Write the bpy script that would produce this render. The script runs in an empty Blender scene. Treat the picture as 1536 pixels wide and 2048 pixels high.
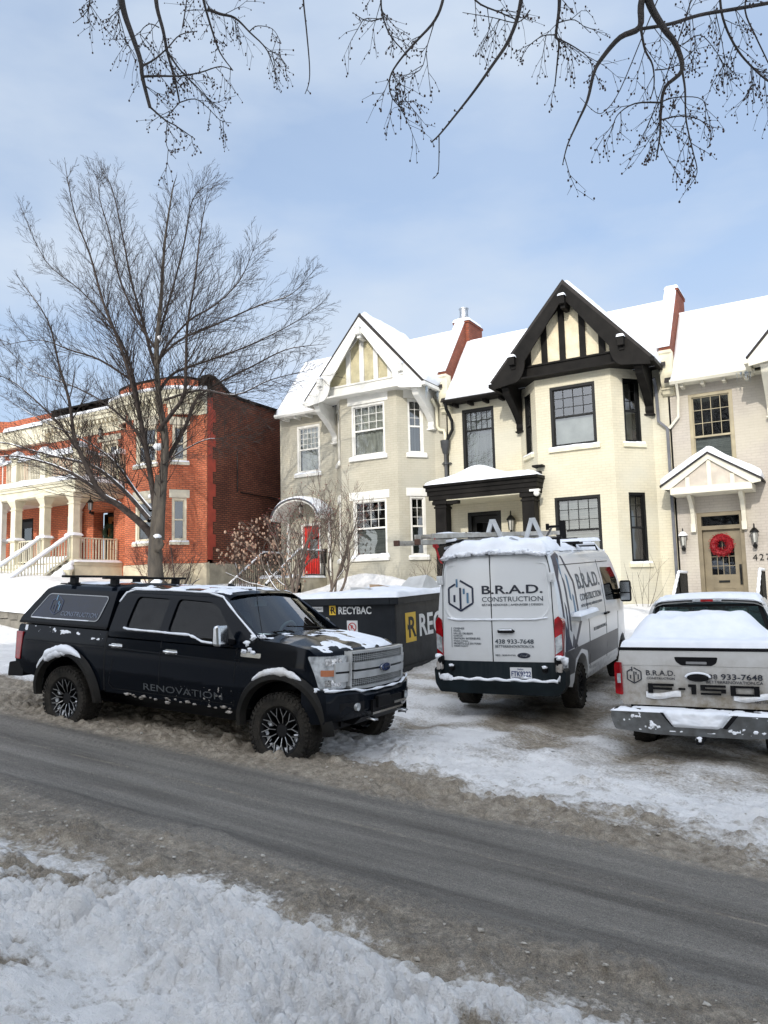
import bpy, bmesh, math, random
import numpy as np
from mathutils import Vector as V, Matrix
from mathutils.geometry import tessellate_polygon
R = math.radians
sc = bpy.context.scene
COL = sc.collection

# ---------------------------------------------------------------- camera
YAW, PIT, ROL = R(31.14), R(5.98), R(-1.346)
fw = V((-math.sin(YAW)*math.cos(PIT), math.cos(YAW)*math.cos(PIT), math.sin(PIT)))
ri = V((math.cos(YAW), math.sin(YAW), 0)); up0 = ri.cross(fw)
rt = ri*math.cos(ROL)+up0*math.sin(ROL); up = -ri*math.sin(ROL)+up0*math.cos(ROL)
cam = bpy.data.objects.new('camera', bpy.data.cameras.new('camera')); COL.objects.link(cam)
cam.matrix_world = Matrix(((rt.x, up.x, -fw.x, 0), (rt.y, up.y, -fw.y, 0), (rt.z, up.z, -fw.z, 0), (0, 0, 0, 1)))
cam.data.sensor_fit = 'VERTICAL'; cam.data.sensor_height = 36; cam.data.lens = 36*1540/2048
cam.data.clip_start = .1; cam.data.clip_end = 2000
sc.camera = cam
sc.render.resolution_x, sc.render.resolution_y = 768, 1024

# ---------------------------------------------------------------- sky, sun, exposure
SUN_E, SUN_A = R(25), R(10)       # elevation; degrees to the right of the camera-side street normal
sd = V((math.sin(SUN_A)*math.cos(SUN_E), -math.cos(SUN_A)*math.cos(SUN_E), math.sin(SUN_E)))
w = bpy.data.worlds.new('World'); sc.world = w; w.use_nodes = True
nt = w.node_tree; nt.nodes.clear()
def wn(t, **k):
    n = nt.nodes.new(t)
    for a, b in k.items(): setattr(n, a, b)
    return n
sky = wn('ShaderNodeTexSky', sky_type='NISHITA', sun_disc=False, sun_elevation=SUN_E,
         sun_rotation=math.atan2(sd.x, sd.y), altitude=50, air_density=1.0, dust_density=1.4, ozone_density=1.6)
tc = wn('ShaderNodeTexCoord'); mp = wn('ShaderNodeMapping'); mp.inputs['Scale'].default_value = (1.2, 1.2, 3.2)
n1 = wn('ShaderNodeTexNoise'); n1.inputs['Scale'].default_value = 1.5; n1.inputs['Detail'].default_value = 6; n1.inputs['Roughness'].default_value = .5; n1.inputs['Distortion'].default_value = .6
cr = wn('ShaderNodeValToRGB'); cr.color_ramp.elements[0].position = .33; cr.color_ramp.elements[1].position = .78
cr.color_ramp.elements[0].color = (.55, .55, .55, 1); cr.color_ramp.elements[1].color = (.92, .92, .92, 1)
mx = wn('ShaderNodeMix', data_type='RGBA'); mx.inputs['B'].default_value = (2.55, 3.2, 4.25, 1)   # thin high cloud
bg = wn('ShaderNodeBackground'); bg.inputs['Strength'].default_value = .15
out = wn('ShaderNodeOutputWorld'); L = nt.links.new
L(tc.outputs['Generated'], mp.inputs['Vector']); L(mp.outputs[0], n1.inputs['Vector']); L(n1.outputs['Fac'], cr.inputs['Fac'])
L(cr.outputs['Color'], mx.inputs['Factor']); L(sky.outputs[0], mx.inputs['A']); L(bg.outputs[0], out.inputs[0])
# thin cloud is brightest round the sun and thins out opposite it
dp = wn('ShaderNodeVectorMath', operation='DOT_PRODUCT'); dp.inputs[1].default_value = tuple(sd); L(tc.outputs['Generated'], dp.inputs[0])
gm = wn('ShaderNodeMapRange', interpolation_type='SMOOTHSTEP'); gm.inputs['From Min'].default_value = .05; gm.inputs['From Max'].default_value = 1; L(dp.outputs['Value'], gm.inputs['Value'])
cb = wn('ShaderNodeMix', data_type='RGBA'); cb.inputs['A'].default_value = (2.55, 3.2, 4.25, 1); cb.inputs['B'].default_value = (13.0, 13.3, 13.9, 1); L(gm.outputs[0], cb.inputs['Factor']); L(cb.outputs['Result'], mx.inputs['B'])
n2w = wn('ShaderNodeTexNoise'); n2w.inputs['Scale'].default_value = 2.2; n2w.inputs['Detail'].default_value = 7; L(mp.outputs[0], n2w.inputs['Vector'])
r2w = wn('ShaderNodeMapRange'); r2w.inputs['From Min'].default_value = .40; r2w.inputs['From Max'].default_value = .72; r2w.inputs['To Max'].default_value = .95; L(n2w.outputs['Fac'], r2w.inputs['Value'])
m2w = wn('ShaderNodeMix', data_type='RGBA'); m2w.inputs['B'].default_value = (3.35, 3.8, 4.4, 1); L(r2w.outputs[0], m2w.inputs['Factor']); L(mx.outputs['Result'], m2w.inputs['A'])
mxx = wn('ShaderNodeMix', data_type='RGBA', blend_type='LIGHTEN'); mxx.inputs['Factor'].default_value = 1; L(mx.outputs['Result'], mxx.inputs['A']); L(m2w.outputs['Result'], mxx.inputs['B']); L(mxx.outputs['Result'], bg.inputs['Color'])
sl = bpy.data.lights.new('sun', 'SUN'); sl.energy = 2.0; sl.angle = R(.6); sl.color = (1, .94, .85)
so = bpy.data.objects.new('sun', sl); COL.objects.link(so); so.rotation_euler = (-sd).to_track_quat('-Z', 'Y').to_euler(); so.location = (0, -10, 30)
vs = sc.view_settings; vs.view_transform = 'Standard'; vs.look = 'None'; vs.exposure = .48; vs.gamma = 1; vs.use_curve_mapping = False

# ---------------------------------------------------------------- noise in numpy
def _hash(i, j, s):
    h = (i*374761393+j*668265263+s*362437) & 0xffffffff
    h = ((h ^ (h >> 13))*1274126177) & 0xffffffff
    return ((h ^ (h >> 16)) & 0xffff)/65535.
def vnoise(x, y, s=0):
    x = np.asarray(x, float); y = np.asarray(y, float)
    i = np.floor(x).astype(np.int64); j = np.floor(y).astype(np.int64); u = x-i; v = y-j
    u = u*u*u*(u*(u*6-15)+10); v = v*v*v*(v*(v*6-15)+10)
    a, b, c, d = _hash(i, j, s), _hash(i+1, j, s), _hash(i, j+1, s), _hash(i+1, j+1, s)
    return a+(b-a)*u+(c-a)*v+(a-b-c+d)*u*v
def fbm(x, y, o=4, s=0, g=.5):
    t = 0; a = 1; n = 0
    x = np.asarray(x, float); y = np.asarray(y, float)
    for k in range(o):
        t = t+a*vnoise(x, y, s+k*17); n += a; a *= g
        x, y = x*1.93+y*.55+3.1, y*1.93-x*.55+7.7
    return t/n
def bill(x, y, o=4, s=0, g=.5):
    t = 0; a = 1; n = 0
    x = np.asarray(x, float); y = np.asarray(y, float)
    for k in range(o):
        t = t+a*(1-np.abs(2*vnoise(x, y, s+k*17)-1)*1.0)**1.0; n += a; a *= g
        x, y = x*1.93+y*.55+3.1, y*1.93-x*.55+7.7
    return 1-t/n
def dome(x, y, s=0, full=1.0):
    """rounded clumps of random size in jittered cells"""
    x = np.asarray(x, float)+.35*(vnoise(x*1.3, y*1.3, s+9)-.5); y = np.asarray(y, float)+.35*(vnoise(x*1.3+5, y*1.3, s+8)-.5)
    i = np.floor(x).astype(np.int64); j = np.floor(y).astype(np.int64); h = np.zeros(np.broadcast(x, y).shape)
    for a in (-1, 0, 1):
        for b in (-1, 0, 1):
            u, v = i+a, j+b; px = u+.15+.7*_hash(u, v, s+1); py = v+.15+.7*_hash(u, v, s+2); r = .30+.50*_hash(u, v, s+3); k = _hash(u, v, s+4)
            d = ((x-px)**2+(y-py)**2)/(r*r); h = np.maximum(h, np.where(k < full, r*np.sqrt(np.maximum(0, 1-d)), 0))
    return h
def smst(a, b, x):
    t = np.clip((x-a)/(b-a), 0, 1); return t*t*(3-2*t)

# ---------------------------------------------------------------- materials
MT = {}
def newmat(name):
    m = bpy.data.materials.new(name); m.use_nodes = True; n = m.node_tree; n.nodes.clear(); return m, n
def mat(name, col, rough=.6, metal=0, vary=.12, vs=3., bump=.0, bs=40., spec=.5, coat=0, col2=None, detail=5, streak=None):
    """principled with noise-varied colour and roughness and a noise bump; object coordinates"""
    if name in MT: return MT[name]
    m, n = newmat(name); N = n.nodes.new; L = n.links.new
    o = N('ShaderNodeOutputMaterial'); p = N('ShaderNodeBsdfPrincipled'); L(p.outputs[0], o.inputs[0])
    p.inputs['Metallic'].default_value = metal; p.inputs['Specular IOR Level'].default_value = spec
    if coat: p.inputs['Coat Weight'].default_value = coat; p.inputs['Coat Roughness'].default_value = .06
    tc = N('ShaderNodeTexCoord'); no = N('ShaderNodeTexNoise'); no.inputs['Scale'].default_value = vs; no.inputs['Detail'].default_value = detail
    v = tc.outputs['Object']
    if streak:
        mp = N('ShaderNodeMapping'); mp.inputs['Scale'].default_value = streak; L(v, mp.inputs[0]); v = mp.outputs[0]
    L(v, no.inputs['Vector'])
    c2 = col2 or tuple(max(0, c*(1-vary*2)) for c in col)
    c1 = col if col2 else tuple(min(1, c*(1+vary)) for c in col)
    r = N('ShaderNodeValToRGB'); r.color_ramp.elements[0].position = .3; r.color_ramp.elements[1].position = .7
    r.color_ramp.elements[0].color = (*c2, 1); r.color_ramp.elements[1].color = (*c1, 1)
    L(no.outputs['Fac'], r.inputs[0]); L(r.outputs[0], p.inputs['Base Color'])
    mr = N('ShaderNodeMapRange'); mr.inputs['To Min'].default_value = max(0.02, rough-.1*min(1, rough*2)); mr.inputs['To Max'].default_value = min(1, rough+.1*min(1, rough*2))
    L(no.outputs['Fac'], mr.inputs['Value']); L(mr.outputs[0], p.inputs['Roughness'])
    if bump:
        nb = N('ShaderNodeTexNoise'); nb.inputs['Scale'].default_value = bs; nb.inputs['Detail'].default_value = 4; L(tc.outputs['Object'], nb.inputs['Vector'])
        b = N('ShaderNodeBump'); b.inputs['Strength'].default_value = bump; b.inputs['Distance'].default_value = .02
        L(nb.outputs['Fac'], b.inputs['Height']); L(b.outputs[0], p.inputs['Normal'])
    MT[name] = m; return m
def brickmat(name, c1, c2, mortar, bump=.5, rough=.75, mort=.008, stain=.25, sc_=.35, blot=None):
    if name in MT: return MT[name]
    m, n = newmat(name); N = n.nodes.new; L = n.links.new
    o = N('ShaderNodeOutputMaterial'); p = N('ShaderNodeBsdfPrincipled'); L(p.outputs[0], o.inputs[0]); p.inputs['Roughness'].default_value = rough; p.inputs['Specular IOR Level'].default_value = .3
    tc = N('ShaderNodeTexCoord'); bt = N('ShaderNodeTexBrick'); L(tc.outputs['UV'], bt.inputs['Vector'])
    bt.inputs['Scale'].default_value = 1; bt.inputs['Brick Width'].default_value = .23; bt.inputs['Row Height'].default_value = .078
    bt.inputs['Mortar Size'].default_value = mort; bt.inputs['Mortar Smooth'].default_value = .2; bt.inputs['Bias'].default_value = 0
    bt.inputs['Color1'].default_value = (*c1, 1); bt.inputs['Color2'].default_value = (*c2, 1); bt.inputs['Mortar'].default_value = (*mortar, 1)
    no = N('ShaderNodeTexNoise'); no.inputs['Scale'].default_value = .9; no.inputs['Detail'].default_value = 8; no.inputs['Roughness'].default_value = .65; L(tc.outputs['Object'], no.inputs['Vector'])
    mr = N('ShaderNodeMapRange'); mr.inputs['From Min'].default_value = .3; mr.inputs['From Max'].default_value = .7; mr.inputs['To Min'].default_value = 1-stain; mr.inputs['To Max'].default_value = 1.06
    L(no.outputs['Fac'], mr.inputs['Value'])
    mu = N('ShaderNodeMix'); mu.data_type = 'RGBA'; mu.blend_type = 'MULTIPLY'; mu.inputs['Factor'].default_value = 1
    L(bt.outputs['Color'], mu.inputs['A']); L(mr.outputs[0], mu.inputs['B'])
    res = mu.outputs['Result']
    if blot:
        nb = N('ShaderNodeTexNoise'); nb.inputs['Scale'].default_value = .55; nb.inputs['Detail'].default_value = 3; L(tc.outputs['Object'], nb.inputs['Vector'])
        rr = N('ShaderNodeMapRange'); rr.inputs['From Min'].default_value = .47; rr.inputs['From Max'].default_value = .62; L(nb.outputs['Fac'], rr.inputs['Value'])
        m2 = N('ShaderNodeMix'); m2.data_type = 'RGBA'; m2.inputs['B'].default_value = (*blot, 1)
        ms = N('ShaderNodeMath'); ms.operation = 'MULTIPLY'; ms.inputs[1].default_value = .55; L(rr.outputs[0], ms.inputs[0])
        L(ms.outputs[0], m2.inputs['Factor']); L(res, m2.inputs['A']); res = m2.outputs['Result']
    L(res, p.inputs['Base Color'])
    n2 = N('ShaderNodeTexNoise'); n2.inputs['Scale'].default_value = 30; n2.inputs['Detail'].default_value = 4; L(tc.outputs['Object'], n2.inputs['Vector'])
    ad = N('ShaderNodeMath'); ad.operation = 'MULTIPLY_ADD'; ad.inputs[1].default_value = -1; L(bt.outputs['Fac'], ad.inputs[0])
    m3 = N('ShaderNodeMath'); m3.operation = 'MULTIPLY'; m3.inputs[1].default_value = .35; L(n2.outputs['Fac'], m3.inputs[0]); L(m3.outputs[0], ad.inputs[2])
    b = N('ShaderNodeBump'); b.inputs['Strength'].default_value = bump; b.inputs['Distance'].default_value = .012
    L(ad.outputs[0], b.inputs['Height']); L(b.outputs[0], p.inputs['Normal'])
    MT[name] = m; return m
def glassmat(name, tint=(.75, .8, .8), refl=.12, rough=.02, wav=.0):
    if name in MT: return MT[name]
    m, n = newmat(name); N = n.nodes.new; L = n.links.new
    o = N('ShaderNodeOutputMaterial'); mx = N('ShaderNodeMixShader'); t = N('ShaderNodeBsdfTransparent'); g = N('ShaderNodeBsdfGlossy')
    t.inputs[0].default_value = (*tint, 1); g.inputs['Roughness'].default_value = rough; g.inputs['Color'].default_value = (.95, .97, 1, 1)
    f = N('ShaderNodeFresnel'); f.inputs['IOR'].default_value = 1.5; a = N('ShaderNodeMath'); a.operation = 'ADD'; a.use_clamp = True; a.inputs[1].default_value = refl
    L(f.outputs[0], a.inputs[0]); L(a.outputs[0], mx.inputs[0]); L(t.outputs[0], mx.inputs[1]); L(g.outputs[0], mx.inputs[2]); L(mx.outputs[0], o.inputs[0])
    tc = N('ShaderNodeTexCoord'); no = N('ShaderNodeTexNoise'); no.inputs['Scale'].default_value = 1.6; no.inputs['Detail'].default_value = 1; L(tc.outputs['Object'], no.inputs['Vector'])
    b = N('ShaderNodeBump'); b.inputs['Strength'].default_value = .25; b.inputs['Distance'].default_value = .02; L(no.outputs['Fac'], b.inputs['Height']); L(b.outputs[0], g.inputs['Normal']); L(b.outputs[0], f.inputs['Normal'])
    MT[name] = m; return m
def snowmat(name='snow', col=(.84, .86, .89), col2=(.74, .77, .82), bump=.35, bs=9):
    return mat(name, col, .75, col2=col2, vs=5, bump=bump, bs=bs, spec=.25, detail=8)
SNOW = snowmat()
DSNOW = mat('speckled_snow', (.82, .84, .87), .8, col2=(.62, .60, .57), vs=7, bump=.6, bs=25, detail=9)
BLACK = mat('black_plastic', (.007, .007, .008), .5, vary=.3, bump=.05, spec=.15)
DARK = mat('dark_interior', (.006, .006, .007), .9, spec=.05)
CHROME = mat('chrome', (.62, .63, .64), .16, 1, vary=.1, vs=8)
ALU = mat('aluminium', (.5, .51, .52), .38, 1, vary=.2, vs=12)
GLASS = glassmat('window_glass', (.62, .66, .66), .1)

# ---------------------------------------------------------------- mesh builder
class MB:
    def __init__(s): s.v = []; s.f = []; s.m = []
    def add(s, vs, fs, m=0):
        b = len(s.v); s.v += [tuple(p) for p in vs]
        for f in fs: s.f.append([b+i for i in f]); s.m.append(m)
    def box(s, x0, x1, y0, y1, z0, z1, m=0):
        s.hexa([(x0, y0, z0), (x1, y0, z0), (x1, y1, z0), (x0, y1, z0), (x0, y0, z1), (x1, y0, z1), (x1, y1, z1), (x0, y1, z1)], m)
    def hexa(s, p, m=0):
        s.add(p, [(3, 2, 1, 0), (4, 5, 6, 7), (0, 1, 5, 4), (1, 2, 6, 5), (2, 3, 7, 6), (3, 0, 4, 7)], m)
    def beam(s, p, q, w, h, m=0, u=(0, 0, 1)):
        p = V(p); q = V(q); d = (q-p).normalized(); u = V(u)
        if abs(d.dot(u)) > .98: u = V((1, 0, 0))
        a = d.cross(u).normalized()*w/2; b = a.cross(d).normalized()*h/2
        s.hexa([p-a-b, p+a-b, q+a-b, q-a-b, p-a+b, p+a+b, q+a+b, q-a+b], m)
    def prism(s, pts, ax, a, b, m=0, mp=None):
        n = len(pts)
        def P(u, v, w):
            if mp: return mp(u, v, w)
            return {'x': (w, u, v), 'y': (u, w, v), 'z': (u, v, w)}[ax]
        vs = [P(u, v, a) for u, v in pts]+[P(u, v, b) for u, v in pts]
        s.add(vs, [list(range(n))[::-1], list(range(n, 2*n))]+[(i, (i+1) % n, n+(i+1) % n, n+i) for i in range(n)], m)
    def plate(s, outer, holes, mp, a, b, m=0, mh=None):
        """flat plate with holes; mp(u,v,w) -> point; w from a (front) to b (back)"""
        loops = [outer]+list(holes); fl = [p for l in loops for p in l]
        tr = tessellate_polygon([[V((u, v, 0)) for u, v in l] for l in loops])
        n = len(fl); vs = [mp(u, v, a) for u, v in fl]+[mp(u, v, b) for u, v in fl]; fs = []
        s.add(vs, [tuple(t) for t in tr]+[(t[2]+n, t[1]+n, t[0]+n) for t in tr], m)
        b0 = len(s.v)-2*n; k = 0
        for li, l in enumerate(loops):
            for i in range(len(l)):
                p, q = k+i, k+(i+1) % len(l); s.f.append([b0+p, b0+q, b0+n+q, b0+n+p]); s.m.append(m if (li == 0 or mh is None) else mh)
            k += len(l)
    def tube(s, pts, rad, n=8, m=0, cap=True, closed=False):
        pts = [V(p) for p in pts]; k = len(pts)
        if not hasattr(rad, '__len__'): rad = [rad]*k
        b = len(s.v); pa = None
        for i, p in enumerate(pts):
            d = (pts[min(i+1, k-1)]-pts[max(i-1, 0)])
            if closed: d = pts[(i+1) % k]-pts[i-1]
            if d.length < 1e-9: d = V((0, 0, 1))
            d.normalize()
            if pa is None: a = d.orthogonal().normalized()
            else:
                a = pa-d*pa.dot(d)
                a = a.normalized() if a.length > 1e-6 else d.orthogonal().normalized()
            pa = a; c = d.cross(a)
            for j in range(n):
                t = 2*math.pi*j/n; s.v.append(tuple(p+(a*math.cos(t)+c*math.sin(t))*rad[i]))
        for i in range(k if closed else k-1):
            i2 = (i+1) % k
            for j in range(n): s.f.append([b+i*n+j, b+i*n+(j+1) % n, b+i2*n+(j+1) % n, b+i2*n+j]); s.m.append(m)
        if cap and not closed:
            s.f.append([b+j for j in range(n)][::-1]); s.m.append(m); s.f.append([b+(k-1)*n+j for j in range(n)]); s.m.append(m)
    def lathe(s, prof, c=(0, 0, 0), n=16, ax='z', m=0, a0=0, a1=None):
        b = len(s.v); k = len(prof); c = V(c); full = a1 is None; a1 = 2*math.pi if full else a1
        for j in range(n if full else n+1):
            t = a0+(a1-a0)*j/n
            for r, z in prof:
                u, v = r*math.cos(t), r*math.sin(t)
                s.v.append(tuple(c+V({'z': (u, v, z), 'x': (z, u, v), 'y': (u, z, v)}[ax])))
        nn = n if full else n+1
        for j in range(n):
            j2 = (j+1) % nn
            for i in range(k-1): s.f.append([b+j*k+i, b+j2*k+i, b+j2*k+i+1, b+j*k+i+1]); s.m.append(m)
    def grid(s, fn, nu, nv, m=0, flip=False):
        b = len(s.v)
        for j in range(nv+1):
            for i in range(nu+1): s.v.append(tuple(fn(i/nu, j/nv)))
        for j in range(nv):
            for i in range(nu):
                q = [b+j*(nu+1)+i, b+j*(nu+1)+i+1, b+(j+1)*(nu+1)+i+1, b+(j+1)*(nu+1)+i]
                s.f.append(q[::-1] if flip else q); s.m.append(m)
    def blob(s, c, r, sq=(1, 1, 1), n=8, amp=.15, seed=0, m=0):
        rg = random.Random(seed); ph = [rg.uniform(0, 6.28) for _ in range(6)]
        b = len(s.v); k = n
        for j in range(k+1):
            th = math.pi*j/k
            for i in range(2*n):
                t = math.pi*i/n; rr = r*(1+amp*(math.sin(3*t+ph[0]+2*th)*math.sin(th)+math.sin(5*th+ph[1]+t)*.6*math.sin(th)))
                s.v.append((c[0]+rr*math.sin(th)*math.cos(t)*sq[0], c[1]+rr*math.sin(th)*math.sin(t)*sq[1], c[2]+rr*math.cos(th)*sq[2]))
        for j in range(k):
            for i in range(2*n): s.f.append([b+j*2*n+i, b+(j+1)*2*n+i, b+(j+1)*2*n+(i+1) % (2*n), b+j*2*n+(i+1) % (2*n)]); s.m.append(m)
    def text(s, txt, size, mp, depth=.003, m=0, align='LEFT', w=None, bold=0, sp=1):
        """text outline mesh mapped through mp(u,v,w); u,v in metres from the anchor; w= wanted width"""
        cu = bpy.data.curves.new('t', 'FONT'); cu.body = txt; cu.size = size; cu.align_x = align; cu.extrude = depth/2; cu.offset = bold; cu.space_character = sp; cu.resolution_u = 3
        ob = bpy.data.objects.new('t', cu); COL.objects.link(ob); dg = bpy.context.evaluated_depsgraph_get()
        me = bpy.data.meshes.new_from_object(ob.evaluated_get(dg)); k = 1
        if w and len(me.vertices):
            xs = [v.co.x for v in me.vertices]; k = w/(max(xs)-min(xs))
        s.add([mp(v.co.x*k, v.co.y, v.co.z+depth/2) for v in me.vertices], [list(p.vertices) for p in me.polygons], m)
        bpy.data.objects.remove(ob); bpy.data.curves.remove(cu); bpy.data.meshes.remove(me)
    def pillow(s, P, Nn, U, W, t, r=.15, nu=20, nv=10, m=0, rough=.25, seed=0, fs=3., extra=None, edge=0.0):
        """snow slab on surface P(u,v), u in 0..U, v in 0..W, rounded rim"""
        def fn(a, b):
            u, v = a*U, b*W
            d = min(u, U-u, v, W-v); k = min(1, max(0, d/r)); h = t*math.sqrt(max(0, 1-(1-k)**2))
            f = float(fbm(u*fs+seed*3.3, v*fs+seed*7.1, 3, seed)); h *= 1+rough*(f-.5)*2
            if extra: h += extra(u, v)*min(1, k)
            wob = edge*(float(fbm(u*6+seed, v*6+3, 2, seed+5))-.5)*2
            u2 = u+(wob if (a in (0, 1)) else 0); v2 = v+(wob if (b in (0, 1)) else 0)
            p = V(P(u2, v2)); q = Nn(u, v) if callable(Nn) else Nn
            return p+V(q)*(h if d > 0 else -.01)
        # non-uniform spacing towards the rim
        def w(x): return .5-.5*math.cos(math.pi*x)
        s.grid(lambda a, b: fn(a if nu < 6 else (.35*w(a)+.65*a), b if nv < 6 else (.5*w(b)+.5*b)), nu, nv, m)
    def build(s, name, mats, parent=None, smooth=None, bevel=0, loc=None, clean=False, flipfix=True):
        me = bpy.data.meshes.new(name)
        me.from_pydata(s.v, [], s.f); me.polygons.foreach_set('material_index', s.m)
        if not isinstance(mats, (list, tuple)): mats = [mats]
        for x in mats: me.materials.append(x)
        if flipfix or clean:
            bm = bmesh.new(); bm.from_mesh(me)
            if clean: bmesh.ops.remove_doubles(bm, verts=bm.verts, dist=1e-4)
            if flipfix: bmesh.ops.recalc_face_normals(bm, faces=bm.faces)
            bm.to_mesh(me); bm.free()
        me.update(); n = len(me.polygons)
        uv = me.uv_layers.new(name='UVMap'); nrm = np.empty(n*3); me.polygons.foreach_get('normal', nrm); nrm = nrm.reshape(-1, 3)
        lt = np.empty(n, np.int64); me.polygons.foreach_get('loop_total', lt); vi = np.empty(len(me.loops), np.int64); me.loops.foreach_get('vertex_index', vi)
        co = np.empty(len(me.vertices)*3); me.vertices.foreach_get('co', co); co = co.reshape(-1, 3)
        nl = np.repeat(nrm, lt, axis=0); p = co[vi]; hz = np.abs(nl[:, 2]) < .7
        tl = np.hypot(nl[:, 0], nl[:, 1])+1e-9; tx, ty = -nl[:, 1]/tl, nl[:, 0]/tl
        u = np.where(hz, p[:, 0]*tx+p[:, 1]*ty, p[:, 0]); v = np.where(hz, p[:, 2], p[:, 1])
        uv.data.foreach_set('uv', np.stack([u, v], 1).ravel())
        if smooth is not None:
            me.shade_smooth()
            if smooth < 180: me.set_sharp_from_angle(angle=R(smooth))
        o = bpy.data.objects.new(name, me); COL.objects.link(o)
        if parent: o.parent = parent
        if loc is not None: o.location = loc
        if bevel:
            b = o.modifiers.new('bevel', 'BEVEL'); b.width = bevel; b.segments = 2; b.limit_method = 'ANGLE'; b.angle_limit = R(40); b.harden_normals = False
        return o
def thing(name, label, cat, loc=(0, 0, 0), rz=0, group=None, mw=None):
    o = bpy.data.objects.new(name, None); o.empty_display_size = .2; COL.objects.link(o)
    if mw is not None: o.matrix_world = mw
    else: o.location = loc; o.rotation_euler = (0, 0, rz)
    return tag(o, label, cat, group)
def tag(o, label, cat, group=None):
    o['label'] = label; o['category'] = cat
    if group: o['group'] = group
    return o
def struct(o, kind='structure'): o['kind'] = kind; return o
def lab(o, l): o['label'] = l; return o
def face(o, t, n):
    """mapping (u,v,w): origin o, horizontal tangent t, outward normal n, v up, w inward depth is negative n"""
    o = V(o); t = V(t).normalized(); n = V(n).normalized()
    return lambda u, v, w: o+t*u+V((0, 0, v))+n*w
def rect(u0, u1, v0, v1): return [(u0, v0), (u1, v0), (u1, v1), (u0, v1)]
def GP(X): return -1.92-.068*(X+5.5)     # street plane height at X (the street falls to the right)
# ================================================================ terraced houses
BW1 = brickmat('painted_brick_cream', (.475, .447, .36), (.45, .42, .335), (.40, .375, .295), .45, .65, stain=.14, blot=(.42, .41, .35))
BW2 = brickmat('painted_brick_yellow', (.61, .565, .43), (.58, .535, .405), (.52, .48, .36), .45, .65, stain=.12, blot=(.53, .52, .44))
BW3 = brickmat('painted_brick_beige', (.465, .425, .375), (.44, .40, .35), (.39, .355, .31), .45, .65, stain=.12, blot=(.50, .465, .37))
REDB = brickmat('red_brick', (.66, .205, .10), (.56, .15, .07), (.28, .11, .07), .7, .8, stain=.3, mort=.014)
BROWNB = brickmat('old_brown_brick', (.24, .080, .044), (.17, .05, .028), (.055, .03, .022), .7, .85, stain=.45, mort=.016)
PARTB = brickmat('party_brick', (.34, .10, .055), (.27, .075, .04), (.16, .09, .07), .7, .85, stain=.5)
WHITE = mat('white_paint', (.74, .73, .68), .5, vary=.06, bump=.08, bs=14)
CREAM = mat('cream_paint', (.66, .62, .47), .5, vary=.08, bump=.08, bs=14)
STUC1 = mat('stucco_sand', (.52, .47, .30), .85, vary=.12, bump=.9, bs=22)
STUC2 = mat('stucco_pale', (.74, .66, .47), .85, vary=.1, bump=.9, bs=22)
BLKT = mat('black_trim', (.0105, .0095, .0085), .6, vary=.3, bump=.15, bs=20, spec=.12)
BLKF = mat('black_frame', (.006, .0065, .0065), .4, vary=.2, spec=.3)
TAUPE = mat('taupe_paint', (.20, .165, .105), .45, vary=.12, bump=.05)
TAUPEF = mat('olive_frame', (.36, .31, .20), .5, vary=.12)
GREYP = mat('grey_pipe', (.10, .105, .12), .45, vary=.15)
BLKP = mat('dark_pipe', (.045, .048, .052), .45, vary=.2)
SHING = mat('shingle_edge', (.03, .026, .024), .85, vary=.3, bump=.8, bs=30)
REDD = mat('red_door_paint', (.62, .02, .012), .35, vary=.08)
CURT = mat('curtain', (.72, .70, .64), .9, vary=.12, vs=1, streak=(14, 14, 1))
CURG = mat('grey_blind', (.30, .31, .30), .8, vary=.2, vs=1, streak=(1, 1, 26))
CURD = mat('dim_drape', (.22, .23, .20), .9, vary=.3, vs=1, streak=(18, 18, .6))
STONE = mat('pale_stone', (.58, .54, .43), .7, vary=.1, bump=.4, bs=18)
FOUND = mat('foundation', (.42, .38, .29), .8, vary=.15, bump=.5, bs=9)
ICE = glassmat('icicle', (.86, .9, .93), .12)

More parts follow.
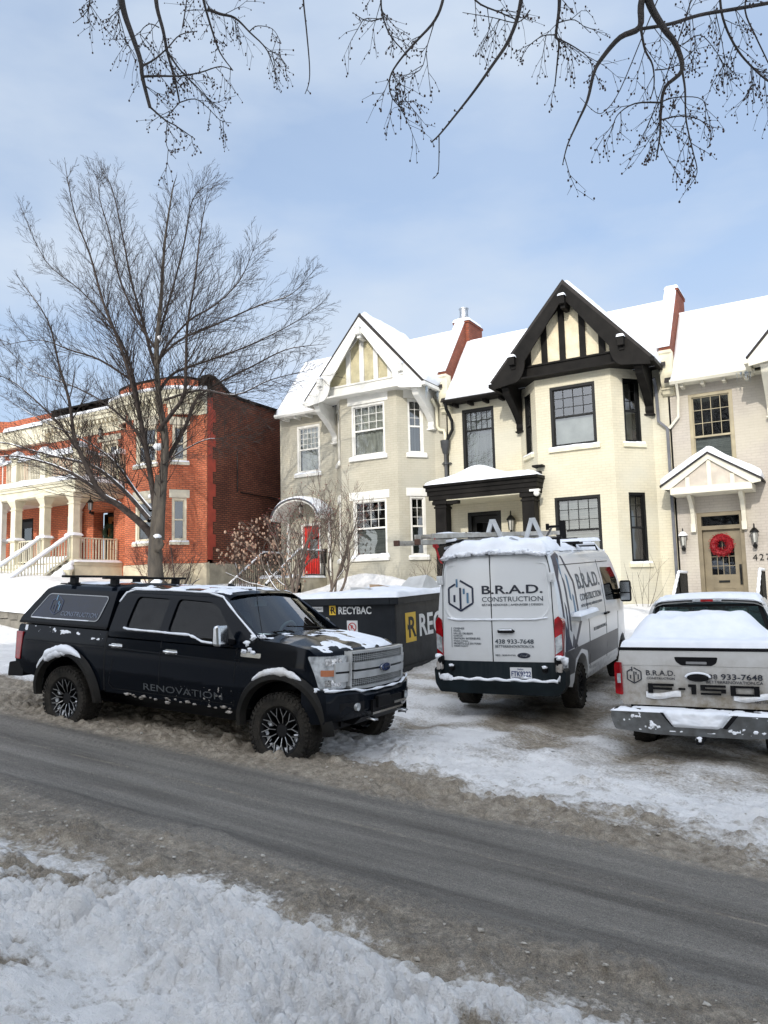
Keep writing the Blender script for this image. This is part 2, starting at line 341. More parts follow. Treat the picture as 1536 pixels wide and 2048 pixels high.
def window(par, F, u0, u1, v0, v1, fm, b=.07, rec=.08, grid=(4, 3), split=.5, curt=None, low=None, grid2=None, sill=None, lintel=None, snow=True, casing=None, mun=.016):
    """double-hung window in face mapping F (u,v,w; w outward)"""
    m = MB(); F2 = F
    m.plate(rect(u0, u1, v0, v1), [rect(u0+b, u1-b, v0+b, v1-b)], F2, .012 if casing else -rec+.06, -rec-.05)
    ui0, ui1, vi0, vi1 = u0+b, u1-b, v0+b, v1-b; vm = vi0+(vi1-vi0)*split
    def bar(a, b_, c, d, w0, w1):
        m.hexa([F2(a, c, w1), F2(b_, c, w1), F2(b_, c, w0), F2(a, c, w0), F2(a, d, w1), F2(b_, d, w1), F2(b_, d, w0), F2(a, d, w0)])
    if split: bar(ui0, ui1, vm-.025, vm+.025, -rec-.03, -rec+.03)
    for (a, c, e, f, g) in [(ui0, ui1, vm, vi1, grid), (ui0, ui1, vi0, vm, grid2)]:
        bar(a, a+.03, e, f, -rec-.03, -rec+.015); bar(c-.03, c, e, f, -rec-.03, -rec+.015); bar(a, c, f-.03, f, -rec-.03, -rec+.015); bar(a, c, e, e+.03, -rec-.03, -rec+.015)
        if g:
            for i in range(1, g[0]): x = a+(c-a)*i/g[0]; bar(x-mun/2, x+mun/2, e, f, -rec-.02, -rec+.008)
            for i in range(1, g[1]): y = e+(f-e)*i/g[1]; bar(a, c, y-mun/2, y+mun/2, -rec-.02, -rec+.006)
    wo = m.build('window', fm, par)
    g = MB(); bz = -rec-.012
    g.add([F2(ui0, vi0, bz), F2(ui1, vi0, bz), F2(ui1, vi1, bz), F2(ui0, vi1, bz)], [(0, 1, 2, 3)]); g.build('pane', GLASS, wo, flipfix=False)
    rg = random.Random(int((u0+v0)*1000)); 
    if curt:
        c = MB(); ph = rg.uniform(0, 6)
        va, vb = (vi0, vi1)
        c.grid(lambda a, b_: F2(ui0+(ui1-ui0)*a, va+(vb-va)*b_, -rec-.12-.018*math.sin(a*46+ph)-.012*math.sin(a*23)), 60, 1)
        c.build('curtain', curt, wo)
    if low:
        c = MB(); c.grid(lambda a, b_: F2(ui0+(ui1-ui0)*a, vi0+(vm-vi0)*b_, -rec-.09), 1, 1); c.build('blind', low, wo)
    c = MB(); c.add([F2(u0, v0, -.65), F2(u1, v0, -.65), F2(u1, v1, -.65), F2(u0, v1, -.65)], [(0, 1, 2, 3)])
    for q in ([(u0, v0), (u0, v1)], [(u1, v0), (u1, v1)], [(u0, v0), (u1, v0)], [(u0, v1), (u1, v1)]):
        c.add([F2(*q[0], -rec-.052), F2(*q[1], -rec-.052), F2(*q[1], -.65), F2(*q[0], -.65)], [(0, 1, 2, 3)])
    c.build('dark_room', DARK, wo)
    if sill:
        s = MB(); e = .09; h = .13
        s.hexa([F(u0-e, v0-h, -.02), F(u1+e, v0-h, -.02), F(u1+e, v0-h, .08), F(u0-e, v0-h, .08), F(u0-e, v0-.004, -.02), F(u1+e, v0-.004, -.02), F(u1+e, v0-.014, .08), F(u0-e, v0-.014, .08)])
        so_ = s.build('sill', sill, wo, bevel=.008)
        if snow:
            s = MB(); s.pillow(lambda a, b_: F(u0-e+a, v0-.012, .085-b_), (0, 0, 1), u1-u0+2*e, .15, .05 if snow is True else snow, .05, 24, 5, seed=rg.randint(0, 99), rough=.5, fs=4)
            s.build('snow', SNOW, so_, smooth=180)
    if lintel:
        s = MB(); e, h, lm = lintel
        s.hexa([F(u0-e, v1+.004, -.02), F(u1+e, v1+.004, -.02), F(u1+e, v1+.004, .022), F(u0-e, v1+.004, .022), F(u0-e, v1+h, -.02), F(u1+e, v1+h, -.02), F(u1+e, v1+h, .022), F(u0-e, v1+h, .022)])
        s.build('lintel', lm, wo)
    return wo
def scrollbracket(m, x0, x1, z0, z1, d, y0=0):
    """console on wall y0 projecting -d at the top"""
    pr = [(y0, z0), (y0-.15, z0), (y0-.19, z0+.1), (y0-.17, z0+.2)]
    n = 8; za = z0+.22
    for i in range(n+1):
        t = i/n; pr.append((y0-.17-(d-.30)*t, za+(z1-.34-za)*(t**.8)))
    pr += [(y0-d+.1, z1-.30), (y0-d+.06, z1-.2), (y0-d, z1-.16), (y0-d, z1), (y0, z1)]
    m.prism([(a, b) for a, b in pr], 'x', x0, x1)
    m.box(x0-.03, x1+.03, y0-.21, y0, z0-.05, z0-.001); m.box(x0-.025, x1+.025, y0-d-.03, y0, z1+.001, z1+.05)
WD = 7.2
def house(X0, dz, name, label, c, x_end=WD):
    t = thing('terraced_house', label, 'house', (X0, 23, dz), group='houses of the cream terrace')
    F = lambda u, v, w: V((u, -w, v))                       # front wall, w outward
    # walls ------------------------------------------------------------
    holes = [rect(*c['w1']), rect(*c['door'])]
    m = MB(); m.plate([(0, -3), (WD, -3), (WD, 6.5), (0, 6.5)], holes, F, 0, -.3)
    m.box(0, WD, 8, 8.2, -3, 6.5); m.box(0, .2, .3, 8, -3, 6.5); m.box(WD-.2, WD, .3, 8, -3, 6.5)
    # bay: front + two splays
    b0, b1, b2, b3, dp = 2.62, 3.51, 5.79, 6.68, 1.0
    FF = face((b0+(b1-b0), -dp, 0), (1, 0, 0), (0, -1, 0)); fw_ = b2-b1
    ll = math.hypot(b1-b0, dp); FL = face((b0, 0, 0), (b1-b0, -dp, 0), (-dp, -(b1-b0), 0)); FR = face((b2, -dp, 0), (b3-b2, dp, 0), (dp, -(b3-b2), 0))
    fx0, fx1 = .45, .45+1.36; sx0, sx1 = (ll-.56)/2, (ll+.56)/2
    FW = [(fx0, fx1, 4.15, 6.0), (fx0, fx1, .70, 2.67)]; SW = [(sx0, sx1, 4.13, 6.03), (sx0, sx1, .68, 2.69)]
    m.plate(rect(0, fw_, -3, 6.42), [rect(*q) for q in FW], FF, 0, -.22)
    for f in (FL, FR): m.plate(rect(0, ll, -3, 6.42), [rect(*q) for q in SW], f, 0, -.22)
    wall = m.build('wall', c['wall'], t)
    # foundation course
    m = MB(); FO = [(b0-.02, 0), (b1-.02, -dp-.04), (b2+.02, -dp-.04), (b3+.02, 0)]
    m.prism(FO, 'z', -3, .12 if c.get('fnd') else .0); m.build('foundation', c['wall'] if not c.get('fnd') else c['fnd'], t)
    for q in FW[:1]:
        window(t, FF, *q, c['fm'], grid=c.get('g', (4, 3)), curt=c.get('c_up'), low=c.get('l_up'), sill=c['sill'], lintel=c.get('lint_up'), split=.5, b=.08)
    for q in FW[1:]:
        window(t, FF, *q, c['fm'], grid=c.get('g2', (4, 3)), curt=c.get('c_lo'), low=c.get('l_lo'), sill=c['sill'], lintel=c.get('lint_lo'), split=.5, b=.08, snow=.1)
    for k, f in enumerate((FL, FR)):
        for j, q in enumerate(SW):
            window(t, f, *q, c['fm'], grid=(2, 3), curt=None, low=c.get('l_side'), sill=c['sill'], lintel=c.get('lint_up') if j == 0 and c.get('lint_up') else (c.get('lint_lo') if j else None), split=.5, b=.07, mun=.014)
    window(t, F, *c['w1'], c.get('fm1', c['fm']), grid=c.get('g1', (4, 3)), curt=c.get('c1'), low=c.get('l1'), sill=c['sill'], split=c.get('s1', .5), b=.09)
    # main roof -----------------------------------------------------------
    ey, ez, ry, rz = -.42, 6.30, 1.5, 8.72
    sv = V((0, ry-ey, rz-ez)); sl_ = sv.length; sv.normalize(); sn = V((0, -sv.z, sv.y))
    m = MB(); m.prism([(ey, ez), (ry, rz), (8.2, rz-.1), (8.2, 6.4), (0, 6.4), (ey, ez-.04)], 'x', .0, WD)
    rf = m.build('roof', SHING, t)
    s = MB(); s.pillow(lambda u, v: V((.17+u, ey-.03, ez+.0))+sv*v, sn, WD-.34, sl_+.05, .20, .22, 46, 20, seed=int(X0*7) % 50, rough=.18, fs=.9)
    s.box(.17, WD-.17, ry-.05, 8, rz-.02, rz+.14)
    s.build('roof_snow', SNOW, rf, smooth=60)
    # gutter, soffit, rafter tails
    for xa, xb in ((.16, 2.35), (6.98, WD-.16)):
        if xb-xa < .1: continue
        m = MB()
        pr = [(ey-.02, 6.30), (ey-.13, 6.30), (ey-.15, 6.24), (ey-.1, 6.17), (ey-.02, 6.17)]
        m.prism(pr, 'x', xa, xb); m.build('gutter', c['trim'], t)
    m = MB(); m.box(.15, 2.62, ey+.02, -.002, 6.20, 6.235)
    x = .4
    while x < 2.5: m.box(x, x+.09, ey+.05, -.002, 6.09, 6.197); x += .55
    m.build('soffit', c['trim'], t)
    # gable ---------------------------------------------------------------
    gx, gh, hw, gb = (b1+b2)/2, 8.93, 2.36, 6.30; gy = -1.42
    th = math.atan2(gh-gb, hw)
    m = MB(); m.prism([(gx-2.02, 6.72), (gx+2.02, 6.72), (gx, gh-.12)], 'y', -dp-.02, -dp+.1); m.build('gable_infill', c['infill'], t)
    m = MB()                                                   # roof slabs
    for s_ in (-1, 1):
        e = (gx+s_*hw, gb); a = (gx, gh); nn = (s_*math.sin(th), math.cos(th))
        m.prism([e, a, (a[0], a[1]+.11/math.cos(th)), (e[0]+nn[0]*.08, e[1]+nn[1]*.08)], 'y', gy, 1.2+0*s_)
    m.build('gable_roof', SHING, rf)
    for s_ in (-1, 1):
        s = MB(); ln = math.hypot(hw, gh-gb); nn = V((s_*math.sin(th), 0, math.cos(th))); dd = V((-s_*math.cos(th), 0, math.sin(th)))
        s.pillow(lambda u, v: V((gx+s_*hw, gy+.02+u, gb))+nn*.09+dd*v, nn, 2.9, ln+.12, c.get('gsnow', .16) if s_ > 0 else c.get('gsnow', .16)*.55, .12, 20, 30, seed=3+s_, rough=.3, fs=1.5)
        s.build('roof_snow', SNOW, rf, smooth=70)
    # barge boards: straight with a flared, scrolled foot
    m = MB()
    for s_ in (-1, 1):
        o_ = [(0, gh-gb), (hw, 0)]; inn = []
        q0 = (hw, -.20); q1 = (hw-.72, -.10)
        for k in range(9):
            a = k/8*math.pi/2; inn.append((hw-.72-.42*math.sin(a)*.9, -.10+.62*(1-math.cos(a))))
        last = inn[-1]; pr = [(0, gh-gb), (hw, 0), q0]+inn+[(0, gh-gb-.43)]
        m.prism([(gx+s_*a, gb+b_) for a, b_ in pr], 'y', gy-.045, gy+.0)
    m.build('barge_board', c['trim'], t, bevel=.006)
    m = MB()                                                   # beams and timbers
    m.box(gx-2.06, gx+2.06, -dp-.10, -dp+.02, 6.36, 6.74); m.box(gx-2.02, gx+2.02, -dp-.14, -dp-.101, 6.70, 6.76)
    m.build('beam', c['trim'], t, bevel=.006)
    m = MB()
    for dx in c['studs']:
        hgt = 6.765+(1-(abs(dx)+.09)/2.02)*(gh-.12-6.765)
        m.box(gx+dx-.09, gx+dx+.09, -dp-.075, -dp-.021, 6.765, max(hgt, 6.85))
    for s_ in (-1, 1):
        m.prism([(gx+s_*2.02, 6.765), (gx, gh-.14), (gx, gh-.30), (gx+s_*1.90, 6.765)], 'y', -dp-.09, -dp-.022)
    m.build('timber', c['trim'], t)
    m = MB(); m.box(gx-hw+.03, gx+hw-.03, gy+.002, -.002, 6.30, 6.35); m.prism([(gx-hw+.1, 6.352), (gx+hw-.1, 6.352), (gx, gh-.05)], 'y', -dp+.03, -dp+.08)
    m.build('soffit', c['trim'], t)
    for k, (dx, z) in enumerate([(0, 8.42), (-1.62, 6.86), (1.62, 6.86)]):
        m = MB(); m.box(gx+dx-.09, gx+dx+.09, -1.62, -1.05, z-.13, z+.13); m.box(gx+dx-.07, gx+dx+.07, -1.5, -1.05, z-.24, z-.131)
        po = m.build('purlin_end', c['trim'], t, bevel=.012)
        s = MB(); s.pillow(lambda u, v: V((gx+dx-.11+u, -1.64+v, z+.125)), (0, 0, 1), .22, .2, .09, .08, 8, 8, seed=k); s.build('snow', SNOW, po, smooth=180)
    for x in (gx-2.10, gx+1.88):
        m = MB(); scrollbracket(m, x, x+.22, 5.0, 6.295, 1.3); m.build('bracket', c['trim'], t, bevel=.008)
    # side gutters of the gable
    for s_ in (-1, 1):
        m = MB(); x = gx+s_*(hw+.05); m.box(x-.06, x+.06, gy-.02, .9, gb-.12, gb+.0); m.build('gutter', c['trim'], t, bevel=.01)
    # party wall with kneeler and chimney
    if c.get('party', True):
        px = WD
        m = MB(); pr = [(-.30, 6.2), (-.30, 6.86), (1.42, 9.12), (2.5, 9.12), (2.5, 6.2)]
        m.prism(pr, 'x', px-.16, px+.16); pw = m.build('party_wall', PARTB, t)
        m = MB(); sv2 = V((0, 1.72, 2.26)); L2 = sv2.length; sv2.normalize(); n2 = V((0, -sv2.z, sv2.y))
        m.pillow(lambda u, v: V((px-.22+u, -.34, 6.85))+sv2*v, n2, .36, L2+.1, .12, .1, 8, 26, seed=9, rough=.25, fs=2)
        m.build('snow', SNOW, pw, smooth=70)
        m = MB()
        m.prism([(0, 5.45), (-.14, 5.5), (-.17, 5.68), (-.26, 5.8), (-.34, 6.0), (-.36, 6.1), (-.33, 6.12), (-.33, 6.62), (-.37, 6.66), (-.37, 6.74), (0, 6.74)], 'x', px-.17, px+.17)
        m.box(px-.19, px+.19, -.35, 0, 6.08, 6.13); m.box(px-.19, px+.19, -.22, 0, 5.62, 5.67); m.build('kneeler', c['kneel'], t, bevel=.01)
        m = MB(); zt_ = 9.0 if c.get('flue') else 9.05; hw_ = .29 if c.get('flue') else .165
        m.box(px-hw_, px+hw_, 1.35, 2.5, 8.2, zt_); m.box(px-hw_-.03, px+hw_+.03, 1.31, 2.54, zt_+.0005, zt_+.08)
        ch = m.build('chimney', PARTB, rf)
        s = MB(); s.pillow(lambda u, v: V((px-hw_-.05+u, 1.28+v, zt_+.075)), (0, 0, 1), 2*hw_+.1, 1.2, .12, .09, 10, 12, seed=5); s.build('snow', SNOW, ch, smooth=180)
        if c.get('flue'):
            m = MB(); m.lathe([(0, 8.9), (.13, 8.9), (.13, 9.28), (.17, 9.28), (.17, 9.32), (.15, 9.32), (.15, 9.58), (.18, 9.59), (.18, 9.62), (0, 9.64)], (px, 1.6, 0), 20)
            m.build('flue', ALU, ch, smooth=40)
    return t, F, wall
def lantern(par, x, y, z, s=1.0, m_=BLKF, snow=False, name='wall_lantern', hang=False):
    m = MB()
    m.box(x-.03*s, x+.03*s, y-.1*s, y, z-.26*s, z-.16*s); m.lathe([(0, -.16), (.05, -.14), (.065, -.08), (.03, -.04), (.03, 0)], (x, y-.15*s, z-.1*s), 10)
    m.beam((x, y-.02, z-.2*s), (x, y-.15*s, z-.22*s), .025*s, .025*s)
    for a in range(6):
        t = a*math.pi/3; m.beam((x+.062*s*math.cos(t), y-.15*s+.062*s*math.sin(t), z-.1*s), (x+.085*s*math.cos(t), y-.15*s+.085*s*math.sin(t), z+.16*s), .012*s, .012*s)
    m.lathe([(.12*s, z+.155*s), (.11*s, z+.18*s), (.06*s, z+.25*s), (.02*s, z+.28*s), (.018*s, z+.36*s), (0, z+.40*s)], (x, y-.15*s, 0), 12)
    o = m.build(name, m_, par, smooth=40)
    g = MB(); g.lathe([(.055*s, z-.1*s), (.075*s, z+.155*s)], (x, y-.15*s, 0), 6); g.build('lamp_glass', mat('frosted_glass', (.5, .5, .46), .2), o)
    if snow:
        s_ = MB(); s_.lathe([(.13*s, z+.17*s), (.12*s, z+.21*s), (.06*s, z+.28*s), (0, z+.3*s)], (x, y-.15*s, 0), 12); s_.build('snow', SNOW, o, smooth=180)
    return o
def door(par, F, u0, u1, v0, v1, dm, frm, b=.1, rec=.16, panels=(), glass=None, transom=None, arched=False):
    m = MB(); top = transom if transom else v1
    hl = [rect(u0+b, u1-b, v0, (transom or v1-b)-(.05 if transom else 0))]
    if transom: hl.append(rect(u0+b, u1-b, transom+.06, v1-b))
    m.plate(rect(u0, u1, v0, v1), [h if i else [(u0+b, v0+.002), (u1-b, v0+.002), (u1-b, h[2][1]), (u0+b, h[2][1])] for i, h in enumerate(hl)], F, -.02, -rec-.06)
    fr = m.build('door_frame', frm, par)
    a0, a1, z0, z1 = u0+b+.003, u1-b-.003, v0+.02, hl[0][2][1]-.003
    m = MB()
    if glass:
        g0, g1, h0, h1 = glass
        ho = rect(g0, g1, h0, h1)
        if arched:
            c = (g0+g1)/2; r_ = (g1-g0)/2; ho = [(g0, h0), (g1, h0)]+[(c+r_*math.cos(t), h1-r_+r_*math.sin(t)) for t in [k*math.pi/14 for k in range(15)]]
        m.plate(rect(a0, a1, z0, z1), [ho], F, -rec+.02, -rec-.03)
    else: m.plate(rect(a0, a1, z0, z1), [], F, -rec+.02, -rec-.03)
    for (p0, p1, q0, q1) in panels:
        m.plate(rect(p0, p1, q0, q1), [rect(p0+.03, p1-.03, q0+.03, q1-.03)], F, -rec+.035, -rec+.0205)
        m.plate(rect(p0+.05, p1-.05, q0+.05, q1-.05), [], F, -rec+.028, -rec+.0205)
    do = m.build('door', dm, par, bevel=.003)
    if glass:
        g = MB(); g.add([F(g0-.01, h0-.01, -rec-.01), F(g1+.01, h0-.01, -rec-.01), F(g1+.01, h1+.01, -rec-.01), F(g0-.01, h1+.01, -rec-.01)], [(0, 1, 2, 3)]); g.build('pane', GLASS, do, flipfix=False)
    if transom:
        g = MB(); g.add([F(u0+b, transom+.05, -rec-.01), F(u1-b, transom+.05, -rec-.01), F(u1-b, v1-b, -rec-.01), F(u0+b, v1-b, -rec-.01)], [(0, 1, 2, 3)]); g.build('transom_pane', GLASS, fr, flipfix=False)
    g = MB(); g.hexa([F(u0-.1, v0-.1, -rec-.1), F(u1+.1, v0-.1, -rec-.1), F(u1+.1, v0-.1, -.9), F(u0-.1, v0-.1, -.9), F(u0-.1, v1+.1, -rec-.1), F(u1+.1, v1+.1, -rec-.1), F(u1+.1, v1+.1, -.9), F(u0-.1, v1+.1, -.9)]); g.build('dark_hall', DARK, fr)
    return do, fr
def wreath(name, label, x, y, z, r, rr, m_, n=520, seed=1, thin=.007, ln=.07, loc=(0, 0, 0), extra=None):
    rg = random.Random(seed); m = MB()
    m.tube([(x+r*math.cos(a), y, z+r*math.sin(a)) for a in [k*2*math.pi/24 for k in range(24)]], rr*.55, 6, closed=True)
    for k in range(n):
        a = rg.uniform(0, 6.283); b = rg.uniform(0, 6.283); q = rr*rg.uniform(.3, .75)
        p = V((x+(r+q*math.cos(b))*math.cos(a), y-abs(q*math.sin(b))-.01, z+(r+q*math.cos(b))*math.sin(a)))
        d = V((rg.uniform(-1, 1), rg.uniform(-1, .1), rg.uniform(-1, 1))).normalized()*ln*rg.uniform(.5, 1)
        c = d.orthogonal().normalized()*thin
        m.add([p, p+d*.5+c, p+d, p+d*.5-c], [(0, 1, 2, 3)], rg.choice([0, 0, 0, 1]) if isinstance(m_, list) else 0)
    o = m.build(name, m_, None, loc=loc, flipfix=False); return tag(o, label, 'wreath')
def railing(par, name, pts, h, m_, r=.018, gap=.11, snowr=.0, post=True, bal=.011, low=.1):
    """pts: list of floor points; vertical balusters, sloping rails, optional snow on the top rail"""
    m = MB(); s = MB()
    for p, q in zip(pts[:-1], pts[1:]):
        p = V(p); q = V(q); L = (q-p).length; n = max(2, int(math.hypot(q.x-p.x, q.y-p.y)/gap))
        m.beam(p+V((0, 0, h)), q+V((0, 0, h)), r*2.2, r*1.6); m.beam(p+V((0, 0, low)), q+V((0, 0, low)), r*1.6, r*1.6)
        for i in range(1, n): c = p.lerp(q, i/n); m.beam(c+V((0, 0, low)), c+V((0, 0, h)), bal*2, bal*2)
        for c in (p, q): m.beam(c, c+V((0, 0, h+.04)), r*2.4, r*2.4)
        if snowr:
            d = (q-p); k = 14
            s.tube([p+d*(i/k)+V((0, 0, h+r+snowr*.55)) for i in range(k+1)], [snowr*(1+.18*math.sin(i*2.3)) for i in range(k+1)], 7)
    o = m.build(name, m_, par)
    if snowr: s.build('snow', SNOW, o, smooth=180)
    return o
def pipe(par, pts, r, m_, name='downspout', n=10, extra=None):
    m = MB(); m.tube(pts, r, n)
    if extra: extra(m)
    return m.build(name, m_, par, smooth=50)
def steps(m, x0, x1, y0, y1, z0, z1, n):
    """solid stair rising from (y0,z0) to (y1,z1)"""
    for i in range(n):
        m.box(x0, x1, y0+(y1-y0)*i/n, y1, z0-1.2+.0005*i, z0+(z1-z0)*(i+1)/n)

# ---------------- house with white trim and the red door
c1 = dict(wall=BW1, trim=WHITE, infill=STUC1, fm=WHITE, sill=WHITE, kneel=CREAM, w1=(.80, 1.88, 4.02, 5.86), door=(.92, 1.86, .10, 2.14),
          c_up=CURT, c_lo=None, l_lo=CURG, l_side=CURD, c1=CURT, l1=None, g1=(5, 4), studs=(-.73, -.17, .40, .95), lint_up=(.14, .34, WHITE), lint_lo=(.12, .28, WHITE), flue=True, gsnow=.18)
h1, F1, _ = house(-18.5, .5, 'h1', 'cream brick house with white trim, a white half-timbered gable and a red door', c1)
c2 = dict(wall=BW2, trim=BLKT, infill=STUC2, fm=BLKF, sill=mat('sill_yellow', (.70, .66, .50), .6), kneel=mat('kneeler_cream', (.66, .61, .45), .65, bump=.2), w1=(.58, 1.72, 3.55, 6.0), door=(.66, 1.84, .05, 2.55),
          c_up=None, l_up=mat('pale_roller_blind', (.50, .50, .46), .8), c_lo=CURG, l_lo=None, c1=CURD, l1=None, g1=(5, 2), s1=.72, studs=(-1.29, -.77, -.21, .40, .96), gsnow=.10)
h2, F2_, _ = house(-11.35, 0, 'h2', 'pale yellow brick house with black trim, a black half-timbered gable and a flat-roofed black porch', c2)
c3 = dict(wall=BW3, trim=mat('ivory_paint', (.66, .63, .52), .5, vary=.06), infill=mat('ivory_stucco', (.70, .68, .52), .8, bump=.8, bs=22), fm=TAUPEF, sill=CREAM, kneel=mat('ivory_paint2', (.62, .58, .46), .6), w1=(.54, 1.70, 3.35, 5.92), door=(.56, 1.76, -.12, 2.52),
          l1=CURG, studs=(-.66, 0, .66), party=False, g1=(4, 3), s1=.52)
h3, F3, _ = house(-4.2, -.5, 'h3', 'beige brick house with a small white gabled hood over its taupe door', c3)

# ---- red-door house details
do, _ = door(h1, F1, .92, 1.86, .10, 2.14, REDD, WHITE, glass=(1.24, 1.62, .82, 1.84), panels=((1.10, 1.40, .22, .72), (1.44, 1.70, .22, .72)))
m = MB()                                                 # barrel hood
def hood(u, v, rr=1.06): a = math.pi*(.06+.88*u); return V((1.40-rr*math.cos(a), -.02-.98*v, 2.18+.72*math.sin(a)*rr))
m.grid(lambda a, b: hood(a, b), 24, 2); m.grid(lambda a, b: hood(a, b, 1.0)+V((0, 0, -.03)), 24, 2)
m.grid(lambda a, b: hood(a, 1, 1.0+.06*b)+V((0, 0, -.03*(1-b))), 24, 1)
for s_ in (-1, 1): m.box(1.4+s_*1.03-.06, 1.4+s_*1.03+.06, -1.0, 0, 2.2, 2.30)
m.build('door_hood', WHITE, h1, smooth=40)
m = MB(); m.tube([hood(k/24, 1.02, 1.075) for k in range(25)], .03, 6); m.build('hood_edge', GREYP, h1, smooth=60)
s = MB(); s.pillow(lambda u, v: hood(.02+u/2.4*.96, .02+v, 1.06), lambda u, v: V((-math.cos(math.pi*(.06+.88*u/2.4)), 0, math.sin(math.pi*(.06+.88*u/2.4)))).normalized(), 2.4, .95, .14, .12, 26, 10, seed=4); s.build('snow', SNOW, h1, smooth=180)
for x in (.40, 2.30):
    m = MB(); m.box(x-.06, x+.06, -.09, -.002, .15, 2.2); m.build('pilaster', WHITE, h1, bevel=.006)
m = MB(); m.box(1.92, 2.12, -.14, -.002, .62, 1.1); m.box(1.90, 2.14, -.17, -.002, 1.10, 1.14); m.build('mailbox', BLKF, h1, bevel=.006)
lantern(h1, 1.38, -.45, 2.55, .9, BLKF, name='hanging_lantern')
# ---- black-trim house details
do, _ = door(h2, F2_, .66, 1.84, .05, 2.55, BLKF, BLKF, glass=(.9, 1.6, .9, 2.2), b=.12)
m = MB(); px1 = 3.60
m.box(0.02, px1, -1.50, -.002, 2.86, 3.00); m.box(-.02, px1+.03, -1.53, -.002, 3.002, 3.14); m.box(-.05, px1+.06, -1.57, -.002, 3.142, 3.26); m.prism([(-1.63, 3.262), (-1.66, 3.34), (0, 3.42), (0, 3.262)], 'x', -.09, px1+.10)
m.box(0.1, 1.0, -1.42, -1.22, 2.72, 2.858); m.build('porch_roof', BLKT, h2, bevel=.006)
m = MB(); m.box(.06, px1-.06, -1.46, -.003, 2.825, 2.858); m.build('porch_ceiling', CREAM, h2)
for x in (.20, 3.10):
    m = MB(); m.box(x, x+.38, -1.42, -1.04, -2.0, 2.72); m.box(x-.03, x+.41, -1.45, -1.01, 2.6, 2.66); m.box(x-.05, x+.43, -1.47, -.99, 2.721, 2.858); m.build('porch_column', BLKT, h2, bevel=.01)
s = MB(); s.pillow(lambda u, v: V((-.07+u, -1.64+v, 3.33)), (0, 0, 1), px1+.14, 1.62, .22, .5, 44, 22, seed=12, rough=.2, fs=1.1,
    extra=lambda u, v: .40*math.exp(-((u-1.5)/.75)**2)*min(1, v/.7)); s.build('porch_snow', SNOW, h2, smooth=180)
m = MB(); m.box(px1-.25, px1+.02, -1.2, -.9, 3.42, 3.5); m.box(px1-.2, px1+.12, -1.25, -.7, 3.62, 3.68); m.build('scupper', BLKT, h2)
lantern(h2, 2.25, -.02, 2.0, 1.25, BLKF)
m = MB(); m.blob((px1+.0, -1.5, 2.80), .09, n=8, amp=0); m.box(px1-.2, px1+.1, -1.56, -1.44, 2.86, 2.92); m.build('dome_camera', WHITE, h2, smooth=60)
m = MB(); m.box(-.6, 3.7, -1.6, -.002, -2.5, .03); m.build('porch_floor', FOUND, h2)
# downspouts between the houses
def cast(m):
    m.lathe([(.06, 4.55), (.10, 4.6), (.13, 4.75), (.15, 4.8), (.16, 4.95), (.17, 5.02), (.05, 5.03)], (-.08+.08, -.14, 0), 12)
    for z in (4.25, 1.9): m.lathe([(.06, z-.05), (.09, z-.04), (.09, z+.04), (.06, z+.05)], (0, -.14, 0), 12); m.box(-.16, .16, -.12, -.003, z-.02, z+.02)
pipe(h2, [(0, -.14, 4.7), (0, -.14, -1.5)], .06, BLKP, extra=cast)
pipe(h2, [(.22, -.5, 6.2), (.22, -.42, 6.0), (.30, -.2, 5.65), (.30, -.18, 5.35), (.05, -.14, 4.98)], .055, BLKF)
pipe(h2, [(-.32, -.42, 6.45), (-.3, -.12, 6.2), (-.3, -.10, 5.55), (-.22, -.10, 5.42), (-.04, -.12, 5.38), (.0, -.14, 5.25), (0, -.14, 5.0)], .055, CREAM)
pipe(h3, [(-.32, -.25, 6.5), (-.30, -.09, 6.3), (-.28, -.09, 5.25), (-.05, -.09, 5.02), (-.04, -.09, -1.5)], .058, GREYP, n=4)
pipe(h3, [(.34, -.5, 6.2), (.30, -.12, 5.85), (.26, -.09, 5.3), (-.0, -.10, 5.0)], .05, c3['trim'], n=4)
# ---- beige house details
do, _ = door(h3, F3, .56, 1.76, -.12, 2.52, TAUPE, TAUPE, glass=(.86, 1.46, .78, 1.78), arched=True, transom=2.08, panels=((.86, 1.46, .06, .42),), b=.11)
m = MB()
for x in (1.01, 1.16, 1.31): m.box(x-.009, x+.009, .142, .158, .78, 1.72)
for z in (1.02, 1.28): m.box(.86, 1.46, .140, .157, z-.009, z+.009)
for a in (50, 90, 130): m.beam((1.16, .15, 1.38), (1.16+.3*math.cos(R(a)), .15, 1.38+.3*math.sin(R(a))), .018, .014)
m.build('muntins', TAUPE, do)
m = MB(); m.box(1.02, 1.30, .118, .139, .56, .62); m.tube([(1.58, .12, .95), (1.60, .04, .9), (1.60, .04, .68), (1.58, .12, .6)], .014, 6); m.box(1.56, 1.62, .10, .139, .5, 1.05); m.build('handle', BLKF, do)
m = MB(); ax, az, hw3, hy = 1.10, 4.02, 1.24, -.98                 # gabled hood
e3 = 3.22
m.box(ax-1.02, ax+1.02, hy, -.002, 2.98, 3.17)
m.build('hood_box', c3['trim'], h3, bevel=.006)
m = MB(); m.prism([(ax-.98, 3.172), (ax+.98, 3.172), (ax, az-.1)], 'y', hy+.05, -.002); m.build('hood_infill', mat('beige_stucco', (.56, .50, .42), .8), h3)
m = MB()
for dx in (-.56, 0, .56):
    zt = az-.1-(abs(dx)+.055)/.98*(az-.1-3.172); m.box(ax+dx-.055, ax+dx+.055, hy+.02, hy+.049, 3.172, zt-.02)
for s_ in (-1, 1): m.prism([(ax+s_*hw3, e3-.07), (ax+s_*hw3, e3), (ax, az), (ax, az-.15), (ax+s_*(hw3-.2), e3-.10)], 'y', hy-.02, hy+.018)
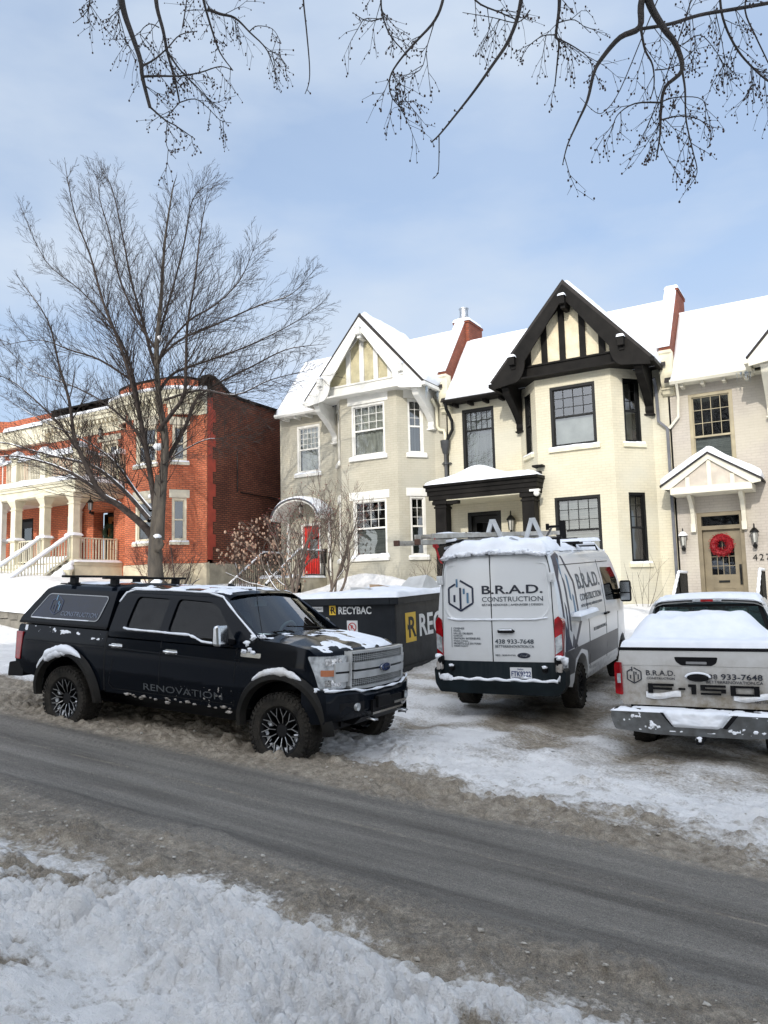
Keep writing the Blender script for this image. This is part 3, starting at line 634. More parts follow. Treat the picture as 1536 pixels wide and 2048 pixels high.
m.build('hood_timber', c3['trim'], h3)
m = MB()
for s_ in (-1, 1): m.prism([(ax+s_*(hw3+.03), e3-.02), (ax, az+.0), (ax, az+.05), (ax+s_*(hw3+.04), e3+.03)], 'y', hy-.07, -.002)
m.build('hood_roof', SHING, h3)
for s_ in (-1, 1):
    L3 = math.hypot(hw3, az-e3); d3 = V((-s_*hw3, 0, az-e3)).normalized(); n3 = V((s_*(az-e3), 0, hw3)).normalized()
    s = MB(); s.pillow(lambda u, v: V((ax+s_*hw3, hy-.05+u, e3+.05))+d3*v, n3, 1.0, L3+.14, .17, .16, 14, 22, seed=5+s_, rough=.2, fs=1.5); s.build('hood_snow', SNOW, h3, smooth=180)
for x in (.42, 1.72):
    m = MB(); m.box(x, x+.13, -.16, -.002, 1.98, 2.22); m.prism([(-.002, 2.22), (-.12, 2.22), (-.15, 2.5), (-.34, 2.78), (-.62, 2.979), (-.002, 2.979)], 'x', x+.01, x+.12); m.build('hood_bracket', c3['trim'], h3, bevel=.006)
lantern(h3, .20, -.02, 1.72, 1.0, BLKF, snow=True); lantern(h3, 2.02, -.02, 1.72, 1.05, BLKF)
m = MB()
m.text('427', .25, lambda u, v, w: V((1.92+u, -.012-w, 1.13+v)), .012, sp=1.25); m.build('house_number', BLKF, h3)
m = MB(); m.box(-.2, 2.6, -1.5, -.003, -2.6, -.14); m.build('door_step', FOUND, h3)
# icicles
def icicles(par, x0, x1, y, z, n, seed, mx=.28):
    rg = random.Random(seed); m = MB()
    for k in range(n):
        x = x0+(x1-x0)*rg.random(); l = mx*rg.random()**1.6+.05; r = .012+.012*rg.random()
        m.tube([(x, y+rg.uniform(-.03, .03), z), (x+rg.uniform(-.01, .01), y, z-l*.5), (x+rg.uniform(-.015, .015), y, z-l)], [r, r*.6, .002], 5)
    m.build('icicles', ICE, par, smooth=60)
icicles(h3, 1.9, 2.3, -.55, 6.20, 16, 3); icicles(h1, 7.02, 7.1, -1.2, 6.3, 10, 5, .55); icicles(h1, 7.0, 7.1, -.4, 6.3, 10, 6, .5)
# wreaths
wreath('door_wreath', 'red berry wreath hung on the taupe door of number 427', 1.16, .08, 1.60, .22, .16, [mat('berry_red', (.27, .004, .010), .5), mat('berry_light', (.48, .03, .04), .4)], n=900, thin=.011, ln=.06, loc=(-4.2, 23, -.5))
wreath('door_wreath', 'small red garland hung at the top of the red door', 1.46, .05, 1.72, .14, .09, REDD, n=260, thin=.012, ln=.06, loc=(-18.5, 23, .5))
# ================================================================ red brick house with porch and cornice
rb = thing('brick_house', 'red brick house with a bowed bay, cream cornice and two-storey cream porch', 'house', (0, 0, 0))
RX, RY = -20.1, 20.7
m = MB(); prof = [(RY+.02, -2), (RY+.02, 8.2), (21.05, 8.2), (21.35, 8.05), (21.8, 7.78), (22.5, 7.67), (32, 7.55), (32, -2)]
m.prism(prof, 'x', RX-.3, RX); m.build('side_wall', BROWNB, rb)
m = MB()
for k in range(13):                                            # toothed quoins of the front brick, side shade darkened into their colour
    z = 1.35+k*.47
    m.box(RX-.01, RX+.006, RY+.03, RY+.03+(.42 if k % 2 else .26), z, z+.469)
m.build('quoin', mat('quoin_shaded_red', (.36, .055, .03), .8, vary=.15, bump=.3), rb)
m = MB(); m.box(RX, RX+.03, RY+.1, 31, -2, 1.22); m.build('foundation', FOUND, rb)
m = MB(); m.beam((RX+.03, 22.5, 4.0), (RX+.03, 27, 3.9), .03, .03); m.tube([(RX+.04, 22.3, 4.0), (RX+.04, 22.3, 5.6)], .018, 5); m.build('cable', BLKF, rb)
m = MB()                                                       # parapet capping
for a, b in zip(prof[1:-2], prof[2:-1]): m.beam((RX-.15, a[0], a[1]+.04), (RX-.15, b[0]+.02, b[1]+.04), .42, .1, u=(0, 0, 1))
m.build('parapet_cap', BLKT, rb)
# front walls
ZT = 8.13; Ff = face((0, RY, 0), (1, 0, 0), (0, -1, 0))
bx = [(-24.35, RY), (-23.45, 19.8), (-21.35, 19.8), (-20.75, RY)]
m = MB(); hb = [rect(-25.98, -24.98, 4.62, 6.42), rect(-26.5, -25.1, 1.3, 3.6), rect(-28.1, -27.5, 1.9, 3.5)]
m.plate(rect(-29.3, -24.35, -2, ZT), hb, Ff, 0, -.3); m.plate(rect(-20.75, RX, -2, ZT), [], Ff, 0, -.3)
FB = face((bx[1][0], bx[1][1], 0), (1, 0, 0), (0, -1, 0)); FRr = face((*bx[2], 0), (bx[3][0]-bx[2][0], bx[3][1]-bx[2][1], 0), (bx[3][1]-bx[2][1], -(bx[3][0]-bx[2][0]), 0)); FLl = face((*bx[0], 0), (.9, -.9, 0), (-.9, -.9, 0))
lr = math.hypot(.6, .9); ll2 = .9*math.sqrt(2)
wf = [(.55, 1.68, 4.98, 6.44), (.55, 1.68, 2.05, 3.66)]; ws = [(.27, .81, 5.02, 6.40), (.27, .81, 2.05, 3.66)]
m.plate(rect(0, 2.1, -2, ZT), [rect(*q) for q in wf], FB, 0, -.22); m.plate(rect(0, lr, -2, ZT), [rect(*q) for q in ws], FRr, 0, -.22); m.plate(rect(0, ll2, -2, ZT), [], FLl, 0, -.22)
m.build('wall', REDB, rb)
STW = mat('window_cream', (.66, .60, .46), .55, vary=.08)
for q in wf: window(rb, FB, *q, STW, b=.11, grid=None, curt=None, sill=STONE, lintel=(.12, .32, STONE), split=.5, snow=.07)
for q in ws: window(rb, FRr, *q, STW, b=.09, grid=None, curt=CURG if q[2] > 4 else None, sill=STONE, lintel=(.1, .3, STONE), split=.5, snow=.05)
# foundation band of the bay and corner
m = MB()
for F_, u1 in ((FB, 2.13), (FRr, lr), (FLl, ll2)): m.hexa([F_(-.03, -2, .04), F_(u1+.03, -2, .04), F_(u1+.03, -2, -.1), F_(-.03, -2, -.1), F_(-.02, 1.22, .04), F_(u1+.02, 1.22, .04), F_(u1+.02, 1.28, -.1), F_(-.02, 1.28, -.1)])
m.hexa([Ff(-20.8, -2, .045), Ff(RX+.02, -2, .045), Ff(RX+.02, -2, -.1), Ff(-20.8, -2, -.1), Ff(-20.8, 1.22, .045), Ff(RX+.02, 1.22, .045), Ff(RX+.02, 1.28, -.1), Ff(-20.8, 1.28, -.1)])
m.build('foundation', mat('bay_base', (.60, .53, .38), .7, vary=.12, bump=.3), rb)
# cornice sweeping round the bay, drawn as an offset polyline
def path(off, xl=-29.3):
    base = [(xl, RY), (-24.5, RY)]+[(-22.55-1.95*math.cos(a), RY-.92*math.sin(a)**.7) for a in [R(x) for x in (8, 20, 35, 50, 70, 90, 110, 130, 145, 160, 172)]]+[(-20.55, RY), (RX, RY)]
    o = []
    for i, p in enumerate(base):
        a = base[max(i-1, 0)]; b = base[min(i+1, len(base)-1)]; d = V((b[0]-a[0], b[1]-a[1])).normalized()
        o.append((p[0]+d.y*off, p[1]-d.x*off))
    return o
def sweep(m, prof_, xl=-29.3):
    ps = [(path(o, xl), z) for o, z in prof_]
    n = len(ps[0][0]); b = len(m.v)
    for p, z in ps: m.v += [(x, y, z) for x, y in p]
    for j in range(len(ps)-1):
        for i in range(n-1): m.f.append([b+j*n+i, b+j*n+i+1, b+(j+1)*n+i+1, b+(j+1)*n+i]); m.m.append(0)
    m.f.append([b+j*n+n-1 for j in range(len(ps))]); m.m.append(0)
m = MB(); sweep(m, [(-.1, 6.78), (.05, 6.78), (.05, 7.02), (.09, 7.04), (.09, 7.14), (.28, 7.30), (.34, 7.32), (.34, 7.46), (.40, 7.50), (.44, 7.60), (-.1, 7.64)]); co = m.build('cornice', CREAM, rb, flipfix=True)
m = MB(); pa = path(.2)
for i in range(len(pa)-1):
    a, b = V((*pa[i], 7.22)), V((*pa[i+1], 7.22)); L_ = (b-a).length; k = max(1, int(L_/.24))
    for j in range(k): p = a.lerp(b, (j+.5)/k); d = (b-a).normalized(); m.beam(p-d*.055, p+d*.055, .2, .13)
m.build('dentils', CREAM, co)['kind'] = 'stuff'
m = MB(); sweep(m, [(-.1, 7.64), (.43, 7.62), (.45, 7.66), (.42, 7.74), (.25, 7.80), (.02, 7.83), (-.1, 7.83)]); m.build('snow', SNOW, co)
m = MB(); sweep(m, [(-.3, 7.6), (.0, 7.6), (.0, ZT), (-.3, ZT)]); m.build('parapet', REDB, rb)
m = MB(); sweep(m, [(-.34, ZT), (.04, ZT), (.05, ZT+.07), (-.34, ZT+.08), (-.34, ZT)]); m.build('parapet_cap', BLKT, rb)
m = MB(); m.box(-29.3, RX-.3, 21.0, 32, 7.3, 7.5); m.build('roof', SHING, rb)
# doors and recess
FR2 = face((0, RY+.1, 0), (1, 0, 0), (0, -1, 0))
do, _ = door(rb, Ff, -25.98, -24.98, 4.62, 6.42, STW, STW, glass=(-25.62, -25.15, 4.9, 6.2), b=.12); 
m = MB(); m.box(-26.2, -24.8, RY-.04, RY, 6.42, 6.66); m.build('lintel', STONE, rb)
lantern(rb, -25.9, RY, 6.75, .9, BLKF)
WOOD = mat('oak_door', (.28, .10, .025), .4, col2=(.16, .055, .015), vs=2, streak=(8, 8, .7), coat=.3)
do, _ = door(rb, face((0, RY+.5, 0), (1, 0, 0), (0, -1, 0)), -26.4, -25.2, 1.4, 3.5, WOOD, BLKT, panels=((-26.2, -25.85, 1.6, 2.3), (-25.75, -25.4, 1.6, 2.3)), glass=(-26.1, -25.5, 2.5, 3.2))
m = MB(); m.box(-26.5, -26.42, RY, RY+.5, 1.3, 3.6); m.box(-25.18, -25.1, RY, RY+.5, 1.3, 3.6); m.box(-26.5, -25.1, RY, RY+.5, 3.55, 3.62); m.build('door_recess', REDB, rb)
window(rb, Ff, -28.1, -27.5, 1.9, 3.5, WHITE, b=.1, grid=None, sill=None, split=.5)
wreath('door_wreath', 'dark evergreen wreath hung on the wooden porch door', -25.8, 21.0, 2.72, .27, .14, mat('fir_green', (.012, .03, .012), .8), n=800, thin=.008, ln=.1)
# porch
PX1, PX0, PY = -24.62, -29.3, 18.5; FZ = 1.42
m = MB(); m.box(PX0, PX1, PY-.02, RY, FZ-.14, FZ); m.box(PX0, PX1-.02, PY+.02, PY+.06, .7, FZ-.141); m.box(PX1-.06, PX1-.02, PY+.06, RY, .7, FZ-.141); m.build('porch_floor', CREAM, rb, bevel=.006)
LAT = mat('lattice', (.22, .20, .15), .8, vary=.4, vs=30)
m = MB(); m.box(PX1-.10, PX1-.07, PY+.1, RY, -.5, .75); m.box(PX0, PX1-.1, PY+.1, PY+.13, -.5, .75); m.build('porch_skirt', LAT, rb)
s = MB(); s.pillow(lambda u, v: V((PX1-.35+u, PY-.04+v, FZ-.0)), (0, 0, 1), .40, 2.2, .08, .06, 6, 16, seed=3); s.build('porch_snow', SNOW, rb, smooth=180)
m = MB(); m.box(PX0, PX1+.02, PY-.06, RY-.002, 4.02, 4.30); m.box(PX0, PX1+.08, PY-.12, RY-.002, 4.302, 4.40); m.prism([(PY-.16, 4.402), (PY-.22, 4.50), (RY-.002, 4.50), (RY-.002, 4.402)], 'x', PX0, PX1+.16); m.box(PX0, PX1-.05, PY, RY-.003, 3.99, 4.019)
m.build('porch_roof', CREAM, rb, bevel=.008)
s = MB(); s.pillow(lambda u, v: V((PX0-.4+u, PY-.24+v, 4.49)), (0, 0, 1), PX1-PX0+.58, 2.4, .26, .25, 40, 16, seed=8, rough=.25, fs=1.3); s.build('porch_snow', SNOW, rb, smooth=180)
def pcol(par, x, y, z0, z1, mm=CREAM, w=.15):
    m = MB()
    m.box(x-w, x+w, y-w, y+w, z0, z1-.3); m.box(x-w-.05, x+w+.05, y-w-.05, y+w+.05, z0+.92, z0+1.0); m.box(x-w-.06, x+w+.06, y-w-.06, y+w+.06, z0-.0, z0+.12)
    m.box(x-w-.03, x+w+.03, y-w-.03, y+w+.03, z1-.42, z1-.38); m.hexa([(x-w, y-w, z1-.3), (x+w, y-w, z1-.3), (x+w, y+w, z1-.3), (x-w, y+w, z1-.3), (x-w-.09, y-w-.09, z1-.08), (x+w+.09, y-w-.09, z1-.08), (x+w+.09, y+w+.09, z1-.08), (x-w-.09, y+w+.09, z1-.08)]); m.box(x-w-.1, x+w+.1, y-w-.1, y+w+.1, z1-.08, z1-.002)
    o = m.build('porch_column', mm, par, bevel=.006)
    s = MB(); s.pillow(lambda u, v: V((x-w-.1+u, y-w-.1+v, z0+.99)), (0, 0, 1), 2*w+.2, 2*w+.2, .11, .14, 12, 12, seed=int(abs(x)*9)); s.build('snow', SNOW, o, smooth=180)
for x in (-24.92, -26.66, -28.5): pcol(rb, x, PY+.16, FZ, 4.02)
pcol(rb, -27.1, RY-.2, FZ, 4.0, WHITE, .1)
CRF = mat('rail_cream', (.62, .58, .44), .55, vary=.1)
railing(rb, 'porch_railing', [(PX1-.30, PY+.35, FZ), (PX1-.25, RY-.12, FZ)], .92, CRF, r=.028, gap=.125, bal=.019)
railing(rb, 'porch_railing', [(-28.3, PY+.16, FZ), (-26.85, PY+.16, FZ)], .92, CRF, r=.028, gap=.125, bal=.017)
# balcony
m = MB()
def balu(p, q):
    p = V(p); q = V(q); n = int((q-p).length/.1)
    m.beam(p+V((0, 0, 1.05)), q+V((0, 0, 1.05)), .1, .06); m.beam(p+V((0, 0, .14)), q+V((0, 0, .14)), .07, .06)
    for i in range(1, n): c = p.lerp(q, i/n); m.beam(c+V((0, 0, .1)), c+V((0, 0, 1.05)), .035, .035)
balu((PX0, PY+.15, 4.5), (PX1-.05, PY+.15, 4.5)); balu((PX1-.05, PY+.15, 4.5), (PX1-.05, RY-.1, 4.5)); m.build('balcony_railing', CRF, rb)
for x, y in ((PX1-.05, PY+.15), (-26.66, PY+.15), (-28.5, PY+.15), (PX1-.05, RY-.15)):
    m = MB(); m.box(x-.16, x+.16, y-.16, y+.16, 4.48, 5.66); m.box(x-.2, x+.2, y-.2, y+.2, 5.66, 5.74); o = m.build('balcony_post', CREAM, rb, bevel=.008)
    s = MB(); s.pillow(lambda u, v: V((x-.24+u, y-.24+v, 5.73)), (0, 0, 1), .48, .48, .26, .22, 12, 12, seed=int(abs(x*7))); s.build('snow', SNOW, o, smooth=180)
s = MB(); s.pillow(lambda u, v: V((PX0+u, PY+.04+v, 5.56)), (0, 0, 1), PX1-PX0, .24, .2, .1, 60, 6, seed=21, rough=.8, fs=2.4); s.build('railing_snow', SNOW, rb, smooth=180)
s = MB(); s.pillow(lambda u, v: V((PX1-.17+u, PY+.1+v, 5.56)), (0, 0, 1), .24, 2.0, .14, .1, 6, 30, seed=22, rough=.6, fs=2.4); s.build('railing_snow', SNOW, rb, smooth=180)
lantern(rb, -25.0, 19.6, 3.55, 1.1, BLKF, name='hanging_lantern')
# front steps
SY0, SZ0 = 15.9, -.35
m = MB(); steps(m, -26.66, -24.92, SY0, PY-.03, SZ0, FZ-.02, 9); m.build('front_steps', FOUND, rb)
def sl(y): return SZ0+(FZ-SZ0)*(y-SY0)/(PY-SY0)
s = MB(); s.grid(lambda a, b: V((-26.6+1.6*a, SY0-.1+b*2.7, sl(SY0-.1+b*2.7)+.16+.05*math.sin(b*27)+.05*float(fbm(a*5, b*9, 2)))), 10, 60); s.build('step_snow', SNOW, rb, smooth=180)
for x in (-26.66, -24.90):
    railing(rb, 'stair_railing', [(x, SY0-.2, sl(SY0-.2)+.1), (x, PY, FZ+.1)], .86, CRF, r=.03, gap=.12, bal=.018, snowr=.075)
for k in range(7):
    y = SY0+.15+k*.36; z = sl(y)-.12; x = -24.62
    m = MB(); m.lathe([(0, z-.9), (.13, z-.9), (.15, z-.1), (.19, z-.03), (.19, z+.03), (0, z+.04)], (x, y, 0), 12); o = m.build('step_pier', CREAM, rb, smooth=40)
    s = MB(); s.blob((x, y, z+.07), .21, (1, 1, .72), 8, .06, k); s.build('snow', SNOW, o, smooth=180)
s = MB(); s.tube([(x_, y_, z_) for x_, y_, z_ in [(-24.72, SY0+(PY-SY0)*i/16, sl(SY0+(PY-SY0)*i/16)-.02) for i in range(17)]], .10, 8); s.build('stair_snow', SNOW, rb, smooth=180)
# ---------------- attached left house
lb = thing('brick_house', 'left red brick house cut by the picture edge, joined to the porch', 'house', (0, 0, 0))
m = MB(); m.plate(rect(-45, -29.31, -2, ZT), [rect(-30.9, -29.9, 4.62, 6.4), rect(-31.6, -30.4, 1.4, 3.6)], Ff, 0, -.3); m.build('wall', REDB, lb)
m = MB(); m.prism([(-36.2, RY-.001), (-35.3, 19.8), (-33.2, 19.8), (-32.3, RY-.001)], 'z', -2, ZT); m.build('bay', REDB, lb)
m = MB(); m.box(-32, -29.31, RY-.3, RY-.002, 6.8, 7.55); m.prism([(-36.6, RY-.002), (-35.4, 19.4), (-33.1, 19.4), (-31.9, RY-.002)], 'z', 6.8, 7.55); m.build('cornice', CREAM, lb)
s = MB(); s.pillow(lambda u, v: V((-32.2+u, RY-.42+v, 7.55)), (0, 0, 1), 2.88, .42, .2, .1, 24, 6, seed=2); s.build('snow', SNOW, lb, smooth=180)
do, _ = door(lb, Ff, -31.6, -30.4, 1.4, 3.6, BLKF, BLKT, glass=(-31.3, -30.7, 2.2, 3.2))
window(lb, Ff, -30.9, -29.9, 4.62, 6.4, WHITE, b=.1, grid=None)
m = MB(); m.box(-36, -29.31, PY-.06, RY-.003, 4.02, 4.45); m.build('porch_roof', WHITE, lb, bevel=.01)
s = MB(); s.pillow(lambda u, v: V((-36+u, PY-.24+v, 4.44)), (0, 0, 1), 6.6, 2.4, .28, .25, 40, 14, seed=15, rough=.25, fs=1.3); s.build('porch_snow', SNOW, lb, smooth=180)
m = MB(); m.box(-36, -29.31, PY, RY-.003, FZ-.2, FZ); m.build('porch_floor', WHITE, lb)
for x in (-29.5, -31.6): pcol(lb, x, PY+.16, FZ, 4.02, WHITE, .14)
m = MB(); m.tube([(-29.25, PY-.1, 4.1), (-29.25, PY, 3.9), (-29.25, PY, -.3)], .05, 8); m.build('downspout', WHITE, lb, smooth=60)
railing(lb, 'porch_railing', [(-31.4, PY+.16, FZ), (-29.7, PY+.16, FZ)], .92, WHITE, r=.028, gap=.125, bal=.019, snowr=.06)
m = MB()
for i in range(26): m.box(-36+.26*i, -36+.26*i+.03, PY+.13, PY+.16, 4.5, 5.55)
m.box(-36, -29.4, PY+.1, PY+.2, 5.55, 5.6); m.build('balcony_railing', WHITE, lb)
s = MB(); s.pillow(lambda u, v: V((-36+u, PY+.02+v, 5.6)), (0, 0, 1), 6.6, .26, .24, .1, 60, 6, seed=31, rough=.9, fs=2.2); s.build('railing_snow', SNOW, lb, smooth=180)
lantern(lb, -30.1, 19.2, 3.3, 1.2, BLKF, name='hanging_lantern')
# ================================================================ ground
def yardz(X): return np.interp(X, [-40, -25, -19.5, -17, -14, -8, -2, 8], [2.1, .9, .3, -.2, .05, -.35, -.80, -1.6])
def gheight(X, Y):
    """base height without fine lumps"""
    g = -1.92-.068*(X+5.5)
    drive = smst(-9.6, -8.6, X)                                # driveway corridor on the right
    up_ = .045*np.clip(Y-11.5, 0, 7)
    g = g+up_*(drive)
    y0 = 13.2+3.6*drive; y1 = y0+3.6
    yz = yardz(X)+.04*np.clip(Y-20, 0, 10)
    wall = smst(-16.5, -18.5, X)
    y0 = y0-.2*wall; 
    k = smst(y0, y1, Y); g2 = g+(yz-g)*k
    k2 = smst(13.35, 13.5, Y)*wall; g2 = np.where(wall > .5, np.maximum(g2, g+.62*k2), g2)
    # snow banks
    g2 = g2+.55*np.exp(-((X+2.6)/1.9)**2-((Y-16.9)/.9)**2)+.25*np.exp(-((X+9.9)/.7)**2-((Y-14.4)/1.4)**2)
    g2 = g2+.38*np.exp(-((X+11.6)/1.5)**2-((Y-15.6)/.9)**2)
    g2 = g2+.55*np.exp(-((X+13.6)/2.2)**2-((Y-21.4)/.6)**2)+.35*np.exp(-((X+22.5)/2.5)**2-((Y-15.2)/1)**2)
    return g2
def ruts(Y, c, w): return np.exp(-((Y-c)/w)**2)
ASF = None
def groundgrid(name, x0, x1, y0, y1, dx, fine, mats):
    nx, ny = int((x1-x0)/dx)+1, int((y1-y0)/dx)+1
    xs = np.linspace(x0, x1, nx); ys = np.linspace(y0, y1, ny); X, Y = np.meshgrid(xs, ys)
    Z, A, D = fine(X, Y)
    v = np.stack([X.ravel(), Y.ravel(), Z.ravel()], 1)
    i = np.arange(nx-1)[None, :]+np.arange(ny-1)[:, None]*nx; i = i.ravel()
    f = np.stack([i, i+1, i+nx+1, i+nx], 1)
    me = bpy.data.meshes.new(name); me.vertices.add(len(v)); me.vertices.foreach_set('co', v.ravel()); me.loops.add(f.size); me.loops.foreach_set('vertex_index', f.ravel().astype(np.int32))
    me.polygons.add(len(f)); me.polygons.foreach_set('loop_start', np.arange(0, f.size, 4, dtype=np.int32)); me.polygons.foreach_set('loop_total', np.full(len(f), 4, np.int32)); me.update()
    at = me.color_attributes.new('cover', 'FLOAT_COLOR', 'POINT'); c = np.ones((len(v), 4)); c[:, 0] = np.clip(A.ravel(), 0, 1); c[:, 1] = np.clip(D.ravel(), 0, 1); at.data.foreach_set('color', c.ravel())
    me.shade_smooth(); me.materials.append(mats); o = bpy.data.objects.new(name, me); COL.objects.link(o); return struct(o)
def groundmat():
    m, n = newmat('winter_ground'); N = n.nodes.new; L = n.links.new
    o = N('ShaderNodeOutputMaterial'); p = N('ShaderNodeBsdfPrincipled'); L(p.outputs[0], o.inputs[0])
    at = N('ShaderNodeAttribute'); at.attribute_name = 'cover'; sp = N('ShaderNodeSeparateColor'); L(at.outputs['Color'], sp.inputs[0])
    tc = N('ShaderNodeTexCoord')
    def noise(s, d=6, r=.6, str_=None):
        x = N('ShaderNodeTexNoise'); x.inputs['Scale'].default_value = s; x.inputs['Detail'].default_value = d; x.inputs['Roughness'].default_value = r
        if str_:
            mp = N('ShaderNodeMapping'); mp.inputs['Scale'].default_value = str_; L(tc.outputs['Object'], mp.inputs[0]); L(mp.outputs[0], x.inputs['Vector'])
        else: L(tc.outputs['Object'], x.inputs['Vector'])
        return x
    def ramp(f, a, b, ca, cb):
        r = N('ShaderNodeValToRGB'); r.color_ramp.elements[0].position = a; r.color_ramp.elements[1].position = b; r.color_ramp.elements[0].color = (*ca, 1); r.color_ramp.elements[1].color = (*cb, 1); L(f, r.inputs[0]); return r.outputs[0]
    n1 = noise(3, 9, .65); n2 = noise(26, 6, .7); n3 = noise(90, 3, .6); n4 = noise(1.0, 7, .6, (.25, 3.5, 1)); n5 = noise(9, 8, .7)
    snow = ramp(n1.outputs['Fac'], .35, .62, (.77, .76, .745), (.90, .89, .875))
    slush = ramp(n5.outputs['Fac'], .34, .66, (.185, .152, .113), (.46, .405, .325))
    asph = ramp(n4.outputs['Fac'], .35, .68, (.122, .112, .098), (.272, .254, .224))
    def mix(f, a, b, t='MIX'):
        x = N('ShaderNodeMix'); x.data_type = 'RGBA'; x.blend_type = t; L(a, x.inputs['A']); L(b, x.inputs['B'])
        if isinstance(f, float): x.inputs['Factor'].default_value = f
        else: L(f, x.inputs['Factor'])
        return x.outputs['Result']
    def math_(op, a, b, c=None):
        x = N('ShaderNodeMath'); x.operation = op
        for i, q in enumerate((a, b, c)):
            if q is None: continue
            if isinstance(q, (int, float)): x.inputs[i].default_value = q
            else: L(q, x.inputs[i])
        return x.outputs[0]
    # grit speckle on asphalt
    gr_ = math_('GREATER_THAN', n3.outputs['Fac'], .60); grain = ramp(noise(120, 2, .8).outputs['Fac'], .38, .62, (.62, .62, .62), (1.3, 1.3, 1.3)); grain2 = ramp(noise(45, 3, .8, (.5, 1.6, 1)).outputs['Fac'], .35, .65, (.80, .80, .80), (1.15, 1.15, 1.15))
    wt = ramp(noise(160, 1).outputs['Fac'], .755, .765, (0, 0, 0), (.5, .5, .5))
    dirt = math_('ADD', sp.outputs['Green'], math_('MULTIPLY_ADD', n2.outputs['Fac'], 1.1, -.55)); dirt = math_('MULTIPLY_ADD', dirt, 2.2, -.6)
    dc = N('ShaderNodeClamp'); L(dirt, dc.inputs[0])
    ground = mix(dc.outputs[0], snow, mix(.8, slush, grain, 'MULTIPLY'))
    a2 = math_('ADD', sp.outputs['Red'], math_('MULTIPLY_ADD', n2.outputs['Fac'], 1.6, -.8)); a2 = math_('ADD', a2, math_('MULTIPLY_ADD', n3.outputs['Fac'], .8, -.4)); a2 = math_('MULTIPLY_ADD', a2, 1.8, -.4); ac = N('ShaderNodeClamp'); L(a2, ac.inputs[0])
    asph = mix(1.0, asph, grain, 'MULTIPLY'); asph = mix(1.0, asph, grain2, 'MULTIPLY'); asp2 = mix(math_('MULTIPLY', gr_, .45), asph, slush); asp3 = mix(1.0, asp2, wt, 'ADD')
    res = mix(ac.outputs[0], ground, asp3)
    L(res, p.inputs['Base Color'])
    ro = math_('MULTIPLY_ADD', n1.outputs['Fac'], .35, .5); L(ro, p.inputs['Roughness']); p.inputs['Specular IOR Level'].default_value = .3
    b = N('ShaderNodeBump'); b.inputs['Strength'].default_value = 1.0; b.inputs['Distance'].default_value = .028
    hh = math_('ADD', n2.outputs['Fac'], math_('MULTIPLY', n3.outputs['Fac'], .6)); L(hh, b.inputs['Height']); L(b.outputs[0], p.inputs['Normal'])
    return m
GM = groundmat()
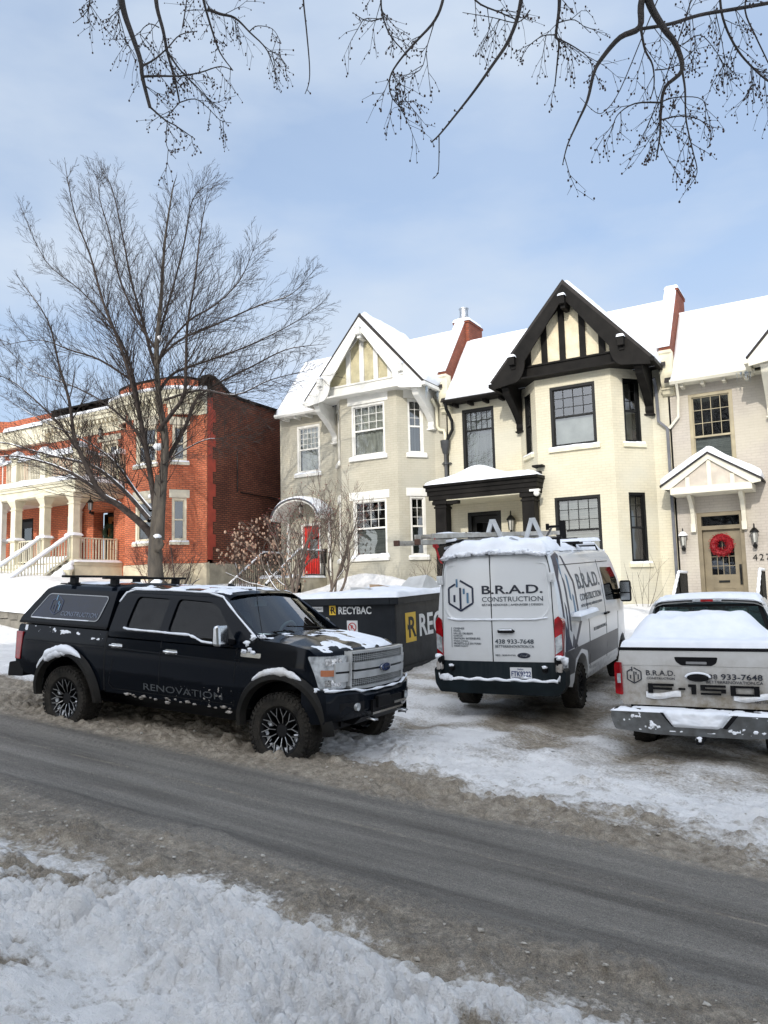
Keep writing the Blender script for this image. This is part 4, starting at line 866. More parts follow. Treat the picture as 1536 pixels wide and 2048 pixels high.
def near(X, Y):
    """foreground bank and road as one continuous relief"""
    g = gheight(X, Y); Y0 = Y; wob = .26*(fbm(X*.55, Y*.5, 3, 4)-.5)*2+.12*(fbm(X*2.2, Y*2.2, 3, 6)-.5)*2
    e = Y+wob+.13*np.clip(-X-3.8, 0, 4); sm = 1-.8*np.exp(-((X+3.3)/.8)**2-((Y-2.5)/.5)**2)
    bank = smst(4.30, 3.55, e)                                  # ploughed bank on the near side
    tan = smst(4.0, 4.35, e)*smst(5.2, 4.6, e)                   # brown slush strip beside it
    far = smst(6.5, 6.95, Y+.5*wob)
    lump = bill(X*3.0, Y*3.0, 3, 11, .5); l2 = bill(X*8, Y*8, 2, 23, .5)**.8; l3 = fbm(X*20, Y*20, 2, 31)
    flat = smst(.25, .6, fbm(X*.6+9, Y*.6, 2, 41))
    l4 = dome(X*15, Y*15, 27, .8)+.5*dome(X*31, Y*31, 37, .8); d1 = dome(X*3.2, Y*3.2, 61, .75); d2 = dome(X*7.5, Y*7.5, 67, .8); chunk = smst(.35, .6, fbm(X*.9+4, Y*.9, 3, 43))
    z = g+bank*(.03+.22*smst(3.9, 2.2, e)+.16*(fbm(X*1.1, Y*1.1, 3, 14)-.5)+(.14*d1+.10*d2*(.45+.55*chunk)+(.10*l4+.03*l3)*(.5+.5*chunk))*(.22+.78*flat)*sm-.05)
    blob = smst(.52, .72, fbm(X*1.6, Y*1.9, 3, 51)); clod = dome(X*7, Y*8, 91, .55)+.4*dome(X*17, Y*17, 93, .6)
    z = z+tan*(.05*blob+.07*clod*(.2+blob)+.02*l4)
    # ridges of slush left by tyres
    rid = lambda c, w_, s: np.exp(-((Y-c-.10*(fbm(X*.5, X*0+s, 3, 7+s)-.5))/w_)**2)*(.5+fbm(X*2.5, Y*3, 3, 70+s))
    z = z+.03*rid(4.85, .10, 1)+.012*rid(5.05, .05, 2)+.014*rid(6.05, .09, 3)+.02*rid(6.5, .12, 4)
    tr_ = lambda c, w_, s: np.exp(-((Y-c-.06*(fbm(X*.4, X*0+s, 2, s)-.5))/w_)**2)
    z = z+.016*tr_(4.66, .07, 21)*(.5+.5*np.sin(X*62+Y*20))+.012*tr_(4.45, .05, 22)*(.5+.5*np.sin(X*70-Y*25))+.012*tr_(6.42, .06, 23)*(.5+.5*np.sin(X*60+Y*30))+.02*tr_(4.55, .04, 24)*fbm(X*5, Y*5, 2, 77)
    fz = far*(.045*smst(.45, .7, fbm(X*1.3, Y*2.2, 4, 81))+.075*clod*(.15+smst(.4, .62, fbm(X*1.5, Y*2.2, 3, 88)))+.03*l4)
    z = z+fz
    z = z+.004*(fbm(X*12, Y*12, 3, 90)-.5)
    road = (.50*smst(3.95, 4.35, Y+.5*wob)+.50*smst(4.45, 4.85, Y+.3*wob))*(.40*smst(7.5, 6.9, Y+.6*wob)+.60*smst(6.85, 6.45, Y+.3*wob))
    edge = .20*(np.exp(-((Y-4.80)/.10)**2)+np.exp(-((Y-6.85)/.2)**2)*1.2)+.45*rid(5.88, .022, 5)+.25*rid(5.55, .015, 6)+.22*rid(5.25, .03, 8)
    A = road-edge*(.5+fbm(X*3, Y*9, 3, 93))-.30*tr_(4.60, .12, 21)+.25*(fbm(X*.35, Y*4.5, 4, 97)-.5)*smst(4.4, 4.8, Y)*smst(6.9, 6.3, Y)
    D = np.where(e < 4.3, .10+.60*smst(3.75, 4.3, e)+.55*smst(.56, .72, fbm(X*1.3, Y*2.0, 4, 101))-.30*np.clip(d2, 0, 1)*bank-.10*d1+.20*smst(.3, .0, d2)+.14*smst(.35, .0, l4)*bank, .95)
    D = D*(1-0*far)
    D = np.where(Y > 6.6, np.clip(1.0-.75*smst(7.15+1.0*(fbm(X*.35, X*0+5, 2, 3)-.5)*0, 8.3, Y+wob*1.2+.09*(X+5))+.35*(clod-.45)+.5*(fbm(X*1.2, Y*2.5, 4, 111)-.5), 0, 1), D)
    left = smst(-6.0, -8, X)*smst(6.4, 6.6, Y)
    D = np.maximum(D, left*(.95-.9*smst(8.2, 9.4, Y+.5*wob)))
    return z, A, D
def mid(X, Y):
    g = gheight(X, Y); lump = bill(X*2.2, Y*2.2, 4, 11); l2 = bill(X*7, Y*7, 3, 23); f = fbm(X*.8, Y*.8, 3, 5)
    dr = smst(-9.8, -9, X)*smst(17, 15.5, Y)
    trk = np.exp(-((X+5.55)/.28)**2)+np.exp(-((X+3.75)/.28)**2)+np.exp(-((X+2.65)/.25)**2)+np.exp(-((X+.85)/.25)**2); trk = trk*dr*smst(9, 10, Y)
    dm = dome(X*3.5, Y*3.5, 161, .5)+.5*dome(X*8, Y*8, 163, .5)
    z = g+.12*(f-.5)+(.05*(lump-.4)+.03*l2+.045*dm*smst(.4, .6, fbm(X*.9, Y*.9, 3, 33)))*(1-.5*smst(14, 17, Y))-.07*trk+.04*fbm(X*3, Y*.8, 3, 8)*dr
    D = dr*(.33+.60*(fbm(X*1.3, Y*1.6, 5, 21)-.5)*2+.35*trk*(f-.1))+.05
    D = D+.30*np.exp(-((X+4.6)/1.2)**2-((Y-12.0)/1.6)**2)+.45*np.exp(-((X+1.8)/1.3)**2-((Y-11.3)/1.6)**2)
    D = np.where(Y < 9.5, np.maximum(D, .2), D)
    return z, X*0, D
def blend(X, Y):
    z1, a1, d1 = near(X, Y)
    z2, a2, d2 = mid(X, Y); k = smst(8.2, 9.4, Y); a1 = np.where(Y > 6.9, 0, a1)
    z = z1+(z2-z1)*k; d = d1+(d2-d1)*k
    # trough where the black pickup stands
    return z, a1, d
groundgrid('road', -15, 3.2, 4.3, 9.5, .026, lambda X, Y: blend(X, Y), GM)
groundgrid('snow_bank', -7.2, .8, 1.6, 4.3, .0125, near, GM)
groundgrid('snow_ground', -32, 6, 9.5, 24, .07, mid, GM)
def rest(X, Y):
    Z = gheight(X, Y)-.02; A = smst(4.6, 5.0, Y)*smst(6.6, 6.2, Y)
    ins = (X > -14.9) & (X < 3.1) & (Y > 1.3) & (Y < 9.6); Z = np.where(ins, Z-.5, Z)
    return Z, A*0, np.where((Y > 4.3) & (Y < 7.5), .9, .15)
groundgrid('ground', -46, 40, -40, 9.6, .5, rest, GM)
def far_(X, Y): return gheight(X, Y)-.3, X*0, X*0
groundgrid('land', -300, 300, 9, 400, 6, far_, GM)
# clods of slush thrown along the road edges: too many to count
rg = random.Random(5); m = MB()
for k in range(500):
    band = rg.random()
    if band < .45: X = rg.uniform(-10, 1.5); Y = 6.95+abs(rg.gauss(0, .55))
    elif band < .72: X = rg.uniform(-7, .6); Y = 4.45+rg.gauss(0, .16)
    else: X = rg.uniform(-7, .6); Y = 3.9+rg.gauss(0, .35)
    if -9.9 < X < -5.2 and Y > 7.0 and rg.random() < .7: continue
    if Y < 3.9: continue
    r = .005+.014*rg.random()**2
    z = float(blend(np.array([X]), np.array([Y]))[0][0]) if Y > 4.3 else float(near(np.array([X]), np.array([Y]))[0][0])
    m.blob((X, Y, z+r*.2), r, (rg.uniform(.8, 1.6), rg.uniform(.7, 1.3), .7), 4, .4, k)
o = m.build('slush_clods', mat('clod', (.60, .575, .53), .9, col2=(.40, .365, .31), vs=6, bump=.8, bs=60), smooth=180); o['kind'] = 'stuff'
# low stone retaining wall at the left
m = MB(); yw = 13.3
for r_ in range(3):
    x = -36-.3*r_
    while x < -17.6:
        wd = .45+.25*((int(x*7)+r_*3) % 3)/3; zb = GP(x+.2)-.15+r_*.27
        m.box(x, x+wd-.015, yw+.01*((r_+int(x*3)) % 2), yw+.35, zb, zb+.262); x += wd
o = m.build('retaining_wall', mat('grey_stone', (.20, .185, .155), .85, vary=.25, vs=2.5, bump=.8, bs=14), bevel=.012); tag(o, 'low grey stone retaining wall under snow at the left picture edge', 'wall')
s = MB(); s.pillow(lambda u, v: V((-36+u, yw-.06+v, GP(-36+u)+.62)), (0, 0, 1), 18.5, .8, .22, .15, 90, 8, seed=3, rough=.5, fs=.8); s.build('snow', SNOW, o, smooth=180)
# ================================================================ houses across the street, behind the camera (they shade the road)
ob_ = [(-31, -22.5, 9.0, -15), (-12.3, -4.6, 14.6, -15), (-4.5, 3.6, 15.0, -15), (3.8, 12.2, 14.6, -15), (12.4, 20.7, 14.0, -15)]
for k, (a, b, h, yb) in enumerate(ob_):
    t = thing('brick_house', ['low brick house far left on the camera side of the street', 'first tall brick house on the camera side of the street', 'tall brick house right behind the camera', 'tall brick house behind and right of the camera', 'last brick house right of the camera side'][k], 'house', (0, 0, 0), group='houses on the camera side of the street')
    Fo = face((b, yb, 0), (-1, 0, 0), (0, 1, 0)); W = b-a; hl = [rect(W*i/3+.8, W*i/3+1.9, z, z+1.6) for i in range(3) for z in ((1, 4.2, 7.4, 10.6) if h > 12 else (1, 4.2))]
    m = MB(); m.plate(rect(0, W, -3, h), hl, Fo, 0, -.3); m.box(a, b, yb-8, yb-.31, -3, h-.2); m.build('wall', BW3 if k % 2 else BW1, t)
    m = MB(); m.box(a-.05, b+.05, yb-.2, yb+.3, h-.7, h-.2); m.build('cornice', CREAM, t)
    m = MB()
    for q in hl: m.plate([(q[0][0]+.0, q[0][1]), (q[1][0], q[1][1]), (q[2][0], q[2][1]), (q[3][0], q[3][1])], [rect(q[0][0]+.1, q[1][0]-.1, q[0][1]+.1, q[2][1]-.1)], Fo, -.08, -.14)
    m.build('window_frames', WHITE, t)
# ================================================================ trees
BARK = mat('bark', (.10, .085, .066), .85, col2=(.035, .030, .025), vs=7, bump=1.0, bs=28, streak=(1, 1, .35))
TWIG = mat('twig', (.075, .055, .045), .8, vary=.3)
BUD = mat('bud', (.05, .028, .022), .8, vary=.3)
def limb(m, pts, r0, r1, n=8, s=None, snow=.0, rg=None, pw=1.0):
    """smooth limb through points, tapered; optional snow ridge along its top"""
    P_ = [V(p) for p in pts]; out = []
    for i in range(len(P_)-1):
        a = P_[max(i-1, 0)]; b = P_[i]; c = P_[i+1]; d = P_[min(i+2, len(P_)-1)]
        for k in range(4):
            t = k/4; out.append(.5*((2*b)+(c-a)*t+(2*a-5*b+4*c-d)*t*t+(3*b-a-3*c+d)*t*t*t))
    out.append(P_[-1]); K = len(out)
    rad = [r0+(r1-r0)*(i/(K-1))**pw for i in range(K)]
    m.tube(out, rad, n, cap=False)
    if s is not None and snow:
        seg = []
        for i in range(K):
            d = (out[min(i+1, K-1)]-out[max(i-1, 0)]).normalized()
            if abs(d.z) < .86 and rad[i] > .012: seg.append((out[i]+V((0, 0, rad[i]*.62)), rad[i]*.62*snow*(1-abs(d.z)*.4)+.004))
            else:
                if len(seg) > 2: s.tube([p for p, _ in seg], [r for _, r in seg], 6)
                seg = []
        if len(seg) > 2: s.tube([p for p, _ in seg], [.004 if j in (0, len(seg)-1) else r for j, (_, r) in enumerate(seg)], 6)
    return out, rad
def grow(m, p, d, r, L_, depth, rg, s=None, upb=.25, spread=.55, bud=None, kink=.11, snow=.9, minr=.0035, ns=5, kids=None, gl=.68):
    """recursive branch"""
    n = max(3, int(L_/.22)+2); pts = [V(p)]; dd = V(d).normalized(); st = L_/(n-1)
    for i in range(n-1):
        dd = (dd+V((rg.gauss(0, kink), rg.gauss(0, kink), rg.gauss(0, kink)))*.6+V((0, 0, upb*.22))).normalized(); pts.append(pts[-1]+dd*st)
    r1 = max(minr*.55, r*.32)
    rad = [r+(r1-r)*(i/(n-1)) for i in range(n)]
    m.tube(pts, rad, 5 if r > .02 else 3, cap=False)
    if s is not None and r > .016:
        seg = [(pts[i]+V((0, 0, rad[i]*.7)), rad[i]*.6) for i in range(n) if abs((pts[min(i+1, n-1)]-pts[max(i-1, 0)]).normalized().z) < .8]
        if len(seg) > 2: s.tube([q for q, _ in seg], [x for _, x in seg], 5, cap=False)
    if bud and r < .012:
        for i in range(1, n):
            if rg.random() < bud[1]: q = pts[i]+V((rg.gauss(0, 1), rg.gauss(0, 1), rg.gauss(0, 1)))*.006; bud[0].blob(tuple(q), rg.uniform(.5, 1)*bud[2], (1, 1, 1.3), 3, 0, 1)
    if depth <= 0: return
    nb = kids if kids else ns
    for k in range(nb):
        t = .22+.78*(k+rg.random()*.7)/nb; t = min(t, .99); i = min(int(t*(n-1)), n-2); f = t*(n-1)-i
        q = pts[i].lerp(pts[i+1], f); ax = (pts[i+1]-pts[i]).normalized(); o = ax.orthogonal().normalized(); o.rotate(Matrix.Rotation(rg.uniform(0, 6.283), 3, ax))
        nd = (ax*(1-spread*.45)+o*spread*rg.uniform(.7, 1.3)).normalized()
        grow(m, q, nd, max(minr, rad[i]*rg.uniform(.45, .62)), L_*gl*(1.15-.6*t)*rg.uniform(.75, 1.15), depth-1, rg, s, upb, spread, bud, kink, snow, minr, ns, None, gl)
# ---- the big maple on the lawn
TX, TY, TZ = -17.3, 15.8, -.9
big = thing('bare_tree', 'large bare spreading tree with snow-lined limbs before the red brick house', 'tree', (TX, TY, 0))
tr, br, sn_, kn = MB(), MB(), MB(), MB(); rg = random.Random(11)
def TP(px, py, dy=0.):                                          # crown points measured on the tree's own plane, pushed in depth
    d = fw+rt*((px-768)/1540)-up*((py-1024)/1540); p = d*((TY+dy)/d.y); return V((p.x-TX, p.y-TY, p.z))
limb(tr, [(0.02, 0, TZ), (0, 0, 0.1), (-.10, 0, 1.0), (-.08, 0, 1.9), (.02, 0, 2.9), (.04, 0, 3.6)], .28, .11, 14)
for a in range(5): t_ = a*1.26; tr.blob((.2*math.cos(t_), .2*math.sin(t_), TZ+.1), .28, (1, 1, 1.5), 6, .2, a)
tr.blob((.28, -.12, .22), .26, (1, .8, 1.1), 8, .3, 3); tr.blob((.14, -.1, 1.55), .15, (1, .8, 1.5), 8, .25, 5)
# main limbs: (points in px,py,dy), radii
LM = [
 ([(318, 1080, 0), (322, 1010, 0), (330, 880, .1), (318, 800, 0), (313, 700, -.1), (322, 600, .1), (330, 480, .3), (345, 380, .4)], .20, .025),
 ([(312, 1060, 0), (309, 1010, 0), (296, 920, -.1), (283, 850, -.3), (262, 760, -.6), (236, 680, -.8), (205, 600, -1.0), (180, 510, -1.2), (150, 430, -1.3), (132, 340, -1.3)], .13, .012),
 ([(306, 1075, 0), (285, 1050, -.3), (240, 1012, -.8), (200, 985, -1.1), (170, 925, -1.3), (150, 880, -1.4), (138, 800, -1.5), (118, 730, -1.6), (95, 640, -1.8), (40, 560, -2)], .16, .012),
 ([(300, 1040, .1), (262, 995, .4), (220, 955, .8), (180, 930, 1), (120, 915, 1.2), (60, 900, 1.4), (0, 885, 1.6), (-80, 890, 1.8)], .11, .015),
 ([(200, 985, -1.1), (150, 950, -1.5), (90, 925, -1.8), (20, 912, -2.2), (-60, 925, -2.5)], .075, .012),
 ([(302, 1020, .3), (270, 980, .8), (235, 930, 1.3), (200, 900, 1.8), (150, 870, 2.2), (90, 845, 2.5), (0, 790, 2.8)], .08, .012),
 ([(322, 945, 0), (345, 900, .5), (372, 850, .9), (392, 800, 1.3), (430, 770, 1.6), (500, 735, 1.9), (570, 700, 2), (630, 690, 2.1)], .10, .010),
 ([(318, 860, 0), (345, 825, -.5), (368, 790, -.9), (372, 730, -1), (375, 650, -1.1), (390, 560, -1.2), (400, 470, -1.2), (412, 400, -1.2)], .09, .012),
 ([(315, 745, 0), (300, 700, .2), (285, 640, .4), (262, 560, .6), (245, 470, .8), (225, 380, .9), (205, 345, 1)], .08, .010),
 ([(313, 735, 0), (335, 690, -.4), (380, 640, -.9), (430, 610, -1.2), (480, 560, -1.4), (510, 490, -1.5)], .06, .008),
 ([(316, 720, .0), (360, 680, .5), (430, 650, 1), (520, 610, 1.3), (580, 590, 1.6), (620, 550, 1.8)], .055, .008),
 ([(313, 690, 0), (330, 630, .3), (350, 560, .5), (370, 480, .7), (385, 400, .8), (420, 365, .8)], .06, .008),
 ([(320, 780, 0), (350, 745, .7), (420, 720, 1.3), (500, 690, 1.8), (580, 650, 2.2), (640, 610, 2.4)], .07, .008),
 ([(300, 925, 0), (278, 870, .5), (250, 840, 1), (200, 800, 1.4), (140, 770, 1.7), (60, 740, 1.9), (0, 680, 2.1)], .07, .010),
 ([(283, 850, -.3), (270, 770, -.2), (250, 700, 0), (215, 640, .2), (160, 580, .4), (90, 520, .5), (40, 410, .6)], .07, .009),
 ([(313, 700, -.1), (280, 650, -.4), (240, 560, -.8), (220, 470, -1), (200, 400, -1.1), (195, 350, -1.1)], .055, .008),
 ([(325, 930, 0), (360, 905, -.4), (410, 880, -.8), (450, 875, -1), (500, 850, -1.2)], .035, .006),
 ([(160, 905, -1.3), (120, 850, -1.6), (70, 800, -1.9), (20, 760, -2), (-40, 740, -2.2)], .05, .008),
 ([(262, 760, -.6), (200, 720, -1.2), (140, 700, -1.6), (80, 680, -2), (10, 690, -2.2)], .05, .008),
 ([(330, 800, 0), (400, 780, -.6), (470, 790, -1), (540, 760, -1.3), (620, 740, -1.5)], .05, .007)]
for k, (pp, r0, r1) in enumerate(LM):
    pts = [TP(*p) for p in pp]
    r0 *= .80; o_, ra = limb(br if k else tr, pts, r0, r1*.8, 9 if r0 > .06 else 6, sn_, 1.0 if k in (2, 3, 4, 5) else .55, pw=.85)
    n = len(o_)
    tot = sum((o_[i+1]-o_[i]).length for i in range(n-1)); nb = int(tot/.13)
    for j in range(nb):
        t = .16+.84*(j+rg.random())/nb; i = min(int(t*(n-1)), n-2); q = o_[i]; ax = (o_[i+1]-o_[i]).normalized()
        oo = ax.orthogonal().normalized(); oo.rotate(Matrix.Rotation(rg.uniform(0, 6.283), 3, ax)); nd = (ax*.9+oo*.62+V((0, 0, .10))).normalized()
        grow(br, q, nd, min(.016, max(.006, ra[i]*.34)), rg.uniform(1.1, 2.5)*(1.2-.88*t), 2, rg, sn_ if q.z < 4.5 else None, .22, .46, None, .06, minr=.0040, ns=4, gl=.52)
    e = o_[-1]; grow(br, e, (o_[-1]-o_[-2]), max(.007, r1), .45, 1, rg, None, .4, .5, minr=.0045, ns=3)
tr.build('trunk', BARK, big, smooth=180); br.build('crown', mat('branch_bark', (.050, .040, .035), .85, vary=.3, vs=6, spec=.2), big, smooth=180, flipfix=False)
for p, r, s_ in [((.30, -.28, .40), .20, (1, .8, .7)), ((.30, -.25, .05), .16, (1, .8, .7)), ((.16, -.16, 1.78), .11, (1, 1, .6)), ((-.0, 0, 4.45), .16, (1, 1, .7)), ((.0, 0, 7.75), .12, (1, 1, .8)), ((-.3, 0, 3.0), .09, (1, 1, .7))]: sn_.blob(p, r, s_, 7, .15, 3)
sn_.build('snow', SNOW, big, smooth=180)
for k, (x, y, a) in enumerate(((-6.5, -9.5, 1.1), (4.5, -10, 2.6))):      # two unseen copies added behind the camera to show in reflections
    t = big.copy(); COL.objects.link(t); t.location = (x, y, -.6); t.rotation_euler = (0, 0, a); t['label'] = ('unseen bare tree added for reflections on the camera side, left one', 'unseen bare tree added for reflections on the camera side, right one')[k]
    for ch in list(big.children):
        c = ch.copy(); COL.objects.link(c); c.parent = t
# ---- small multi-stem berry tree before the cream house, and shrubs
def smalltree(name, label, loc, stems, seed, cat='tree', h=3.5, twm=TWIG, bud=None, budm=None, snow=True, depth=3, sp=.5, ns=5, r0=.05, upb=.25, minr=.004, bn='berries'):
    t = thing(name, label, cat, loc); m, s, b = MB(), MB(), MB(); rg = random.Random(seed)
    for (dx, dy, dz) in stems: grow(m, (rg.gauss(0, .06), rg.gauss(0, .06), -.3), (dx, dy, dz), r0*rg.uniform(.7, 1.1), h*rg.uniform(.75, 1.05), depth, rg, s if snow else None, upb, sp, (b, bud[0], bud[1]) if bud else None, .15, minr=minr, ns=ns)
    m.build('branches', twm, t, smooth=180, flipfix=False)
    if s.v: s.build('snow', SNOW, t, smooth=180, flipfix=False)
    if b.v: b.build(bn, budm, t, smooth=180, flipfix=False)['kind'] = 'stuff'
    return t
LB = mat('light_bark', (.13, .10, .08), .8, vary=.25, vs=8)
gz = lambda x, y: float(gheight(np.array([x]), np.array([y]))[0])
smalltree('berry_tree', 'small bare tree with tiny red berries before the red door', (-13.6, 17.4, gz(-13.6, 17.4)), [(-.7, .1, .9), (.05, 0, 1), (-.25, .2, 1), (.5, -.1, 1), (.25, .1, 1.1), (-1.0, -.1, .8)], 4, h=2.7, twm=LB, bud=(.35, .014), budm=mat('red_berry', (.22, .035, .03), .6, vary=.3), r0=.05, sp=.55, ns=5, upb=.35, minr=.0045)
smalltree('berry_tree', 'small bare multi-stem tree in front of the white bay window', (-12.7, 17.9, gz(-12.7, 17.9)), [(.2, 0, 1), (.5, .1, 1), (-.1, .1, 1), (.8, -.1, .9)], 8, h=2.9, twm=LB, bud=(.2, .012), budm=mat('red_berry', (.22, .035, .03), .6), r0=.05, sp=.5, ns=5, upb=.35, minr=.0045)
smalltree('leafy_shrub', 'shrub holding pale dead leaves against the dark brick side wall', (-17.3, 19.6, gz(-17.3, 19.6)), [(-.5, .1, .9), (.5, 0, .9), (.1, 0, 1), (.9, .1, .7)], 15, 'shrub', h=2.5, twm=TWIG, bud=(.22, .045), budm=mat('dead_leaf', (.42, .28, .20), .8, vary=.2), ns=5, r0=.035, bn='leaves')
smalltree('bare_shrub', 'dense twiggy shrub before the narrow lower window of the red brick house', (-19.9, 18.3, gz(-19.9, 18.3)), [(a, b, 1) for a, b in ((-.9, 0), (-.4, .2), (0, 0), (.4, .1), (.8, 0), (-.6, -.2), (.3, -.2))], 21, 'shrub', h=1.8, twm=mat('red_twig', (.12, .05, .04), .8), ns=6, r0=.022, depth=3, snow=False)
smalltree('snowy_shrub', 'low spreading shrub with thick snow along its limbs near the dark side wall', (-18.4, 17.6, gz(-18.4, 17.6)), [(-1.6, -.1, .5), (-1.2, .2, .8), (-.5, 0, 1), (.3, 0, 1), (.9, .1, .8), (-2, 0, .25)], 33, 'shrub', h=1.9, ns=4, r0=.045, upb=.1, depth=2)
smalltree('bare_shrub', 'small twiggy shrub above the far end of the dumpster', (-10.7, 20.4, gz(-10.7, 20.4)+.2), [(-.9, 0, .7), (-.3, 0, 1), (.4, 0, .9), (.9, .1, .6), (0, .1, 1)], 44, 'shrub', h=1.1, ns=5, r0=.018, depth=2, snow=False)
smalltree('bare_shrub', 'sparse dry stems beside the yellow wall near the white pickup', (-4.9, 21.4, gz(-4.9, 21.4)), [(-.3, 0, 1), (.3, 0, 1), (0, 0, 1), (.5, 0, .9)], 47, 'shrub', h=1.5, ns=3, r0=.010, depth=1, snow=False)
# tree tops far behind the roofs
ft = smalltree('distant_tree', 'bare tree top just visible behind the roof left of the black gable', (-18.5, 41, 6.2), [(-.3, 0, 1), (.2, 0, 1), (.5, 0, .9), (-.6, .2, .9)], 51, h=5.0, ns=5, r0=.09, depth=3, snow=False, minr=.012)
# ---- overhanging branches of the street tree above the camera
st = thing('street_tree', 'bare budding branches hanging into the top of the picture over the street', 'tree', (0, 0, 0))
def OP(px, py, dist):
    d = (fw+rt*((px-768)/1540)-up*((py-1024)/1540)); return d*dist
ST = [  # px, py lists and distance, radii
 (0, 5.6, [(225, -160), (238, -40), (243, 0), (251, 34), (266, 76), (281, 121), (285, 155), (300, 215)], .030, .012),
 (1, 5.6, [(300, 214), (330, 240), (352, 252), (390, 278)], .008, .003), (2, 5.6, [(335, 240), (333, 290), (352, 318)], .004, .002),
 (3, 5.9, [(290, -120), (308, -40), (314, 15), (326, 60), (336, 110), (350, 160), (359, 205)], .022, .006),
 (4, 5.9, [(336, 105), (360, 140), (395, 175), (432, 216)], .009, .003), (5, 5.9, [(359, 205), (390, 198), (415, 215), (440, 240), (463, 246)], .005, .002), (6, 5.9, [(359, 205), (335, 232)], .005, .003),
 (7, 5.7, [(287, 153), (320, 152), (360, 152), (400, 145), (440, 133), (466, 141)], .010, .003), (8, 5.8, [(285, 132), (310, 118), (336, 95), (360, 70), (395, 62)], .009, .003),
 (9, 6.1, [(380, -120), (400, -40), (408, 5), (424, 60), (440, 105), (466, 141)], .016, .004), (10, 6.1, [(415, 18), (440, 28), (470, 36), (500, 65), (535, 102), (556, 165)], .014, .003), (11, 6.1, [(500, 62), (515, 52), (545, 58), (562, 85)], .005, .002), (12, 6.1, [(535, 102), (555, 108), (574, 132)], .004, .002),
 (13, 5.8, [(318, 55), (298, 48), (280, 68), (295, 96)], .005, .002), (14, 6.3, [(365, 55), (372, 10), (378, -40)], .006, .004),
 (15, 4.9, [(600, -120), (606, -10), (613, 60), (619, 130), (618, 165), (610, 188)], .007, .0025),
 (16, 5.8, [(170, -60), (180, 0), (172, 25), (150, 45)], .007, .002), (17, 5.8, [(180, 0), (176, 35), (190, 60)], .005, .002), (18, 5.8, [(235, -30), (238, 30), (230, 70)], .005, .002), (19, 5.8, [(238, 30), (250, 75), (253, 95)], .004, .002),
 (20, 5.0, [(905, -120), (888, -10), (870, 40), (835, 80), (800, 120), (780, 155), (782, 190), (798, 210), (812, 195)], .012, .002),
 (21, 5.2, [(870, 40), (855, 90), (840, 140), (790, 153)], .004, .002), (22, 5.2, [(765, -90), (762, -10), (765, 30), (780, 70), (805, 100), (820, 118)], .008, .003), (23, 5.2, [(765, 36), (735, 42), (705, 25)], .005, .002),
 (24, 4.7, [(1075, -130), (1048, -30), (1035, 35), (1015, 85), (985, 130), (950, 180), (915, 225), (880, 268), (862, 285)], .016, .004), (25, 4.7, [(878, 270), (878, 310), (876, 345), (865, 358)], .004, .002),
 (26, 5.1, [(925, -60), (950, 0), (1000, 25), (1030, 38)], .008, .004), (27, 5.1, [(1060, 20), (1035, 45), (985, 35), (925, 25)], .005, .002),
 (28, 5.4, [(1110, -120), (1118, -20), (1118, 20), (1112, 70), (1118, 85), (1114, 130), (1110, 170)], .018, .004), (29, 5.4, [(1112, 75), (1150, 95), (1180, 120), (1186, 160)], .006, .002), (30, 5.4, [(1118, 45), (1150, 40), (1180, 65)], .005, .002), (31, 5.4, [(1112, 70), (1085, 72), (1055, 95), (1040, 125)], .005, .002),
 (32, 5.0, [(1330, -160), (1295, -40), (1282, 10), (1279, 55), (1240, 75), (1205, 115), (1188, 145), (1175, 200), (1155, 245), (1135, 290), (1125, 330)], .030, .003),
 (33, 5.0, [(1250, -120), (1290, -20), (1305, 20), (1330, 60), (1352, 90), (1364, 140), (1330, 175), (1322, 220), (1320, 270), (1312, 320)], .032, .004), (34, 5.0, [(1364, 140), (1370, 180), (1372, 240), (1385, 300), (1394, 345), (1375, 378)], .009, .002),
 (35, 5.2, [(1281, 58), (1340, 48), (1400, 30), (1470, 18), (1560, 2)], .011, .012), (36, 5.0, [(1282, 60), (1290, 100), (1305, 130), (1308, 170), (1300, 200)], .010, .003), (37, 5.6, [(1400, -60), (1370, 40), (1340, 130), (1310, 215), (1280, 285), (1253, 335)], .006, .002),
 (38, 5.6, [(1340, -60), (1290, 60), (1240, 180), (1210, 222), (1190, 224), (1160, 195)], .005, .002), (39, 5.0, [(1323, 205), (1270, 207), (1235, 230), (1225, 260)], .007, .002), (40, 5.0, [(1322, 240), (1360, 232), (1400, 240), (1420, 262)], .006, .002), (41, 5.0, [(1320, 205), (1350, 195), (1395, 195), (1415, 210)], .005, .002),
 (42, 5.3, [(1440, -80), (1440, 0), (1450, 50), (1475, 100), (1505, 135), (1540, 165), (1600, 200)], .010, .006), (43, 5.3, [(1500, -40), (1490, 20), (1510, 70), (1536, 125), (1560, 180)], .007, .004), (44, 5.3, [(1502, 135), (1505, 180), (1510, 205)], .004, .002),
 (45, 5.5, [(1365, 90), (1400, 70), (1430, 100), (1450, 135)], .005, .002), (46, 5.5, [(1430, 20), (1445, 90), (1450, 135)], .004, .002), (47, 5.2, [(1310, 140), (1345, 135), (1375, 112)], .005, .002)]
rg = random.Random(77); bm_, bd_ = MB(), MB(); ref = {}
